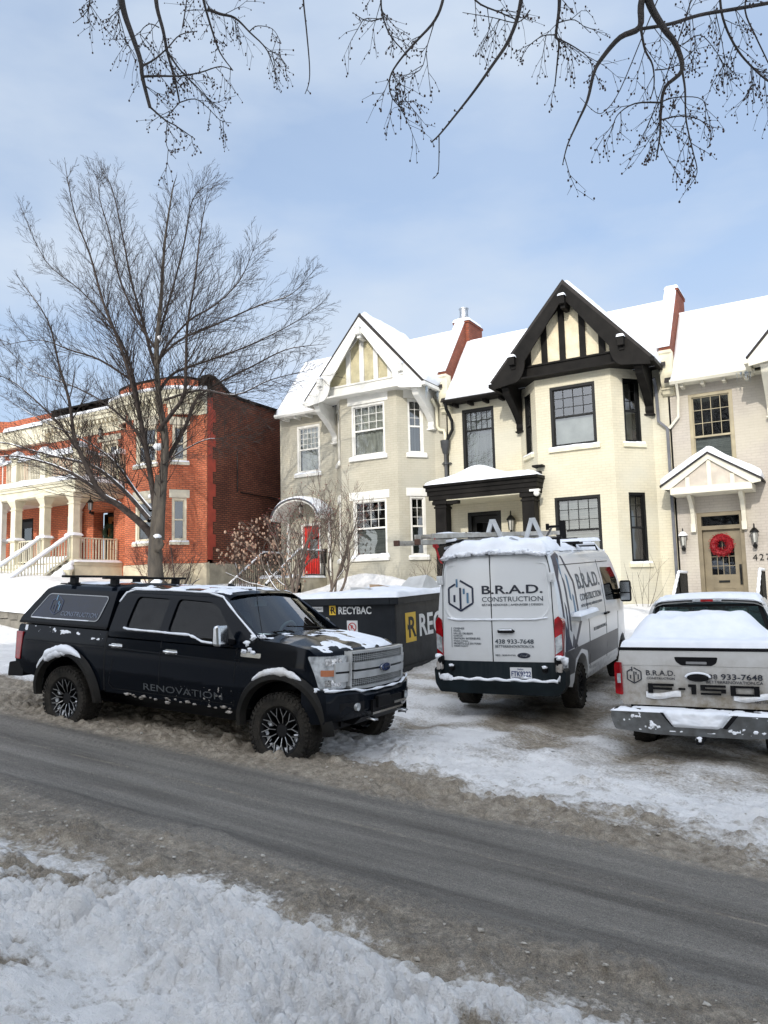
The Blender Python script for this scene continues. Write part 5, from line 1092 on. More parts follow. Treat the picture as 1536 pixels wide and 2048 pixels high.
for k, dist, pp, r0, r1 in ST:
    dz = (k*37 % 11-5)*.03 if k in (0, 3, 9, 15, 20, 22, 24, 26, 28, 32, 33, 35, 37, 38, 42, 43, 46) else 0
    pts = [OP(x, y, dist+dz*0+.02*i) for i, (x, y) in enumerate(pp)]
    o_, ra = limb(bm_, pts, r0, r1, 8 if r0 > .01 else 5, pw=.8)
    n = len(o_); tot = sum((o_[i+1]-o_[i]).length for i in range(n-1))
    lone = k in (15, 25, 24, 32, 37, 38, 43)
    nb = int(tot/(.28 if lone else .09))
    for j in range(nb):
        i = min(int((.15+.85*rg.random())*(n-1)), n-2)
        if ra[i] > .014 and rg.random() < .6: continue
        q = o_[i]; ax = (o_[i+1]-o_[i]).normalized(); oo = ax.orthogonal().normalized(); oo.rotate(Matrix.Rotation(rg.uniform(0, 6.283), 3, ax))
        if lone and rg.random() < .8:
            l_ = .03; e = q+oo*l_+ax*.01; bm_.tube([q, e], [.0022, .002], 4); bd_.blob(tuple(e), .006, (1, 1, 1.2), 4, 0, 1); continue
        grow(bm_, q, (ax*.4+oo*.8+V((0, 0, -.45))), .0034, rg.uniform(.10, .34), 1, rg, None, -.9, .6, (bd_, .95, .0080), .22, minr=.002, ns=4)
    for i in range(2, n):
        if ra[i] < .008 and rg.random() < .3: bd_.blob(tuple(o_[i]+V((rg.gauss(0, .005), rg.gauss(0, .005), rg.gauss(0, .005)))), .0055, (1, 1, 1), 3, 0, 1)
# trunk and carrying limbs, outside the picture
limb(bm_, [(2.6, .8, -2.3), (2.5, .8, 1), (2.2, 1.2, 3.8), (.6, 2.2, 6.2), (-1.5, 3.3, 7.4), (-3.6, 4.0, 8.0), (-5, 4.6, 8.4)], .26, .03, 12)
def up_to(k):
    pp = next(s for s in ST if s[0] == k); p = OP(*pp[2][0], pp[1]); t = min(1, max(0, (-p.x-1)/4)); q = V((.6-5.4*t, 2.2+2.3*t, 6.3+2.*t)); limb(bm_, [p, p.lerp(q, .5)+V((0, 0, .35)), q], pp[3], max(.03, pp[3]*1.5), 7)
for k in (0, 3, 9, 15, 16, 20, 22, 24, 26, 28, 32, 33, 37, 38, 42, 43): up_to(k)
bm_.build('branches', mat('dark_branch', (.045, .038, .034), .8, vary=.35, vs=9, bump=.6, bs=60), st, smooth=180, flipfix=False)
bd_.build('buds', BUD, st, smooth=180, flipfix=False)['kind'] = 'stuff'
# ================================================================ vehicles
def paint(name, col, rough=.25, dirt=.3, coat=.6, dcol=(.22, .19, .15), top=.95, base=.3, metal=0., spec=.5):
    """car paint with road grime that thickens towards the sills"""
    m, n = newmat(name); N = n.nodes.new; L = n.links.new
    o = N('ShaderNodeOutputMaterial'); p = N('ShaderNodeBsdfPrincipled'); L(p.outputs[0], o.inputs[0])
    tc = N('ShaderNodeTexCoord'); s = N('ShaderNodeSeparateXYZ'); L(tc.outputs['Object'], s.inputs[0])
    mr = N('ShaderNodeMapRange'); mr.inputs['From Min'].default_value = base; mr.inputs['From Max'].default_value = top; mr.inputs['To Min'].default_value = dirt; mr.inputs['To Max'].default_value = dirt*.12; L(s.outputs['Z'], mr.inputs['Value'])
    no = N('ShaderNodeTexNoise'); no.inputs['Scale'].default_value = 4; no.inputs['Detail'].default_value = 9; no.inputs['Roughness'].default_value = .7; L(tc.outputs['Object'], no.inputs['Vector'])
    a = N('ShaderNodeMath'); a.operation = 'MULTIPLY_ADD'; a.inputs[1].default_value = 1.5; a.inputs[2].default_value = -.25; L(no.outputs['Fac'], a.inputs[0])
    b = N('ShaderNodeMath'); b.operation = 'MULTIPLY'; b.use_clamp = True; L(a.outputs[0], b.inputs[0]); L(mr.outputs[0], b.inputs[1])
    x = N('ShaderNodeMix'); x.data_type = 'RGBA'; x.inputs['A'].default_value = (*col, 1); x.inputs['B'].default_value = (*dcol, 1); L(b.outputs[0], x.inputs['Factor']); L(x.outputs['Result'], p.inputs['Base Color'])
    r = N('ShaderNodeMapRange'); r.inputs['To Min'].default_value = rough; r.inputs['To Max'].default_value = .75; L(b.outputs[0], r.inputs['Value']); L(r.outputs[0], p.inputs['Roughness'])
    c = N('ShaderNodeMapRange'); c.inputs['To Min'].default_value = coat; c.inputs['To Max'].default_value = 0; c.inputs['From Max'].default_value = .5; L(b.outputs[0], c.inputs['Value']); L(c.outputs[0], p.inputs['Coat Weight']); p.inputs['Coat Roughness'].default_value = .05; p.inputs['Metallic'].default_value = metal; p.inputs['Specular IOR Level'].default_value = spec
    MT[name] = m; return m
TBLK = paint('black_paint', (.0025, .004, .007), .09, .08, .0, (.05, .046, .04), .9, .5, spec=.14)
VWHT = paint('van_white_paint', (.63, .645, .65), .3, .55, .5, (.34, .31, .26), 1.3, .3)
PWHT = paint('pickup_white_paint', (.58, .58, .57), .35, 1.7, .4, (.20, .165, .115), 1.45, .6)
TYRE = mat('tyre_rubber', (.012, .0115, .011), .85, spec=.15, col2=(.045, .04, .033), vs=6, bump=.6, bs=40, detail=8)
RIMB = mat('black_rim', (.010, .010, .011), .4, vary=.3, spec=.2); RIMS = mat('milled_edge', (.55, .56, .57), .3, .9)
DGL = mat('tinted_glass', (.002, .0025, .003), .03, vary=.0, spec=.55)
BGL = mat('blue_tinted_glass', (.003, .007, .022), .04, vary=.3, vs=2, spec=.5)
WGL = glassmat('windscreen', (.72, .90, .88), .03)
LENS = mat('clear_lens', (.42, .44, .45), .12, vary=.3, vs=14, coat=1.0, spec=.8)
REDL = mat('red_lens', (.30, .006, .010), .15, vary=.25, vs=9, coat=.8); AMB = mat('amber_lens', (.45, .16, .07), .2)
NAVY = mat('navy_vinyl', (.012, .018, .045), .35, vary=.1); BLUE = mat('blue_vinyl', (.075, .17, .27), .4); GRYV = mat('charcoal_vinyl', (.045, .047, .052), .4, vary=.15, vs=2); TXTD = mat('dark_lettering', (.015, .018, .03), .45); TXTG = mat('faded_lettering', (.13, .14, .15), .6, vary=.3, vs=30)
GRIM = mat('grime_snow', (.50, .48, .45), .85, col2=(.22, .19, .16), vs=9, bump=.9, bs=45)
SEAT = mat('seat_cloth', (.13, .14, .14), .9)
def vframe(origin, head, pitch):
    h, p = R(head), R(pitch); x = V((math.cos(h)*math.cos(p), math.sin(h)*math.cos(p), math.sin(p))); y = V((-math.sin(h), math.cos(h), 0)); z = x.cross(y)
    return Matrix(((x.x, y.x, z.x, origin[0]), (x.y, y.y, z.y, origin[1]), (x.z, y.z, z.z, origin[2]), (0, 0, 0, 1)))
def solid(m, outline, ya, yb, fn, xs=(), zs=(), ys=(), mi=0):
    """side profile extruded across, sliced into fine strips and bent by fn(x,y,z)"""
    bm = bmesh.new(); n = len(outline)
    va = [bm.verts.new((x, ya, z)) for x, z in outline]; vb = [bm.verts.new((x, yb, z)) for x, z in outline]
    tr = tessellate_polygon([[V((x, z, 0)) for x, z in outline]])
    for t in tr:
        for vv, rev in ((va, 0), (vb, 1)):
            f = [vv[i] for i in t]
            try: bm.faces.new(f[::-1] if rev else f)
            except ValueError: pass
    for i in range(n): bm.faces.new([va[i], va[(i+1) % n], vb[(i+1) % n], vb[i]])
    for vals, no in ((xs, (1, 0, 0)), (zs, (0, 0, 1)), (ys, (0, 1, 0))):
        for q in vals: bmesh.ops.bisect_plane(bm, geom=bm.verts[:]+bm.edges[:]+bm.faces[:], dist=1e-5, plane_co=V(no)*q, plane_no=no)
    bmesh.ops.remove_doubles(bm, verts=bm.verts, dist=1e-5)
    bm.verts.index_update(); m.add([fn(*v.co) for v in bm.verts], [[v.index for v in f.verts] for f in bm.faces], mi); bm.free()
def fr_(a, b, s): return list(np.arange(a, b, s))
def arc(cx, cz, r, a0, a1, n=14): return [(cx+r*math.cos(R(a0+(a1-a0)*i/n)), cz+r*math.sin(R(a0+(a1-a0)*i/n))) for i in range(n+1)]
def dpatch(m, poly, F, off, th=.004, cuts=.12, mi=0):
    """thin patch on a bent surface F(u,v,w)"""
    us = [p[0] for p in poly]; vs_ = [p[1] for p in poly]
    solid(m, poly, 0, 1, lambda x, y, z: F(x, z, off+th*(1-y)-th), fr_(min(us)+cuts, max(us), cuts), fr_(min(vs_)+cuts, max(vs_), cuts), mi=mi)
def rnd(poly, r=.04, n=4):
    out = []; k = len(poly)
    for i in range(k):
        a, b, c = V((*poly[i-1], 0)), V((*poly[i], 0)), V((*poly[(i+1) % k], 0)); d1 = (a-b); d2 = (c-b); q = min(r, d1.length*.45, d2.length*.45)
        p, s = b+d1.normalized()*q, b+d2.normalized()*q
        for j in range(n+1): t = j/n; w = p*(1-t)**2+b*2*t*(1-t)+s*t*t; out.append((w.x, w.y))
    return out
def strip(m, pts, F, w, off, th=.004, mi=0):
    """seam or line on the surface, pts in (u,v)"""
    for (a, b), (c, d) in zip(pts[:-1], pts[1:]):
        L_ = math.hypot(c-a, d-b); nx, ny = -(d-b)/L_*w/2, (c-a)/L_*w/2; k = max(1, int(L_/.15))
        for i in range(k):
            p = (a+(c-a)*i/k, b+(d-b)*i/k); q = (a+(c-a)*(i+1)/k, b+(d-b)*(i+1)/k)
            m.hexa([F(p[0]-nx, p[1]-ny, off), F(q[0]-nx, q[1]-ny, off), F(q[0]+nx, q[1]+ny, off), F(p[0]+nx, p[1]+ny, off), F(p[0]-nx, p[1]-ny, off+th), F(q[0]-nx, q[1]-ny, off+th), F(q[0]+nx, q[1]+ny, off+th), F(p[0]+nx, p[1]+ny, off+th)], mi)
def snowsheet(par, P, u0, u1, v0, v1, nu, nv, t, thr, fs, seed, wt=None, name='snow', mm=None, up_=(0, 0, 1)):
    """patchy snow: a sheet that dips under the surface where the noise is low"""
    m = MB(); U = V(up_)
    def fn(a, b):
        u = u0+(u1-u0)*a; v = v0+(v1-v0)*b; f = float(fbm(u*fs+seed, v*fs*1.3+seed*2, 5, seed)); e = min(a, 1-a, b, 1-b)
        h = (f-thr)*5.+(wt(u, v) if wt else 0); h = max(-.25, min(1, h)); h = min(h, e*18-.12)
        return V(P(u, v))+U*(t*h-.005)
    m.grid(fn, nu, nv); return m.build(name, mm or SNOW, par, smooth=180)
def wheel(par, c, side, r, w, style, snow=0, seed=0):
    """side -1: outer face towards -y"""
    t = MB(); cx, cy, cz = c; s = side; h = w/2
    rr = r*.62 if style == 'big' else r*.60
    t.lathe([(rr, s*(h-.02)), (rr+.02, s*h), (r*.86, s*(h+.012)), (r*.95, s*(h-.01)), (r*.985, s*(h-.05)), (r*.985, -s*(h-.05)), (r*.95, -s*(h-.01)), (r*.86, -s*(h+.012)), (rr, -s*(h-.02))], c, 48, 'y')
    nb = 44; rg = random.Random(seed)
    for k in range(nb):
        a = k*2*math.pi/nb
        for j, yy in enumerate((-.78, -.28, .28, .78)):
            aa = a+(.5 if j % 2 else 0)*2*math.pi/nb; da = 2*math.pi/nb*.33; y0 = cy+h*(yy-.2); y1 = cy+h*(yy+.2)
            ri_, ro = r*.975, r*1.0
            q = [(ri_, aa-da, y0), (ri_, aa+da, y0), (ri_, aa+da, y1), (ri_, aa-da, y1), (ro, aa-da, y0), (ro, aa+da, y0), (ro, aa+da, y1), (ro, aa-da, y1)]
            t.hexa([(cx+q_[0]*math.cos(q_[1]), q_[2], cz+q_[0]*math.sin(q_[1])) for q_ in q])
        if style == 'big' or k % 2:
            aa = a; da = 2*math.pi/nb*.3; yo = cy+s*(h+.004)
            q = [(r*.84, aa-da), (r*.84, aa+da), (r*.95, aa+da*.8), (r*.95, aa-da*.8)]
            t.hexa([(cx+q_[0]*math.cos(q_[1]), yo, cz+q_[0]*math.sin(q_[1])) for q_ in q]+[(cx+q_[0]*math.cos(q_[1]), yo+s*.014, cz+q_[0]*math.sin(q_[1])) for q_ in q])
    wh = t.build('wheel', TYRE, par, smooth=35); wh.name = 'wheel'
    m = MB(); yo = s*h
    m.lathe([(rr+.005, yo-s*.005), (rr-.012, yo-s*.012), (rr-.03, yo-s*.04), (rr-.045, yo-s*.12), (rr-.05, -yo*.6), (0, -yo*.6)], c, 40, 'y', 0)
    m.lathe([(0, yo-s*.05), (.07, yo-s*.05), (.085, yo-s*.07), (.09, yo-s*.16)], c, 16, 'y', 0)
    if style == 'big':
        ns = 11
        for k in range(ns):
            a = k*2*math.pi/ns+.15
            def pt(q, da, dy): return (cx+q*math.cos(a+da), cy+yo-s*dy, cz+q*math.sin(a+da))
            for sg in (-1, 1):
                m.beam(pt(.075, .12, .065), pt(rr*.58, .10, .04), .022, .026, 0, u=(0, 1, 0)); m.beam(pt(rr*.56, .10, .04), pt(rr-.012, .10+sg*.19, .022), .018, .022, 0, u=(0, 1, 0))
                m.beam(pt(rr*.58, .10, .026), pt(rr-.014, .10+sg*.19, .008), .006, .003, 1, u=(0, 1, 0))
            m.beam(pt(.085, .12, .05), pt(rr*.58, .10, .025), .006, .003, 1, u=(0, 1, 0))
    else:
        for k in range(7 if style == 'truck' else 12):
            a = k*2*math.pi/(7 if style == 'truck' else 12)
            m.beam((cx+.07*math.cos(a), cy+yo-s*.06, cz+.07*math.sin(a)), (cx+(rr-.015)*math.cos(a), cy+yo-s*.03, cz+(rr-.015)*math.sin(a)), .05 if style == 'truck' else .03, .03, 0, u=(0, 1, 0))
    m.build('rim', [RIMB if style != 'truck' else ALU, RIMS], wh, smooth=35)
    if snow:
        q = MB(); rg = random.Random(seed)
        for k in range(9):
            a = R(-90+(k-4)*19); b = rr*(.84+.05*rg.random()); q.blob((cx+b*math.cos(a), cy+yo-s*.075, cz+b*math.sin(a)), .05*rg.uniform(.7, 1.3), (1, .7, .8), 6, .3, k)
        q.blob((cx-rr*.65, cy+yo-s*.08, cz+.05), .04, (1, .6, .7), 6, .3, 3)
        q.build('snow', SNOW, wh, smooth=180)
    return wh
# ---------------------------------------------------------------- pickup trucks
def hexlogo(m, F, cu, cv, s, mi=(0, 1)):
    """open hexagon with bars, F(u,v,w)"""
    P6 = [(0, 1), (.87, .5), (.87, -.5), (0, -1), (-.87, -.5), (-.87, .5)]; P6 = [(cu+a*s, cv+b*s) for a, b in P6]
    def ln(a, b, mm): strip(m, [a, b], F, .13*s, .003, .003, mm)
    ln((cu-.07*s, cv+.98*s) if 0 else (cu-.02*s, cv+.99*s), P6[1], mi[0]); ln(P6[1], P6[2], mi[0]); ln(P6[2], P6[3], mi[0]); ln(P6[3], P6[4], mi[0]); ln(P6[4], P6[5], mi[0]); ln(P6[5], (cu-.38*s, cv+.76*s), mi[0])
    for (x, a, b, mm) in ((-.46, -.42, .05, 0), (-.02, -.88, .52, 0), (.24, .10, .46, 1), (.5, -.5, .18, 1), (-.26, .55, 1.1, 1)): strip(m, [(cu+x*s, cv+a*s), (cu+x*s, cv+b*s)], F, .14*s, .003, .003, mi[mm])
def kz(z): return float(np.interp(z, [.4, .6, .85, 1.1, 1.22, 1.34, 1.45], [.92, .965, .995, 1.0, .995, .975, .95]))
def kx(x): return float(np.interp(x, [-1.16, -.95, 3.9, 4.2, 4.45], [.965, 1, 1, .97, .90]))
def hwc(z): return float(np.interp(z, [1.30, 1.42, 1.7, 1.9, 1.97, 2.02], [.975, .955, .865, .785, .745, .70]))
def truck(t, paintm, lift, style, ox=0, flare=True, cap=False):
    Q = lambda x, y, z: (x+ox, y, z)
    def fn(x, y, z):
        f = y*kz(z)*kx(x); xx = x-.20*abs(y)**2.6*max(0, min(1, (x-4.0)/.35)); zz = z
        if z > 1.2 and x > 3.15: zz = z+.055*(1-min(1, abs(y))**2)+(.018*max(0, min(1, (abs(y)-.34)/.14))*max(0, min(1, (.8-abs(y))/.2)))*min(1, (x-3.15)/.3)*max(0, min(1, (4.4-x)/.25))
        if z > 1.3 and x < 3.2 and abs(y) > .9: zz = z-.02*(abs(y)-.9)/.1
        return Q(xx, f, zz)
    R_ = .56; zc = .46+lift*0
    ol = [(-1.13, .74), (-1.15, 1.0), (-1.14, 1.40), (-1.10, 1.425), (.70, 1.425), (.73, 1.41), (.735, .62)]
    ol = [(-1.13, .74), (-1.15, 1.0), (-1.14, 1.40), (-1.10, 1.425), (.725, 1.425), (.725, .61)]+[(x, z) for x, z in arc(0, zc, R_, 16, 158)]
    m = MB(); solid(m, ol, -1, 1, fn, fr_(-1.0, .7, .14), fr_(.7, 1.42, .09), (-.95, -.6, 0, .6, .95)); b1 = m.build('bed', paintm, t, smooth=32)
    ol = [(.745, .60), (.745, 1.34), (3.16, 1.345), (3.24, 1.455), (3.7, 1.435), (4.05, 1.385), (4.26, 1.325), (4.37, 1.24), (4.385, 1.0), (4.36, .80), (4.28, .78)]+arc(3.68, zc, R_, 24, 164)[0:]+[(3.05, .60)]
    m = MB(); solid(m, ol, -1, 1, fn, fr_(.9, 3.6, .16)+fr_(3.6, 4.4, .06), fr_(.68, 1.45, .08), (-.95, -.8, -.6, -.48, -.34, -.15, 0, .15, .34, .48, .6, .8, .95)); b2 = m.build('body', paintm, t, smooth=32)
    S = lambda x, z, w: V(Q(x, -kz(z)*kx(x)-w, z)); S2 = lambda x, z, w: V(Q(x, kz(z)*kx(x)+w, z))
    # underbody, wheel wells
    m = MB(); m.box(ox-1.1, ox+4.1, -.62, .62, .46, .74); m.box(ox-1.0, ox+3.9, -.4, .4, .34, .46); m.tube([Q(0, -.85, .44), Q(0, .85, .44)], .06, 8); m.lathe([(0, -.16), (.13, -.1), (.15, 0), (.13, .1), (0, .16)], Q(0, .0, .40), 12, 'x'); m.tube([Q(3.68, -.85, .44), Q(3.68, .85, .44)], .05, 8)
    for x in (0, 3.68): m.lathe([(.57, -.93), (.57, .93)], Q(x, 0, .48), 24, 'y', a0=0, a1=math.pi)
    for x in (0, 3.68):
        for s_ in (-.62, .62): m.lathe([(.0, s_-.01), (.6, s_-.01), (.6, s_+.01), (0, s_+.01)], Q(x, 0, .50), 24, 'y', a0=0, a1=math.pi)
    m.build('chassis', BLACK, t)
    # cab frame, both sides, with real openings
    gl = [rnd([(1.04, 1.465), (1.66, 1.465), (1.70, 1.875), (1.10, 1.885)], .07), rnd([(1.80, 1.46), (2.22, 1.455), (2.42, 1.385), (2.98, 1.385), (2.55, 1.80), (2.40, 1.865), (1.84, 1.88)], .06)]
    out = rnd([(.755, 1.34), (.755, 1.42), (.80, 1.9), (.92, 1.985), (2.36, 1.985), (2.60, 1.93), (3.30, 1.455), (3.22, 1.34)], .05)
    for sg in (-1, 1):
        m = MB(); mm = MB(); mm.plate(out, gl, lambda u, v, w: (u, w, v), 0, .05)
        bm = bmesh.new(); vs_ = [bm.verts.new(p) for p in mm.v]
        for f in mm.f:
            try: bm.faces.new([vs_[i] for i in f])
            except ValueError: pass
        for q in fr_(1.4, 1.98, .07): bmesh.ops.bisect_plane(bm, geom=bm.verts[:]+bm.edges[:]+bm.faces[:], dist=1e-5, plane_co=(0, 0, q), plane_no=(0, 0, 1))
        bm.verts.index_update(); m.add([Q(v.co.x, sg*(hwc(v.co.z)-v.co.y+.002), v.co.z) for v in bm.verts], [[v.index for v in f.verts] for f in bm.faces]); bm.free()
        m.build('cab_frame', paintm, t, smooth=40)
    def roofp(a, b, dz=0):
        y = (2*b-1)*.775; x = .80+1.84*a; e = abs(2*b-1); return V(Q(x+.06*(1-e*e)*a, y, 1.985+.045*(1-e**2.5)-.055*max(0, (e-.86)/.14)-.05*max(0, (a-.9)/.1)**2-.03*max(0, (.06-a)/.06)+dz))
    m = MB(); m.grid(lambda a, b: roofp(a, b), 24, 20); m.grid(lambda a, b: roofp(a, b, -.05), 24, 20)
    m.build('roof', paintm, t, smooth=60)
    def wsp(a, b, o=0):                                          # a across, b up
        yy = (2*a-1); hw_ = .895-.16*b; return V(Q(3.20-.62*b+.13*(1-yy*yy)+o, yy*hw_, 1.44+.50*b+o*.7))
    m = MB(); m.grid(lambda a, b: wsp(a, b), 14, 8); m.build('windscreen', WGL, t, smooth=180, flipfix=False)
    def rwp(a, b): yy = 2*a-1; return V(Q(.785+.08*b-.02*(1-yy*yy), yy*(.86-.14*b), 1.44+.48*b))
    rw = MB(); rw.grid(lambda a, b: rwp(.04+.92*a, .08+.84*b), 10, 5); rw.build('rear_window', WGL, t, smooth=180, flipfix=False)
    m = MB(); m.grid(lambda a, b: rwp(a, b*.08), 8, 1); m.grid(lambda a, b: rwp(a, .92+b*.08), 8, 1); m.grid(lambda a, b: rwp(a*.04, b), 1, 6); m.grid(lambda a, b: rwp(.96+a*.04, b), 1, 6); m.build('rear_window_frame', BLACK, t)
    for sg in (-1, 1):
        for g in gl: m = MB(); dpatch(m, g, lambda u, v, w: V(Q(u, sg*(hwc(v)-.022), v)), 0, .002, .2); m.build('side_window', DGL if cap else WGL, t, smooth=60, flipfix=False)
    # interior
    m = MB(); m.box(ox+3.0, ox+3.25, -.85, .85, 1.2, 1.47); m.box(ox+2.85, ox+3.0, -.85, .85, 1.2, 1.42)
    for x in (1.95, 1.1):
        for y in (-.40, .40):
            m.hexa([Q(x, y-.24, 1.0), Q(x+.14, y-.24, 1.0), Q(x+.14, y+.24, 1.0), Q(x, y+.24, 1.0), Q(x-.16, y-.2, 1.66), Q(x-.05, y-.2, 1.66), Q(x-.05, y+.2, 1.66), Q(x-.16, y+.2, 1.66)]); m.box(x+ox-.22, x+ox-.10, y-.12, y+.12, 1.69, 1.85); m.tube([Q(x-.14, y-.05, 1.6), Q(x-.15, y-.05, 1.75)], .01, 5)
    m.tube([Q(2.72+.05*math.sin(a), .40+.19*math.cos(a), 1.42+.17*math.sin(a)) for a in [k*math.pi/10 for k in range(20)]], .016, 6, closed=True); m.beam(Q(2.9, .4, 1.34), Q(2.72, .4, 1.42), .08, .08); m.beam(Q(2.72, .22, 1.42), Q(2.72, .58, 1.42), .03, .05)
    m.box(ox+2.5, ox+2.56, -.13, .13, 1.80, 1.88); m.build('interior', SEAT, t)
    # seams
    for sg, F in ((-1, S), (1, S2)):
        m = MB()
        for pts in ([(.90, 1.34), (.86, 1.0), (.88, .66), (1.2, .64)] if 0 else [(1.745, 1.34), (1.74, .66)], [(2.985, 1.34), (2.97, .95), (2.97, .66)], [(.90, 1.33), (.90, 1.05), (.82, .72), (.9, .66), (2.97, .66)]): strip(m, pts, F, .012, -.002, .004)
        strip(m, [(.735, 1.40), (.735, .62)], F, .03, -.02, .021)
        m.build('door_seams', BLACK, t)
    m = MB(); strip(m, [(-.9, 1.19), (.7, 1.20)], S, .02, -.008, .012); strip(m, [(.78, 1.20), (2.95, 1.17), (4.0, 1.16)], S, .02, -.008, .012); m.build('crease', paintm, t)
    hd = CHROME if cap else paintm
    for x, z in ((.95, 1.225), (1.93, 1.215)):
        m = MB(); m.tube([S(x-.09, z, .0), S(x-.085, z+.004, .035), S(x+.085, z-.004, .035), S(x+.10, z, .0)], .017, 8); dpatch(m, rnd(rect(x-.10, x+.11, z-.03, z+.03), .03), S, .004, .004, .5); m.build('door_handle', hd, t, smooth=50)
    if flare:
        for sg, F in ((-1, S), (1, S2)):
            for cx in (0, 3.68):
                m = MB(); N_ = 26
                for k in range(N_):
                    for (ra, rb, wa, wb) in ((.545, .575, .0, .085), (.575, .63, .085, .085), (.63, .675, .085, .015)):
                        a0, a1 = R(-8+196*k/N_), R(-8+196*(k+1)/N_)
                        q = []
                        for a in (a0, a1):
                            for r_, w_ in ((ra, wa), (rb, wb)): q.append(F(cx+r_*math.cos(a), max(.44, zc+r_*math.sin(a)), w_))
                        m.add(q, [(0, 1, 3, 2)])
                m.build('wheel_arch_flare', mat('flare_plastic', (.009, .009, .009), .6, vary=.3, bump=.3, bs=60, col2=(.026, .024, .021), spec=.15), t, smooth=50, clean=True)
    for x in (0, 3.68):
        for sg in (-1, 1): wheel(t, Q(x, sg*(.87 if flare else .82), .44 if flare else .40), sg, .44 if flare else .40, .29 if flare else .26, style, snow=flare, seed=int(x*3+sg+5))
    # mirrors
    for sg in (-1, 1):
        m = MB(); c = V(Q(2.86, sg*1.13, 1.49)); m.hexa([c+V((-.05, -.11, -.13)), c+V((.06, -.10, -.13)), c+V((.06, .10, -.13)), c+V((-.05, .11, -.13)), c+V((-.05, -.11, .12)), c+V((.03, -.10, .13)), c+V((.03, .10, .13)), c+V((-.05, .11, .12))])
        mo = m.build('mirror', CHROME if cap else paintm, t, bevel=.035); m = MB(); m.beam(Q(2.88, sg*.93, 1.40), Q(2.87, sg*1.1, 1.43), .07, .06); m.box(c.x-.056, c.x-.051, c.y-.09, c.y+.09, c.z-.11, c.z+.10); m.build('mirror_arm', BLACK, mo)
    return Q, S, S2, fn, roofp, wsp
# ---------------------------------------------------------------- black pickup
bt = thing('pickup_truck', 'black pickup with a canopy and chunky tyres parked in the slush', 'pickup truck', mw=vframe((-9.53, 7.98, -1.79), 2.5, -3.3))
Q, S, S2, fn, roofp, wsp = truck(bt, TBLK, .1, 'big', 0, True, True)
m = MB()                                                          # canopy
def capf(x, y, z):
    k = float(np.interp(z, [1.43, 1.5, 1.85, 1.93, 1.98, 2.03], [.955, .945, .82, .79, .73, .60])); return (x, y*k, z+.03*(1-y*y)*(z > 1.9))
solid(m, rnd([(-1.12, 1.43), (-1.08, 1.52), (-.74, 1.93), (-.60, 1.99), (.62, 2.02), (.70, 1.98), (.715, 1.43)], .05), -1, 1, capf, fr_(-.9, .7, .2), fr_(1.5, 2.0, .06), (-.9, -.5, 0, .5, .9))
m.build('canopy', TBLK, bt, smooth=40)
CS = lambda x, z, w: V((x, -float(np.interp(z, [1.43, 1.5, 1.85, 1.93, 1.98, 2.03], [.955, .945, .82, .79, .73, .60]))-w, z))
cwp = rnd([(-.90, 1.51), (.50, 1.52), (.585, 1.86), (-.64, 1.86)], .06)
m = MB(); dpatch(m, cwp, CS, .006, .006, .1); cw = m.build('canopy_window', BGL, bt, smooth=60)
m = MB(); strip(m, cwp+[cwp[0]], CS, .014, .006, .005); m.build('window_trim', mat('grey_trim', (.30, .31, .32), .4), cw)
m = MB(); m.text('CONSTRUCTION', .088, lambda u, v, w: CS(-.28+u+v*.12, 1.565+v, .009+w), .002, w=.74); m.build('lettering', mat('grey_blue_lettering', (.16, .19, .25), .5), cw)
m = MB(); hexlogo(m, lambda u, v, w: CS(u, v, w+.006), -.42, 1.70, .13, (0, 1)); m.build('logo', [mat('night_blue', (.018, .03, .075), .3), mat('pale_blue_vinyl', (.16, .30, .42), .4)], cw)
m = MB(); strip(m, [(-1.10, 1.44), (.71, 1.44)], CS, .03, .0, .012); m.build('canopy_base', BLACK, bt)
m = MB()
for x in (-.42, .42):
    for sg in (-1, 1): m.box(x-.06, x+.06, sg*.60-.035, sg*.60+.035, 2.0, 2.10); m.box(x-.08, x+.08, sg*.60-.05, sg*.60+.05, 2.0, 2.03)
    m.beam((x, -.80, 2.115), (x, .80, 2.115), .075, .032)
m.box(-.7, .62, -.62, -.58, 1.995, 2.012); m.box(-.7, .62, .58, .62, 1.995, 2.012)
m.build('roof_rack', BLACK, bt, bevel=.006)
m = MB(); m.lathe([(0, 0), (.05, 0), (.045, .03), (.0, .05)], (2.05, .0, 2.03), 12); m.prism([(1.98, 2.02), (2.13, 2.02), (2.02, 2.085), (1.99, 2.085)], 'y', -.012, .012); m.build('roof_antenna', BLACK, bt, smooth=50)
m = MB(); m.tube([(3.26, -.84, 1.48), (3.16, -.845, 1.9), (3.12, -.85, 2.25)], .004, 5); m.build('whip_antenna', BLACK, bt)
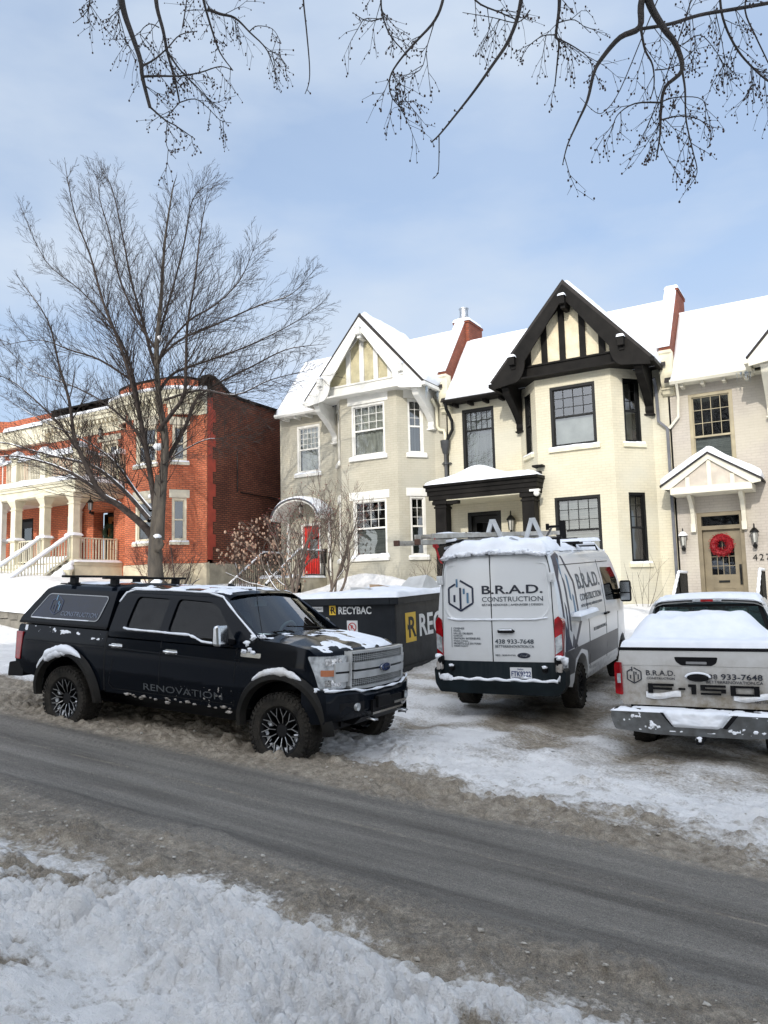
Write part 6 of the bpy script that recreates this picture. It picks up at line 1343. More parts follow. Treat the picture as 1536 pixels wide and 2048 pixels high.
# front: bumper, grille, lamps
FX = lambda y: 4.40-.20*abs(y)**2.6
def fbow(x, y, z): return V((x-.22*abs(y)**2.6, y*1.0, z))
m = MB(); bo = [(4.18, .64), (4.34, .60), (4.50, .62), (4.53, .70), (4.52, .86), (4.47, .91), (4.30, .925), (4.18, .90)]
solid(m, bo, -1.0, 1.0, lambda x, y, z: fbow(x, y, z)+V((0, 0, -.035*max(0, (abs(y)-.55)/.45)*(z < .7)+(.035 if abs(y) > .5 and z > .84 else 0))), (), fr_(.66, .92, .05), fr_(-.95, 1, .1)); bu = m.build('front_bumper', TBLK, bt, smooth=40)
m = MB(); m.prism([(4.25, .52), (4.38, .52), (4.48, .61), (4.2, .61)], 'y', -.52, .52); m.build('air_dam', BLACK, bt, bevel=.01)
m = MB()
for sg in (-1, 1):
    m.hexa([fbow(4.515, sg*.5, .67), fbow(4.50, sg*.84, .69), fbow(4.53, sg*.84, .69), fbow(4.545, sg*.5, .67), fbow(4.515, sg*.5, .80), fbow(4.50, sg*.84, .80), fbow(4.53, sg*.84, .80), fbow(4.545, sg*.5, .80)])
m.hexa([(4.515, -.36, .66), (4.545, -.36, .66), (4.545, .36, .66), (4.515, .36, .66), (4.515, -.36, .80), (4.545, -.36, .80), (4.545, .36, .80), (4.515, .36, .80)]); m.build('bumper_recess', BLACK, bu)
m = MB(); m.box(4.535, 4.56, -.38, .38, .635, .66); m.box(4.54, 4.57, .13, .42, .70, .73); m.build('bumper_trim', CHROME, bu)
m = MB(); m.box(4.52, 4.575, -.28, .02, .70, .84); m.build('plate_holder', BLACK, bu, bevel=.01)
for sg in (-1, 1):
    m = MB(); m.lathe([(0, .02), (.045, .015), (.05, -.02)], fbow(4.535, sg*.60, .745), 14, 'x'); m.build('fog_lamp', LENS, bu, smooth=50)
    m = MB(); m.tube([(4.50, sg*.42, .60), (4.60, sg*.42, .585), (4.61, sg*.36, .585), (4.50, sg*.34, .60)], .014, 8); m.build('tow_hook', CHROME, bu, smooth=60)
# snow on bumper edge
m = MB(); m.tube([fbow(4.50, -1.0+k*.1, .915+(.03 if abs(-1+k*.1) > .5 else 0)) for k in range(21)], [.012+.008*math.sin(k*1.7) for k in range(21)], 6); m.build('snow', SNOW, bu, smooth=180)
GRL = mat('satin_grille', (.46, .47, .47), .32, .35, vary=.1, vs=6)
m = MB(); gw = .615
def gb(y0, y1, z0, z1, d0, d1, mi=0):
    n_ = 8
    for i in range(n_):
        a, b = y0+(y1-y0)*i/n_, y0+(y1-y0)*(i+1)/n_
        m.hexa([(FX(a)+d0, a, z0), (FX(a)+d1, a, z0), (FX(b)+d1, b, z0), (FX(b)+d0, b, z0), (FX(a)+d0, a, z1), (FX(a)+d1, a, z1), (FX(b)+d1, b, z1), (FX(b)+d0, b, z1)], mi)
gb(-gw, gw, .945, 1.375, -.05, .02, 1)
gb(-gw-.01, gw+.01, 1.345, 1.375, .0, .065); gb(-gw-.01, gw+.01, .93, .965, .0, .065)
for sg in (-1, 1): m.hexa([(FX(gw)-.04, sg*gw-.02, .93), (FX(gw)+.07, sg*gw-.02, .93), (FX(gw)+.06, sg*(gw+.04), .98), (FX(gw)-.04, sg*(gw+.04), .98), (FX(gw)-.04, sg*gw-.03, 1.375), (FX(gw)+.065, sg*gw-.03, 1.375), (FX(gw)+.06, sg*(gw+.03), 1.33), (FX(gw)-.04, sg*(gw+.03), 1.33)])
gb(-gw, gw, 1.165, 1.245, .02, .085); gb(-gw, gw, 1.06, 1.14, .02, .085)
for k in range(30):                                                # honeycomb mesh
    y = -gw+.03+k*(2*gw-.06)/29
    for a, b in ((.97, 1.055), (1.25, 1.34)): m.box(FX(y)+.02, FX(y)+.032, y-.004, y+.004, a, b)
for z in (.99, 1.01, 1.03, 1.27, 1.29, 1.31): gb(-gw+.01, gw-.01, z-.003, z+.003, .02, .034)
gr_ = m.build('grille', [GRL, BLACK], bt, bevel=.004)
m = MB(); m.lathe([(0, .022), (.9, .02), (1, .008), (1, -.02)], (0, 0, 0), 28, 'x'); m.v = [(FX(0)+.095+a, b*.115, 1.152+c*.045) for a, b, c in m.v]; oo_ = m.build('badge', mat('badge_blue', (.012, .03, .10), .2, coat=.8), gr_, smooth=50)
m = MB(); m.tube([(FX(0)+.108, .118*math.cos(a), 1.152+.048*math.sin(a)) for a in [k*math.pi/14 for k in range(28)]], .006, 6, closed=True)
m.text('Ford', .07, lambda u, v, w: V((FX(0)+.117+w, u+v*.3, 1.132+v)), .003, align='CENTER'); m.build('badge_rim', CHROME, oo_, smooth=60)
for sg in (-1, 1):                                                 # headlamps wrap round the corner
    F = lambda u, v, w: V((FX(u)+.012+w, sg*u, v)) if u < .86 else V((float(np.interp(u, [.86, 1.22], [FX(.86)+.012, 4.02]))+w*.3, sg*float(np.interp(u, [.86, .93, 1.22], [.86, .925, .985]))+sg*w, v))
    m = MB(); dpatch(m, rnd([(.66, .955), (1.02, .955), (1.10, 1.12), (1.22, 1.315), (.66, 1.335)], .03), F, .004, .03, .04); hl = m.build('headlight', LENS, bt, smooth=50)
    m = MB()
    for a, b in ((1.22, 1.30), (.98, 1.06)): dpatch(m, rnd(rect(.74, .93, a, b), .02), F, .008, .006, .04)
    m.build('lamp_reflector', mat('reflector', (.75, .76, .78), .1, .9, vary=.4, vs=40), hl)
    m = MB(); dpatch(m, rnd(rect(.76, 1.0, 1.10, 1.17), .01), F, .008, .004, .04); m.build('side_marker', AMB, hl)
    m = MB(); dpatch(m, rnd([(.64, 1.03), (.84, 1.03), (.84, 1.25), (.64, 1.25)], .02), F, .03, .03, .05); m.build('grille_wing', GRL, hl, bevel=.006)
    m = MB(); strip(m, [(.64, 1.14), (.84, 1.14)], F, .022, .032, .003); m.build('wing_slot', BLACK, hl)
# tail, hitch, badge, text
for sg in (-1, 1):
    m = MB(); m.hexa([(-1.16, sg*.80, .90), (-1.02, sg*.80, .90), (-1.00, sg*1.005, .90), (-1.13, sg*.99, .90), (-1.165, sg*.80, 1.30), (-1.0, sg*.80, 1.30), (-.96, sg*1.002, 1.30), (-1.14, sg*.98, 1.30)]); m.build('tail_light', REDL, bt, bevel=.01)
m = MB(); solid(m, rnd([(-1.32, .64), (-1.30, .84), (-1.12, .87), (-1.0, .86), (-.98, .66)], .03), -.98, .98, lambda x, y, z: (x+.12*max(0, abs(y)-.6), y, z), (), (), fr_(-.9, .95, .2)); m.build('rear_bumper', BLACK, bt, smooth=40)
m = MB(); m.box(-1.40, -1.0, -.05, .05, .52, .62); m.tube([(-.62, -.72, .50), (-.76, -.82, .50)], .04, 10); m.build('hitch_receiver', BLACK, bt)
m = MB(); dpatch(m, rnd(rect(3.06, 3.36, 1.245, 1.30), .015), S, .012, .012, .1); m.build('fender_badge', CHROME, bt)
m = MB(); m.text('RENOVATION', .12, lambda u, v, w: S(1.46+u, .70+v, .006+w), .002, w=1.32); m.build('lettering', mat('dim_grey_lettering', (.06, .065, .07), .5), bt)
m = MB(); m.beam((3.30, -.35, 1.53), (2.96, -.86, 1.50), .018, .014); m.beam((3.42, .3, 1.55), (3.2, -.28, 1.58), .018, .014); m.beam((3.36, -.33, 1.515), (3.30, -.35, 1.53), .03, .02); m.box(3.22, 3.30, -.8, .8, 1.475, 1.50); m.build('wiper', BLACK, bt)
# snow on the black truck
hoodP = lambda u, v: V(fn(u, v, float(np.interp(u, [3.24, 3.7, 4.05, 4.26, 4.37], [1.455, 1.435, 1.385, 1.325, 1.24]))))
snowsheet(bt, hoodP, 3.26, 4.36, -.90, .90, 130, 150, .018, .50, 3.4, 3, lambda u, v: 1.1*(v+.30)+.55*math.exp(-((u-4.1)/.3)**2)-.45*math.exp(-((u-3.5)/.2)**2-((v+.1)/.3)**2)-.05)
snowsheet(bt, lambda u, v: roofp(u, v), .0, .97, .04, .97, 110, 90, .024, .47, 6.5, 7, lambda u, v: .9*(v-.32)+.35*(.6-u))
snowsheet(bt, lambda u, v: V(capf(u, v, 2.0))+V((0, 0, .012)), -.55, .62, -.85, .9, 30, 40, .015, .60, 3.5, 9, lambda u, v: .15*v)
for F_, pts, r_ in ((lambda u, v: (u, -hwc(v)-.012, v), [(1.02, 1.47), (1.1, 1.455), (1.4, 1.452), (1.66, 1.452), (1.84, 1.447), (2.18, 1.447), (2.3, 1.42), (2.42, 1.378), (2.6, 1.37), (2.75, 1.372)], .016), (lambda u, v: (u, -hwc(v)-.004, v), [(.79, 1.80), (.86, 1.93), (1.0, 1.972), (1.6, 1.985), (2.3, 1.98), (2.56, 1.935), (2.8, 1.77), (3.1, 1.57), (3.24, 1.475)], .013), (lambda u, v: V(CS(u, v, .014)), [(-.86, 1.515), (-.5, 1.512), (0, 1.515), (.4, 1.52)], .010)):
    m = MB(); o2 = []
    for (a, b), (c, d) in zip(pts[:-1], pts[1:]):
        for k in range(6): o2.append(V(F_(a+(c-a)*k/6, b+(d-b)*k/6)))
    m.tube(o2, [r_*(.55+.9*float(fbm(i*.45, 3.3, 3, 4))) for i in range(len(o2))], 6); m.build('snow', SNOW, bt, smooth=180)
def arcsnow(par, cx, F, a0, a1, r, mm, seed, amt=.02, zc=.46):
    m = MB(); n = 30; pts = [F(cx+r*math.cos(R(a0+(a1-a0)*k/n)), zc+r*math.sin(R(a0+(a1-a0)*k/n)), .055)+V((0, 0, .012)) for k in range(n+1)]
    m.tube(pts, [amt*math.sin(math.pi*k/n)**.5*(.5+1.2*float(fbm(k*.35, seed, 3, seed))) for k in range(n+1)], 8); m.build('snow', mm, par, smooth=180)
arcsnow(bt, 0, S, 58, 150, .645, SNOW, 3, .055); arcsnow(bt, 0, S, 75, 140, .60, SNOW, 13, .05); arcsnow(bt, 3.68, S, 62, 128, .65, DSNOW, 5, .042)
snowsheet(bt, lambda u, v: S(u, v, .0), -1.0, .7, 1.27, 1.40, 160, 20, .008, .70, 12, 5, None, up_=(0, -1, .3)); snowsheet(bt, lambda u, v: S(u, v, .0), 1.9, 3.0, .60, .86, 220, 60, .008, .64, 26, 15, lambda u, v: .3*(u-2.4), mm=GRIM, up_=(0, -1, 0))
for p, r in (((3.20, -.93, 1.47), .05), ((3.12, -.95, 1.40), .045), ((3.18, -.97, 1.33), .035), ((3.30, -.90, 1.49), .035), ((2.86, -1.0, 1.42), .03), ((3.1, -1.0, 1.31), .03), ((3.25, -1.0, 1.305), .028), ((4.15, -.98, .94), .04), ((4.25, -.93, .94), .035)):
    m = MB(); m.blob(p, r, (1.2, .7, .8), 7, .35, int(r*1000)); m.build('snow', SNOW, bt, smooth=180)
m = MB()
for k in range(24): rg = random.Random(k); m.blob((rg.uniform(.95, 3.0), -.99+rg.uniform(-.01, .03), .60+rg.uniform(-.03, .03)), rg.uniform(.010, .028), (1.5, .8, .7), 5, .4, k)
m.build('frozen_slush', GRIM, bt, smooth=180)['kind'] = 'stuff'
# ---------------------------------------------------------------- white pickup
wt = thing('pickup_truck', 'white pickup seen from behind with a deep snow heap on its bed cover', 'pickup truck', mw=vframe((-1.73, 10.22, -2.2), 94, 0))
Q, S, S2, fnw, roofw, wsw = truck(wt, PWHT, 0, 'truck', 1.25, False, False)
XR = .10
RM = lambda u, v, w: V((XR+(.02*(v-1.1))-w, -u, v))                # rear face, u to the viewer's right
m = MB(); tgp = rnd([(-.925, .70), (.925, .70), (.945, .9), (.94, 1.385), (-.94, 1.385), (-.945, .9)], .03)
solid(m, tgp, 0, 1, lambda x, y, z: RM(x, z, .012*(1-y)-.03+(.022 if z > 1.2 else 0)*(1-y)*1.0), fr_(-.9, .93, .15), (1.17, 1.185, 1.2)); tg = m.build('tailgate', PWHT, wt, smooth=35)
for sg in (-1, 1):
    m = MB(); solid(m, rnd([(.955, .82), (1.06, .83), (1.06, 1.20), (1.04, 1.235), (.955, 1.235)], .02), 0, 1, lambda x, y, z: V((XR-.03+.14*y*(1 if x > 1.0 else .6)+.05*max(0, (x-.98)/.08), sg*(x-.045), z)), (.98, 1.0, 1.03), fr_(.88, 1.2, .06)); tl = m.build('tail_light', REDL, wt, smooth=50)
    m = MB(); m.box(XR-.036, XR-.025, min(sg*.93, sg*.975), max(sg*.93, sg*.975), .97, 1.09); m.build('reverse_lamp', LENS, tl, bevel=.004)
m = MB(); dpatch(m, rnd([(-.27, 1.31), (.24, 1.31), (.22, 1.24), (.17, 1.205), (-.19, 1.205), (-.25, 1.25)], .02), RM, .006, .03, .2); hh = m.build('tailgate_handle', BLACK, wt, bevel=.006)
m = MB(); dpatch(m, rnd(rect(-.13, .11, 1.225, 1.255), .008), RM, .02, .012, .2); m.build('handle_lever', mat('grey_lever', (.22, .22, .22), .5), hh)
m = MB(); m.lathe([(0, -.012), (.9, -.01), (1, .0), (1, .02)], (0, 0, 0), 28, 'x'); m.v = [(XR-.03+a, b*.135, 1.065+c*.052) for a, b, c in m.v]; bd = m.build('badge', BLACK, wt, smooth=50)
m = MB(); m.tube([(XR-.04, .14*math.cos(a), 1.065+.056*math.sin(a)) for a in [k*math.pi/14 for k in range(15)]], .014, 6); m.build('snow', SNOW, bd, smooth=180)
m = MB()
def letter(pl):
    for a, b, c, d in pl: m.plate(rect(a, b, c, d), [], RM, .003, .018) if 0 else m.hexa([RM(a, c, .02), RM(b, c, .02), RM(b, c, .0), RM(a, c, .0), RM(a, d, .02), RM(b, d, .02), RM(b, d, 0), RM(a, d, 0)])
z0, z1 = .855, .975; h3_ = (z1-z0)/5
letter([(-.60, -.54, z0, z1), (-.539, -.29, z1-.026, z1), (-.539, -.31, z0+.046, z0+.072)])
letter([(-.235, -.155, z0+.05, z0+.074)]); letter([(-.085, -.03, z0, z1), (-.12, -.086, z1-.03, z1)])
letter([(.02, .31, z1-.026, z1), (.02, .075, z0+.05, z1-.0265), (.076, .31, z0+.05, z0+.072), (.255, .31, z0+.024, z0+.0495), (.02, .254, z0, z0+.0238)])
letter([(.36, .42, z0, z1), (.421, .62, z1-.026, z1), (.62, .68, z0, z1-.001), (.421, .619, z0, z0+.024)])
m.build('stamped_letters', BLACK, tg)
m = MB(); hexlogo(m, lambda u, v, w: RM(u, v, w), -.765, 1.068, .098, (0, 0)); m.build('logo', TXTD, tg)
m = MB(); m.text('B.R.A.D.', .092, lambda u, v, w: RM(-.625+u, 1.075+v, .004+w), .003, w=.35); m.text('CONSTRUCTION', .04, lambda u, v, w: RM(-.615+u, 1.025+v, .004+w), .003, w=.34)
m.text('933-7648', .095, lambda u, v, w: RM(.26+u, 1.045+v, .004+w), .003, w=.46, bold=.001); m.text('438', .085, lambda u, v, w: RM(.07+u, 1.047+v, .004+w), .003, w=.15); m.text('BETTERRENOVATION.CA', .05, lambda u, v, w: RM(.09+u, .995+v, .004+w), .003, w=.63); m.text('RBQ : 5830-9147-01', .036, lambda u, v, w: RM(.62+u, .775+v, .004+w), .003, w=.26)
m.build('lettering', TXTD, tg)
m = MB(); dpatch(m, rect(.80, .93, .725, .785), RM, .004, .004, .2); m.build('badge_plate', BLACK, tg)
# bumper with centre step
CHD = mat('salted_chrome', (.20, .21, .215), .3, .75, col2=(.13, .13, .125), vs=10, detail=9)
m = MB()
bo = rnd([(-1.04, .655), (-.40, .645), (-.28, .50), (.28, .50), (.40, .645), (1.04, .655), (1.05, .56), (1.0, .42), (.5, .385), (-.5, .385), (-1.0, .42), (-1.05, .56)], .03)
solid(m, bo, 0, 1, lambda x, y, z: V((-.14+.30*y+.05*abs(x)**3*(1-y)+(.03*(z-.5) if y < .5 else 0), -x, z)), fr_(-1.0, 1.0, .12), (.47, .55, .6)); bu = m.build('rear_bumper', CHD, wt, smooth=40)
m = MB(); m.box(-.11, .2, -.42, .42, .47, .52); m.box(-.10, .1, -1.0, 1.0, .66, .672)
for sg in (-1, 1): m.hexa([(-.155, sg*.26, .50), (-.13, sg*.26, .50), (-.13, sg*.31, .49), (-.155, sg*.31, .49), (-.155, sg*.38, .65), (-.13, sg*.38, .65), (-.13, sg*.44, .65), (-.155, sg*.44, .65)])
m.build('bumper_step', BLACK, bu)
snowsheet(bu, lambda u, v: V((u, -v, .655)), -.13, .12, -1.05, 1.05, 10, 80, .035, .33, 4, 3, name='snow')
def bheap(a, b):
    n_ = float(fbm(a*7+2, b*5, 4, 4)); k = min(1, max(0, (b-.45)/.55)); w_ = .40-.13*k; e = min(1, min(a, 1-a)*14)*min(1, (1-b)*8+.15)
    x = .10-.25*min(1, b/.45)**.8 if b < .45 else -.15-.012*k; z = .672 if b < .35 else .672-.19*min(1, (b-.35)/.65)
    return V((x+(1-e)*.03-(.030*n_+.008)*e, .04+w_*(1-2*a)+.012*(n_-.5), z+.035*(n_-.2)*e*(1-k)))
m = MB(); m.grid(bheap, 40, 24); m.build('snow', SNOW, bu, smooth=180)
snowsheet(bu, lambda u, v: V((-.142+.05*abs(u)**3+.03*(v-.5), -u, v)), -1.0, 1.0, .42, .64, 200, 34, .012, .63, 13, 8, None, up_=(-1, 0, 0))
m = MB(); m.box(-.22, .2, -.04, .04, .30, .38); m.build('hitch_receiver', BLACK, wt, bevel=.006); m = MB(); m.blob((-.2, 0, .36), .04, (.7, 1, .9), 6, .2, 2); m.build('snow', SNOW, wt, smooth=180)
m = MB(); m.box(.14, 1.9, -.93, .93, 1.40, 1.43); m.box(.09, .16, -.95, .95, 1.385, 1.425); m.build('bed_cover', BLACK, wt, bevel=.01)
def heap(u, v):                                                    # drifted snow on the cover
    e = smst(0, .35, v)*smst(0, .1, .93-abs(u)+.02)
    return .04+.30*float(smst(.45, 1.15, v+.10*math.sin(u*2.3+.6)))*float(smst(.95, .55, abs(u-.08)))*(1+.3*(float(fbm(u*2, v*2, 3, 6))-.5)*2)
s = MB(); s.pillow(lambda u, v: V((.10+v, -.93+u, 1.425)), (0, 0, 1), 1.86, 1.86, .05, .05, 44, 44, seed=4, rough=.2, fs=3, extra=lambda u, v: heap(u-.93, v)); s.build('snow', SNOW, wt, smooth=180)
snowsheet(wt, lambda u, v: roofw(u, v), 0, 1, .02, .98, 40, 50, .06, .2, 3, 7)
m = MB(); m.box(2.02, 2.06, -.20, .20, 1.955, 1.995); cl = m.build('brake_lamp_housing', LENS, wt, bevel=.01); m = MB(); m.box(2.012, 2.02, -.085, .085, 1.958, 1.992); m.build('brake_lamp', REDL, cl)
m = MB()
for k in range(16): rg = random.Random(k+50); m.blob((.12+rg.uniform(0, .05), .95*rg.uniform(-1, 1), 1.385), rg.uniform(.012, .03), (1, 2, .7), 5, .3, k)
for c, w_ in ((-.42, .42), (.60, .42)):
    m.grid(lambda a, b: RM(c-w_/2+w_*a, .80+.075*b-.02*math.sin(a*5), .004+.022*math.sin(math.pi*b)*math.sin(math.pi*a)*(.5+float(fbm(a*7, b*3, 3, 5)))), 30, 10)
m.build('snow', DSNOW, wt, smooth=180)
# ---------------------------------------------------------------- white van
vn = thing('cargo_van', 'tall white cargo van seen from behind with snow and ladders on its roof', 'van', mw=vframe((-4.70, 11.02, -1.92), 93.3, 2.5))
def vk(z): return float(np.interp(z, [.35, .5, .8, 1.2, 1.5, 1.9, 2.2, 2.35, 2.44, 2.5, 2.54, 2.57], [.96, 1.0, 1.025, 1.03, 1.02, .975, .915, .885, .855, .81, .70, .5]))
def vx(x): return float(np.interp(x, [0, .12, .5, 4.3, 5.0, 5.6], [.955, .985, 1, 1, .95, .80]))
def vf(x, y, z):
    xx = x+.055*max(0, (z-.9))/1.4*max(0, 1-x/.4)+.05*abs(y)**3*max(0, 1-x/.5); return V((xx-.25*abs(y)**2.5*max(0, (x-4.6)/1.0), y*vk(z)*vx(x), z))
vo = [(.02, .50), (0, .84), (0, 2.30), (.03, 2.44), (.12, 2.52), (.4, 2.56), (3.5, 2.55), (3.9, 2.48), (4.15, 2.36), (4.95, 1.50), (5.35, 1.26), (5.55, 1.08), (5.62, .8), (5.6, .42), (4.85, .40)]+arc(4.36, .40, .45, 0, 180)+[(3.85, .40), (1.55, .40)]+arc(1.05, .40, .46, 0, 180)+[(.5, .42)]
m = MB(); solid(m, vo, -1, 1, vf, fr_(.1, .6, .08)+fr_(.75, 5.6, .22), fr_(.5, 2.3, .12)+[2.35, 2.4, 2.44, 2.47, 2.5, 2.52, 2.54], (-.97, -.9, -.7, -.35, 0, .35, .7, .9, .97)); vb = m.build('body', VWHT, vn, smooth=34)
VS = lambda x, z, w: vf(x, -1, z)+V((0, -w, 0)); VR = lambda u, v, w: vf(0, -u/vk(v)/vx(0), v)+V((-w, 0, 0))
m = MB(); m.box(.1, 5.4, -.8, .8, .34, .46)
for x in (1.05, 4.36): m.lathe([(.47, -.99), (.47, .99)], (x, 0, .41), 24, 'y', a0=0, a1=math.pi); m.tube([(x, -.8, .36), (x, .8, .36)], .06, 8)
m.build('chassis', BLACK, vn)
for x in (1.05, 4.36):
    for sg in (-1, 1): wheel(vn, (x, sg*.87, .355), sg, .355, .24, 'van', seed=3)
# rear doors: shut line, frame line, recessed panel
m = MB(); strip(m, [(-.06, .52), (-.06, 2.50)], VR, .014, -.001, .004)
strip(m, rnd([(-.90, .86), (-.865, 2.2), (-.80, 2.46), (-.62, 2.50), (.62, 2.50), (.80, 2.46), (.865, 2.2), (.90, .86)], .12)[4:-4], VR, .012, -.001, .004); m.build('door_seams', BLACK, vn)
pn = rnd([(-.82, 1.62), (-.80, 2.30), (.80, 2.30), (.82, 1.62), (.68, 1.47), (-.68, 1.47)], .09)
m = MB()
for k in range(len(pn)):
    a, b = pn[k], pn[(k+1) % len(pn)]; cx, cz = 0, 1.9
    o = lambda p, f: (p[0]*f, cz+(p[1]-cz)*f)
    m.add([VR(*a, .003), VR(*b, .003), VR(*o(b, .975), -.0), VR(*o(a, .975), -.0)], [(0, 1, 2, 3)]); m.add([VR(*a, .003), VR(*b, .003), VR(*o(b, 1.02), .010), VR(*o(a, 1.02), .010)], [(0, 1, 2, 3)]); m.add([VR(*o(a, 1.06), .0), VR(*o(b, 1.06), .0), VR(*o(b, 1.02), .010), VR(*o(a, 1.02), .010)], [(0, 1, 2, 3)])
m.build('door_pressing', VWHT, vn, smooth=60)
m = MB(); dpatch(m, [(-.93, .56), (.93, .56), (.93, .845), (-.93, .845)], VR, .004, .006, .2); m.build('lower_door_panel', mat('dark_teal_black', (.006, .012, .016), .5, spec=.25, col2=(.016, .022, .025), vs=5, streak=(3, 3, .5)), vn)
m = MB(); solid(m, rnd([(-1.03, .50), (-1.04, .72), (-.92, .80), (-.905, .56), (.905, .56), (.92, .80), (1.04, .72), (1.03, .50), (.94, .37), (-.94, .37)], .03), 0, 1, lambda x, y, z: V((-.09+.07*abs(x)**3+.25*y, -x, z)), fr_(-1, 1, .12), (.45, .5)); bu = m.build('rear_bumper', mat('bumper_teal_black', (.005, .010, .013), .55, vary=.3, spec=.2), vn, smooth=40)
m = MB(); m.tube([(-.04, -.93+.06*k, .575+.012*math.sin(k*1.3)) for k in range(32)], [.026*(.7+.6*float(fbm(k*.3, 1, 3, 2))) for k in range(32)], 8)
m.tube([(-.02, .93, .58), (-.01, .955, .66), (.0, .95, .78)], [.03, .02, .008], 8); m.tube([(-.02, -.93, .58), (-.01, -.955, .66), (.0, -.95, .76)], [.03, .02, .008], 8); m.blob((-.05, .82, .60), .06, (.6, 1.5, .9), 7, .3, 4); m.build('snow', SNOW, bu, smooth=180)
for sg, c in ((1, 0), (-1, 1)):
    m = MB(); tp = rnd([(.885, .90), (1.0, .92), (1.02, 1.44), (.96, 1.52), (.90, 1.47)], .02)
    solid(m, tp, 0, 1, lambda x, y, z: V((-.012+.045*(z-.9)/.6*.5+.05*abs(x)**3+.13*y*(1 if x > .95 else .5), sg*x, z)), (.93, .96, .99), fr_(.98, 1.5, .08)); tl = m.build('tail_light', REDL, vn, smooth=50)
    m = MB(); m.prism([(.90, 1.20), (1.0, 1.26), (1.0, 1.03), (.90, .96)], 'x', -.0, .02, 0, lambda u, v, w: V((.012+.05*u**3+.02*(v-.9)-w*1.6, sg*u, v))); m.build('reverse_lamp', LENS, tl)
    m = MB(); m.blob((.02, sg*.96, .905), .07, (.9, 1.0, .6), 8, .3, 3); m.blob((.06, sg*1.02, .86), .05, (1, 1, 1.2), 7, .3, 5) if sg < 0 else None; m.build('snow', SNOW, vn, smooth=180)
    m = MB(); m.box(-.035, .05, min(sg*.90, sg*1.0), max(sg*.90, sg*1.0), .70, .83); m.build('corner_lamp', GRIM, vn, bevel=.02)
    for z in (2.02, .78):
        m = MB(); y = sg*(.90 if z > 1 else .93); m.box(-.02+.055*(z-.9)/1.4, .06, y-.05, y+.05, z, z+.14); m.box(-.04+.055*(z-.9)/1.4, .02, y-.02*1, y+.02, z+.02, z+.12); o = m.build('door_hinge', VWHT, vn, bevel=.012) if z > 1 else m.build('bumper_stop', BLACK, vn, bevel=.03)
    m = MB(); m.lathe([(0, -.07), (.035, -.06), (.045, 0)], (0, sg*.74, .74), 12, 'x'); o = m.build('door_buffer', BLACK, vn, smooth=50); m = MB(); m.blob((-.04, sg*.74, .78), .04, (.8, 1, .6), 6, .2, 4); m.build('snow', SNOW, o, smooth=180)
m = MB(); m.tube([VR(.04, 1.30, .0), VR(.05, 1.295, .035), VR(.27, 1.295, .035), VR(.28, 1.30, 0)], .02, 8); dpatch(m, rnd(rect(.05, .27, 1.27, 1.335), .03), VR, .004, .004, .3); m.build('door_handle', BLACK, vn, smooth=50)
m = MB(); m.tube([VR(.06+.02*k, 1.322, .035) for k in range(11)], .012, 6); m.build('snow', SNOW, vn, smooth=180)
m = MB(); m.lathe([(0, -.012), (.9, -.01), (1, 0), (1, .02)], (0, 0, 0), 28, 'x'); m.v = [(VR(.42, .94, 0).x+a, -.42+b*.10, .94+c*.042) for a, b, c in m.v]; bd = m.build('badge', mat('badge_dark', (.01, .014, .03), .3, coat=.6), vn, smooth=50)
m = MB(); m.text('Ford', .055, lambda u, v, w: VR(.42+u+v*.3, .922+v, .014+w), .003, align='CENTER'); m.build('badge_script', CHROME, bd)
m = MB(); dpatch(m, rnd(rect(.20, .53, .60, .765), .01), VR, .012, .006, .5); pl = m.build('licence_plate', mat('plate_white', (.66, .67, .68), .4, vary=.06), vn)
m = MB(); m.text('FTK9322', .105, lambda u, v, w: VR(.215+u, .635+v, .0125+w), .003, w=.30, bold=.0015); m.text('Québec', .03, lambda u, v, w: VR(.36+u, .732+v, .0125+w), .003, align='CENTER'); m.text('Je me souviens', .022, lambda u, v, w: VR(.30+u, .61+v, .0125+w), .003, align='CENTER'); m.build('plate_text', mat('plate_blue', (.02, .04, .14), .4), pl)
m = MB(); snowsheet(pl, lambda u, v: VR(u, v, .018), .40, .53, .60, .68, 24, 16, .012, .5, 14, 2, None, up_=(-1, 0, 0))
m = MB(); hexlogo(m, VR, -.56, 1.845, .235, (0, 1)); m.build('logo', [NAVY, BLUE], vn)
m = MB(); m.text('B.R.A.D.', .178, lambda u, v, w: VR(-.22+u, 1.865+v, .003+w), .003, w=.95, bold=.003); m.build('lettering', TXTD, vn)
SLT = mat('slate_lettering', (.05, .065, .08), .5); SLV = mat('slate_vinyl', (.07, .085, .10), .45)
m = MB(); m.text('CONSTRUCTION', .105, lambda u, v, w: VR(-.21+u, 1.745+v, .003+w), .003, w=.95); m.build('lettering', SLT, vn); m = MB(); m.text('BÂTIR | RÉNOVER | AMÉNAGER | DESIGN', .045, lambda u, v, w: VR(-.21+u, 1.68+v, .003+w), .003, w=.95); m.build('small_lettering', SLT, vn); m = MB()
m.text('438 933-7648', .092, lambda u, v, w: VR(-.02+u, 1.115+v, .003+w), .003, w=.60, bold=.001); m.build('phone_number', SLT, vn); m = MB(); m.text('BETTERRENOVATION.CA', .055, lambda u, v, w: VR(-.02+u, 1.055+v, .003+w), .003, w=.60); m.build('small_lettering', SLT, vn); m = MB(); m.text('RBQ : 5830-9147-01', .034, lambda u, v, w: VR(-.02+u, .93+v, .003+w), .003, w=.31); m.build('small_lettering', SLT, vn)
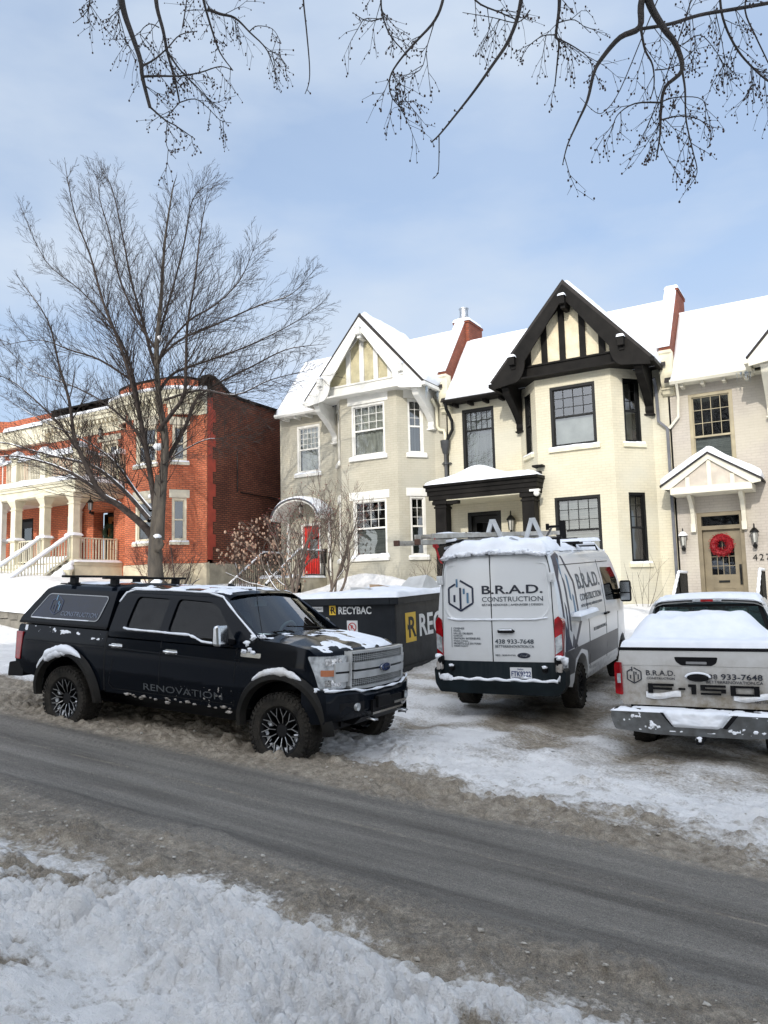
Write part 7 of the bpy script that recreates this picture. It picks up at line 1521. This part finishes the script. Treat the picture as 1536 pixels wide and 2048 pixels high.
for k, (a, b) in enumerate((('CUISINES', 'KITCHENS'), ('SALLES DE BAIN', 'BATHROOMS'), ('FINITION INTÉRIEURE', 'INTERIOR FINISHING'), ('PROJETS CLÉ EN MAIN', 'TURNKEY PROJECTS'))):
    m = MB(); m.text(a, .044, lambda u, v, w: VR(-.705+u, 1.325-.077*k+v, .003+w), .003, sp=1.05); m.text(b, .026, lambda u, v, w: VR(-.705+u, 1.293-.077*k+v, .003+w), .003); m.build('small_lettering', SLT, vn)
m = MB(); strip(m, [(-.735, 1.05), (-.735, 1.36)], VR, .006, .003, .002); m.build('lettering_rule', SLT, vn)
m = MB(); dpatch(m, rnd(rect(-.11, .13, 2.50, 2.53), .01), VR, .01, .02, .2); m.build('brake_lamp', REDL, vn)
# snow along the foot of the pressing
m = MB(); m.tube([VR(x, 1.475+(.13*max(0, abs(x)-.62)*1.0), .012) for x in [(-.80+1.6*k/40) for k in range(41)]], [.012*(.4+1.3*float(fbm(k*.4, 2, 3, 8))) for k in range(41)], 6); m.build('snow', SNOW, vn, smooth=180)
# side graphics and trim
m = MB(); dpatch(m, [(.10, .62), (.62, .62), (.66, .82), (1.05, .93), (1.45, .86), (1.55, .62), (3.86, .62), (3.9, .98), (.98, .98), (.5, .98), (.10, .98)], VS, .004, .003, .25); m.build('charcoal_band', GRYV, vn)
m = MB(); dpatch(m, [(1.6, .42), (3.8, .42), (3.84, .58), (1.58, .58)], VS, .004, .02, .4); m.build('sill', ALU, vn)
m = MB()
for pg in ([(.13, .98), (.62, 1.00), (.86, .98), (.60, 1.2), (.52, 1.0), (.18, 1.42)], [(.12, 1.5), (.20, 1.46), (.22, 2.05), (.56, 2.40), (.50, 2.46), (.12, 2.40)], [(.62, 2.40), (.70, 2.40), (1.06, 2.0), (1.06, 1.45), (.98, 1.45), (.98, 1.98)], [(.62, 1.0), (.70, .96), (1.20, 1.36), (1.14, 1.42)], [(.44, 1.28), (.52, 1.24), (.52, 2.02), (.44, 2.10)], [(.30, 1.24), (.37, 1.18), (.37, 1.62), (.30, 1.70)]): dpatch(m, pg, VS, .004, .003, .12)
m.build('navy_graphic', NAVY, vn)
m = MB()
for pg in ([(.66, 1.74), (.74, 1.70), (.74, 2.08), (.66, 2.12)], [(.82, 1.45), (.90, 1.42), (.90, 1.76), (.82, 1.80)], [(.40, 2.14), (.46, 2.08), (.46, 2.34), (.40, 2.40)]): dpatch(m, pg, VS, .0042, .003, .12)
m.build('blue_graphic', BLUE, vn)
for tx_, sz_, x_, z_, w_ in (('B.R.A.D.', .34, 1.22, 1.86, 1.55), ('CONSTRUCTION', .16, 1.26, 1.66, 1.5), ('BÂTIR | RÉNOVER | AMÉNAGER | DESIGN', .06, 1.26, 1.56, 1.5), ('BETTERRENOVATION.CA', .08, 1.95, 1.12, 1.0)):
    m = MB(); m.text(tx_, sz_, lambda u, v, w: VS(x_+u, z_+v, .004+w), .003, w=w_, bold=.006 if sz_ > .3 else 0); m.build('side_lettering', SLV, vn)
#'BÂTIR | RÉNOVER | AMÉNAGER | DESIGN', .06, lambda u, v, w: VS(1.26+u, 1.56+v, .004+w), .003, w=1.5); m.text('BETTERRENOVATION.CA', .08, lambda u, v, w: VS(1.95+u, 1.12+v, .004+w), .003, w=1.0); m.build('side_lettering', mat('slate_vinyl', (.07, .085, .10), .45), vn)
for pp_ in ([(1.62, .42), (1.66, 1.2), (1.66, 2.2)], [(2.9, .42), (2.96, 1.3), (2.96, 2.3)], [(3.85, .42), (4.0, 1.3)], [(.15, 2.26), (3.9, 2.26)]): m = MB(); strip(m, pp_, VS, .012, 0, .004); m.build('side_seam', BLACK, vn)
m = MB(); dpatch(m, rnd([(3.10, 1.56), (4.55, 1.50), (4.62, 1.56), (4.08, 2.14), (3.12, 2.16)], .06), VS, .005, .004, .12); m.build('cab_window', DGL, vn, smooth=60)
m = MB(); solid(m, rnd([(.55, 1.40), (1.75, 1.40), (1.75, 1.48), (.55, 1.48)], .02), 0, 1, lambda x, y, z: VS(x, z, .16*(1-y)-.01), (), ()); aw = m.build('side_box_rail', mat('rail_white', (.60, .61, .60), .4), vn, bevel=.01)
s = MB(); s.pillow(lambda u, v: VS(.52+u, 1.48, .16-v), (0, 0, 1), 1.26, .15, .05, .05, 24, 6, seed=2, rough=.5, fs=4); s.build('snow', SNOW, aw, smooth=180)
for x in (2.88, 3.06):
    m = MB(); m.tube([VS(x-.07, 1.34, .0), VS(x-.06, 1.34, .03), VS(x+.06, 1.34, .03), VS(x+.07, 1.34, 0)], .018, 8); m.build('side_handle', BLACK, vn, smooth=50)
m = MB(); c = VS(4.15, 1.68, .17); m.hexa([c+V((-.07, -.12, -.22)), c+V((.07, -.10, -.20)), c+V((.07, .10, -.20)), c+V((-.07, .10, -.22)), c+V((-.07, -.12, .20)), c+V((.05, -.10, .18)), c+V((.05, .10, .18)), c+V((-.07, .10, .20))]); mo = m.build('mirror', BLACK, vn, bevel=.04)
m = MB(); m.box(c.x-.078, c.x-.072, c.y-.09, c.y+.08, c.z-.03, c.z+.16); m.box(c.x-.078, c.x-.072, c.y-.09, c.y+.08, c.z-.18, c.z-.05); m.build('mirror_glass', CHROME, mo); m = MB(); m.beam(VS(4.3, 1.56, -.10), c+V((0, .06, -.10)), .16, .10); m.beam(VS(4.3, 1.62, -.10), c+V((0, .06, .02)), .10, .06); m.build('mirror_arm', BLACK, mo)
m = MB(); c = V((c.x, -c.y, c.z)); m.hexa([c+V((-.07, -.10, -.22)), c+V((.07, -.10, -.20)), c+V((.07, .10, -.20)), c+V((-.07, .12, -.22)), c+V((-.07, -.10, .20)), c+V((.05, -.10, .18)), c+V((.05, .10, .18)), c+V((-.07, .12, .20))]); m.beam((4.2, .9, 1.6), c, .08, .08); m.build('mirror', BLACK, vn, bevel=.04)
m = MB(); m.grid(lambda a, b: vf(4.20+.72*(1-b), (2*a-1)*.86, 1.56+.74*b+.02)+V((.03, 0, .02)), 12, 6); m.build('windscreen', DGL, vn, smooth=180)
# roof snow
def roofv(u, v): x = .06+u; return vf(x, v, 2.56) if abs(v) < .001 else V((vf(x, 0, 2.56).x, v, 2.50+.07*(1-(abs(v)/.86)**3)))
def vsn(u, v):
    x = .02+u; y = -.84+v; e = abs(y)/.84; z = 2.49+.085*(1-e**3)-.10*max(0, (.12-x)/.12)**2-float(np.interp(x, [3.5, 3.9, 4.2], [0, .07, .22])); return V((x, y, z))
s = MB(); s.pillow(vsn, (0, 0, 1), 4.1, 1.68, .10, .16, 90, 50, seed=6, rough=.7, fs=3.2, extra=lambda u, v: .05*math.exp(-((u-.5)/.5)**2), edge=.02); s.build('snow', SNOW, vn, smooth=180)
m = MB(); rg = random.Random(9)
for k in range(34): y = -.8+1.6*k/33; m.blob((.02+rg.uniform(-.02, .03), y, 2.50-.05*(abs(y)/.8)**3+rg.uniform(-.02, .01)), rg.uniform(.025, .05), (1, 1.6, .8), 6, .35, k)
for k in range(60): x = .1+4.0*rg.random(); m.blob((x, -.80-.03*rg.random(), 2.47-rg.random()*.06), rg.uniform(.015, .04), (2, .8, .7), 5, .35, k)
m.build('snow', SNOW, vn, smooth=180)
# roof rack bars
m = MB()
for x in (.9, 1.9, 2.9):
    m.beam((x, -.86, 2.68), (x, .86, 2.68), .05, .035)
    for y in (-.80, .80): m.beam((x, y, 2.46), (x, y, 2.68), .05, .05)
m.build('roof_rack', BLACK, vn, bevel=.006)
VW = vn.matrix_world.copy()
def onvan(name, label, cat, x=0, y=0, z=0, group=None):
    return thing(name, label, cat, mw=VW@Matrix.Translation((x, y, z)), group=group)
ld = onvan('extension_ladder', 'long worn aluminium extension ladder poking out left over the van rear', 'ladder')
m = MB()
def lad(p, q, wv, h=.075, n=12, mi=0):
    p = V(p); q = V(q); wv = V(wv); m.beam(p-wv, q-wv, .03, h); m.beam(p+wv, q+wv, .03, h)
    for i in range(n): c = p.lerp(q, (i+.5)/n); m.beam(c-wv, c+wv, .03, .028)
lad((-.40, 1.23, 2.70), (3.4, .10, 2.74), (.06, .20, 0), n=13); lad((-.25, 1.02, 2.79), (3.7, -.06, 2.84), (.05, .165, 0), n=13)
m.build('rails_and_rungs', mat('worn_aluminium', (.50, .49, .45), .5, .25, col2=(.30, .27, .22), vs=10), ld, bevel=.004)
m = MB(); m.box(-.50, -.42, .98, 1.06, 2.66, 2.75); m.box(-.42, -.34, 1.38, 1.46, 2.66, 2.75); m.build('ladder_foot', mat('rubber_foot', (.10, .05, .035), .8), ld, bevel=.01)
s = MB(); s.pillow(lambda u, v: V((.35+u, .95-u*.29-.22+v, 2.80)), (0, 0, 1), 2.6, .42, .05, .06, 30, 8, seed=3, rough=.7); s.build('snow', SNOW, ld, smooth=180)
for k, (x, y, lbl) in enumerate(((1.35, .44, 'left of two white inverted-V brackets standing in the van roof snow'), (1.75, -.14, 'right of two white inverted-V brackets standing in the van roof snow'))):
    t = onvan('ladder_bracket', lbl, 'bracket', x, y, 2.60, 'inverted-V brackets on the van roof'); m = MB()
    m.beam((0, .17, 0), (0, .02, .44), .05, .07, u=(0, 1, 0)); m.beam((0, -.20, 0), (0, -.02, .44), .05, .07, u=(0, 1, 0)); m.box(-.03, .03, -.05, .05, .41, .47); m.build('bracket_arms', mat('alu_white', (.55, .57, .58), .4, .3), t, bevel=.006)
t = onvan('red_strap', 'red ratchet strap hanging at the rear left roof corner of the van', 'strap', 0, .78, 2.5); m = MB()
for a, b in (((.15, .22, .28), (.02, .16, .14)), ((.02, .16, .14), (.03, .10, -.08)), ((.03, .10, -.08), (.02, .06, -.14))): m.beam(a, b, .055, .012, u=(0, 1, 0))
m.blob((.02, .15, .14), .045, (1, 1, 1), 6, .3, 2); m.build('webbing', mat('strap_red', (.42, .012, .015), .6), t)
t = onvan('ratchet_bar', 'short snow-capped metal bars beside the red strap on the van roof', 'bar', .2, .55, 2.66); m = MB(); m.tube([(0, .38, 0), (.0, -.02, .05)], .022, 8); m.tube([(.1, .36, -.10), (.1, .0, -.03)], .02, 8); m.build('bars', BLACK, t, smooth=50)
s = MB(); s.tube([(0, .38, .03), (0, .1, .065)], .026, 8); s.tube([(.1, .35, -.07), (.1, .1, -.02)], .026, 8); s.build('snow', SNOW, t, smooth=180)
t = onvan('black_upright', 'black T-shaped clamp post standing on the front right of the van roof', 'clamp', 1.9, -.62, 2.58); m = MB(); m.box(-.03, .03, -.05, .05, 0, .42); m.box(-.02, .02, .05, .26, .30, .345); m.box(-.03, .03, .24, .29, .27, .38); m.box(-.12, .12, -.3, .25, .0, .05); m.build('clamp_post', BLACK, t, bevel=.006)
s = MB(); s.pillow(lambda u, v: V((-.12+v, -.6+u, .05)), (0, 0, 1), .9, .24, .05, .06, 20, 8, seed=2); s.build('snow', SNOW, t, smooth=180)
t = onvan('snowy_bar', 'thin snow-covered bar ending in a hook at the right side of the van roof', 'bar', 2.2, -.8, 2.56); m = MB(); m.tube([(0, .3, .0), (0, -.28, -.01), (0, -.31, -.09)], .018, 6); m.tube([(.5, .3, .05), (.5, -.12, .04)], .022, 6); m.build('bar', BLACK, t, smooth=50); s = MB(); s.tube([(0, .3, .03), (0, -.27, .02)], .03, 8); s.tube([(.5, .3, .09), (.5, -.1, .08)], .03, 8); s.build('snow', SNOW, t, smooth=180)
for k, (x, y, dy, lbl) in enumerate(((.9, .62, .14, 'left dark paddle stop leaning out beside the ladder on the van roof'), (1.3, -.42, -.17, 'right dark paddle stop leaning out beside the white bracket on the van roof'))):
    t = onvan('ladder_stop', lbl, 'rack stop', x, y, 2.60, 'paddle stops of the van rack'); m = MB(); m.beam((0, 0, 0), (0, dy, .26), .05, .03, u=(0, 1, 0)); m.build('paddle', mat('stop_grey', (.08, .075, .07), .5), t, bevel=.008)
t = onvan('pipe_end', 'short aluminium tube end poking out of the van roof snow', 'tube', .3, -.28, 2.66); m = MB(); m.tube([(0, .07, .03), (-.06, -.06, -.02)], .035, 12); m.build('tube', ALU, t, smooth=50)
# ---------------------------------------------------------------- dumpster
du = thing('dumpster', 'large black steel dumpster heaped with snow, a yellow R logo on its side', 'dumpster', mw=vframe((-8.07, 13.77, -1.80), 93.1, 2.))
DBK = mat('dumpster_paint', (.007, .009, .012), .5, col2=(.014, .017, .021), vs=3, bump=.25, bs=7, spec=.2)
DW, DL, DH = 2.10, 4.6, 1.72
m = MB(); m.box(0, DL, 0, .06, .12, DH); m.box(0, DL, DW-.06, DW, .12, DH); m.box(0, .06, .06, DW-.06, .12, DH); m.box(DL-.06, DL, .06, DW-.06, .12, DH); m.box(.05, DL-.05, .05, DW-.05, .12, .2); m.build('bin_body', DBK, du, bevel=.01)
m = MB(); m.box(-.12, DL+.05, -.12, .07, DH-.16, DH+.0); m.box(-.12, DL+.05, DW-.07, DW+.18, DH-.16, DH); m.box(-.12, .08, .07, DW-.07, DH-.16, DH); m.box(DL-.05, DL+.05, .07, DW-.07, DH-.16, DH); m.build('rim', DBK, du, bevel=.015)
m = MB()
for k in range(0): pass
m.box(.0, DL, -.035, -.002, .12, .26); m.box(-.03, -.002, 0, DW, .12, .26); m.box(-.04, -.002, .0, .10, .26, DH-.17); m.box(-.05, -.002, .35, .80, .80, .86); m.build('rib', DBK, du, bevel=.01)
m = MB()
for x in (.5, 4.1):
    for y in (.3, DW-.3): m.lathe([(0, -.07), (.13, -.07), (.13, .07), (0, .07)], (x, y, .13), 16, 'y')
m.build('roller', BLACK, du, smooth=40)
DF = lambda u, v, w: V((-w-.001, DW-u, v)); DS = lambda u, v, w: V((u, -w-.001, v))
YEL = mat('sign_yellow', (.62, .40, .02), .5, vary=.08); WSG = mat('sign_white', (.62, .63, .63), .5, vary=.08)
def rlogo(u0, v0, s, F, par):
    m = MB(); dpatch(m, rect(u0, u0+s*.8, v0, v0+s), F, .005, .004, .9); o = m.build('logo_panel', YEL, par)
    m = MB(); m.text('R', s*.98, lambda u, v, w: F(u0+s*.17+u, v0+s*.17+v, .006+w), .003, bold=s*.02); m.prism([(u0+s*.14, v0+s*.40), (u0+s*.14, v0+s*.62), (u0+s*.30, v0+s*.51)], 'y', .006, .009, 0, lambda a, b, w: F(a, b, w)); m.build('logo_letter', DBK, o)
rlogo(.50, 1.35, .20, DF, du); rlogo(.42, .73, .62, DS, du)
m = MB(); m.text('RECYBAC', .215, lambda u, v, w: DF(.72+u, 1.37+v, .004+w), .003, w=.80, bold=.004); m.text('RECYBAC', .66, lambda u, v, w: DS(1.05+u, .82+v, .004+w), .003, w=2.9, bold=.014); m.build('lettering', WSG, du)
m = MB(); dpatch(m, rect(.02, .34, 1.42, 1.53), DF, .005, .004, .9); o = m.build('maker_plate', WSG, du); m = MB(); m.text('DURABAC', .07, lambda u, v, w: DF(.035+u, 1.455+v, .006+w), .003, w=.29); m.build('plate_text', TXTD, o)
m = MB(); m.text('2', .10, lambda u, v, w: DF(.07+u, 1.08+v, .004+w), .003); m.text('1', .10, lambda u, v, w: DF(.07+u, .98+v, .004+w), .003); m.build('number', WSG, du)
m = MB(); dpatch(m, rect(.93, 1.19, .93, 1.23), DF, .005, .004, .9); o = m.build('no_parking_sticker', WSG, du)
m = MB(); m.tube([DF(1.06+.09*math.cos(a), 1.09+.09*math.sin(a), .008) for a in [k*math.pi/14 for k in range(28)]], .010, 5, closed=True); strip(m, [(.995, 1.155), (1.125, 1.025)], DF, .018, .007, .003); m.text('R', .12, lambda u, v, w: DF(1.02+u, 1.05+v, .006+w), .003, bold=.003); m.build('sticker_symbol', mat('sign_red', (.40, .02, .02), .5), o)
s = MB(); s.pillow(lambda u, v: V((-.14+u, -.14+v, DH-.005)), (0, 0, 1), DL+.2, DW+.34, .10, .12, 60, 40, seed=9, rough=.5, fs=1.6, extra=lambda u, v: .12*float(smst(.3, 1.2, min(v, DW+.3-v)))*float(fbm(u*1.7, v*1.7, 3, 5))); s.build('snow', SNOW, du, smooth=180)
WD2 = mat('raw_board', (.40, .28, .17), .8, vary=.2); DEB = mat('drywall', (.52, .52, .50), .8, vary=.1)
def deb(name, lbl, cat, pts, mm, sn=True):
    t = thing(name, lbl, cat, mw=vframe((-8.07, 13.77, -1.80), 93.1, 2.)); m = MB(); m.hexa(pts); m.build('board', mm, t)
deb('broken_board', 'broken wooden board sticking out of the dumpster snow', 'board', [(1.0, .9, 1.72), (1.5, .5, 1.74), (1.5, .75, 1.74), (1.0, 1.15, 1.72), (1.0, .9, 1.95), (1.5, .5, 1.80), (1.5, .75, 1.80), (1.0, 1.15, 1.96)], WD2)
deb('drywall_sheet', 'grey folded panel leaning in the dumpster snow beside the wooden board', 'panel', [(1.3, .05, 1.72), (2.6, .05, 1.74), (2.6, .7, 1.74), (1.3, .7, 1.72), (1.9, .15, 2.12), (2.2, .15, 2.05), (2.2, .6, 2.0), (1.9, .6, 2.08)], DEB)
deb('drywall_sheet', 'low grey sheet lying in the middle of the dumpster snow', 'panel', [(.5, .9, 1.78), (.9, .9, 1.80), (.9, 1.35, 1.80), (.5, 1.35, 1.78), (.5, .9, 1.90), (.9, .9, 1.83), (.9, 1.35, 1.83), (.5, 1.35, 1.92)], DEB)
# ---------------------------------------------------------------- iron railings of the entrances
t = thing('stair_railing', 'left black iron railing with snow on its rail climbing to the red door', 'railing', (0, 0, 0), group='iron railings at the red door')
zb = .60
railing(t, 'railing', [(-18.38, 20.0, zb-1.15), (-18.38, 21.8, zb), (-18.38, 22.9, zb)], .95, BLKF, r=.016, gap=.10, bal=.008, snowr=.035)
t = thing('stair_railing', 'right black iron railing with snow on its rail beside the red door steps', 'railing', (0, 0, 0), group='iron railings at the red door')
railing(t, 'railing', [(-16.42, 19.6, zb-1.2), (-16.42, 21.4, zb), (-16.42, 22.9, zb)], .95, BLKF, r=.016, gap=.10, bal=.008, snowr=.035)
t = thing('entrance_steps', 'snow-covered steps and landing in front of the red door', 'steps', (0, 0, 0)); m = MB(); steps(m, -18.3, -16.5, 19.7, 21.7, -.75, zb-.002, 7); m.box(-18.42, -16.38, 21.6, 22.99, -.9, zb); m.build('steps', FOUND, t)
s = MB(); s.pillow(lambda u, v: V((-18.42+u, 21.56+v, zb)), (0, 0, 1), 2.06, 1.4, .12, .1, 16, 14, seed=3); s.build('snow', SNOW, t, smooth=180)
for k, (x, lbl) in enumerate(((-3.95, 'left iron railing with a snowy handrail at the taupe door'), (-2.0, 'right iron railing with a snowy handrail at the taupe door'))):
    t = thing('stair_railing', lbl, 'railing', (0, 0, 0), group='iron railings at the taupe door'); railing(t, 'railing', [(x, 20.6, -1.3), (x, 21.6, -.62), (x, 22.7, -.62)], .95, BLKF, r=.018, gap=.09, bal=.01, snowr=.04)
t = thing('entrance_steps', 'steps up to the taupe door behind the white pickup', 'steps', (0, 0, 0)); m = MB(); steps(m, -3.9, -2.05, 20.6, 21.6, -1.5, -.66, 4); m.box(-3.95, -2.0, 21.6, 22.99, -1.6, -.64); m.build('steps', FOUND, t)
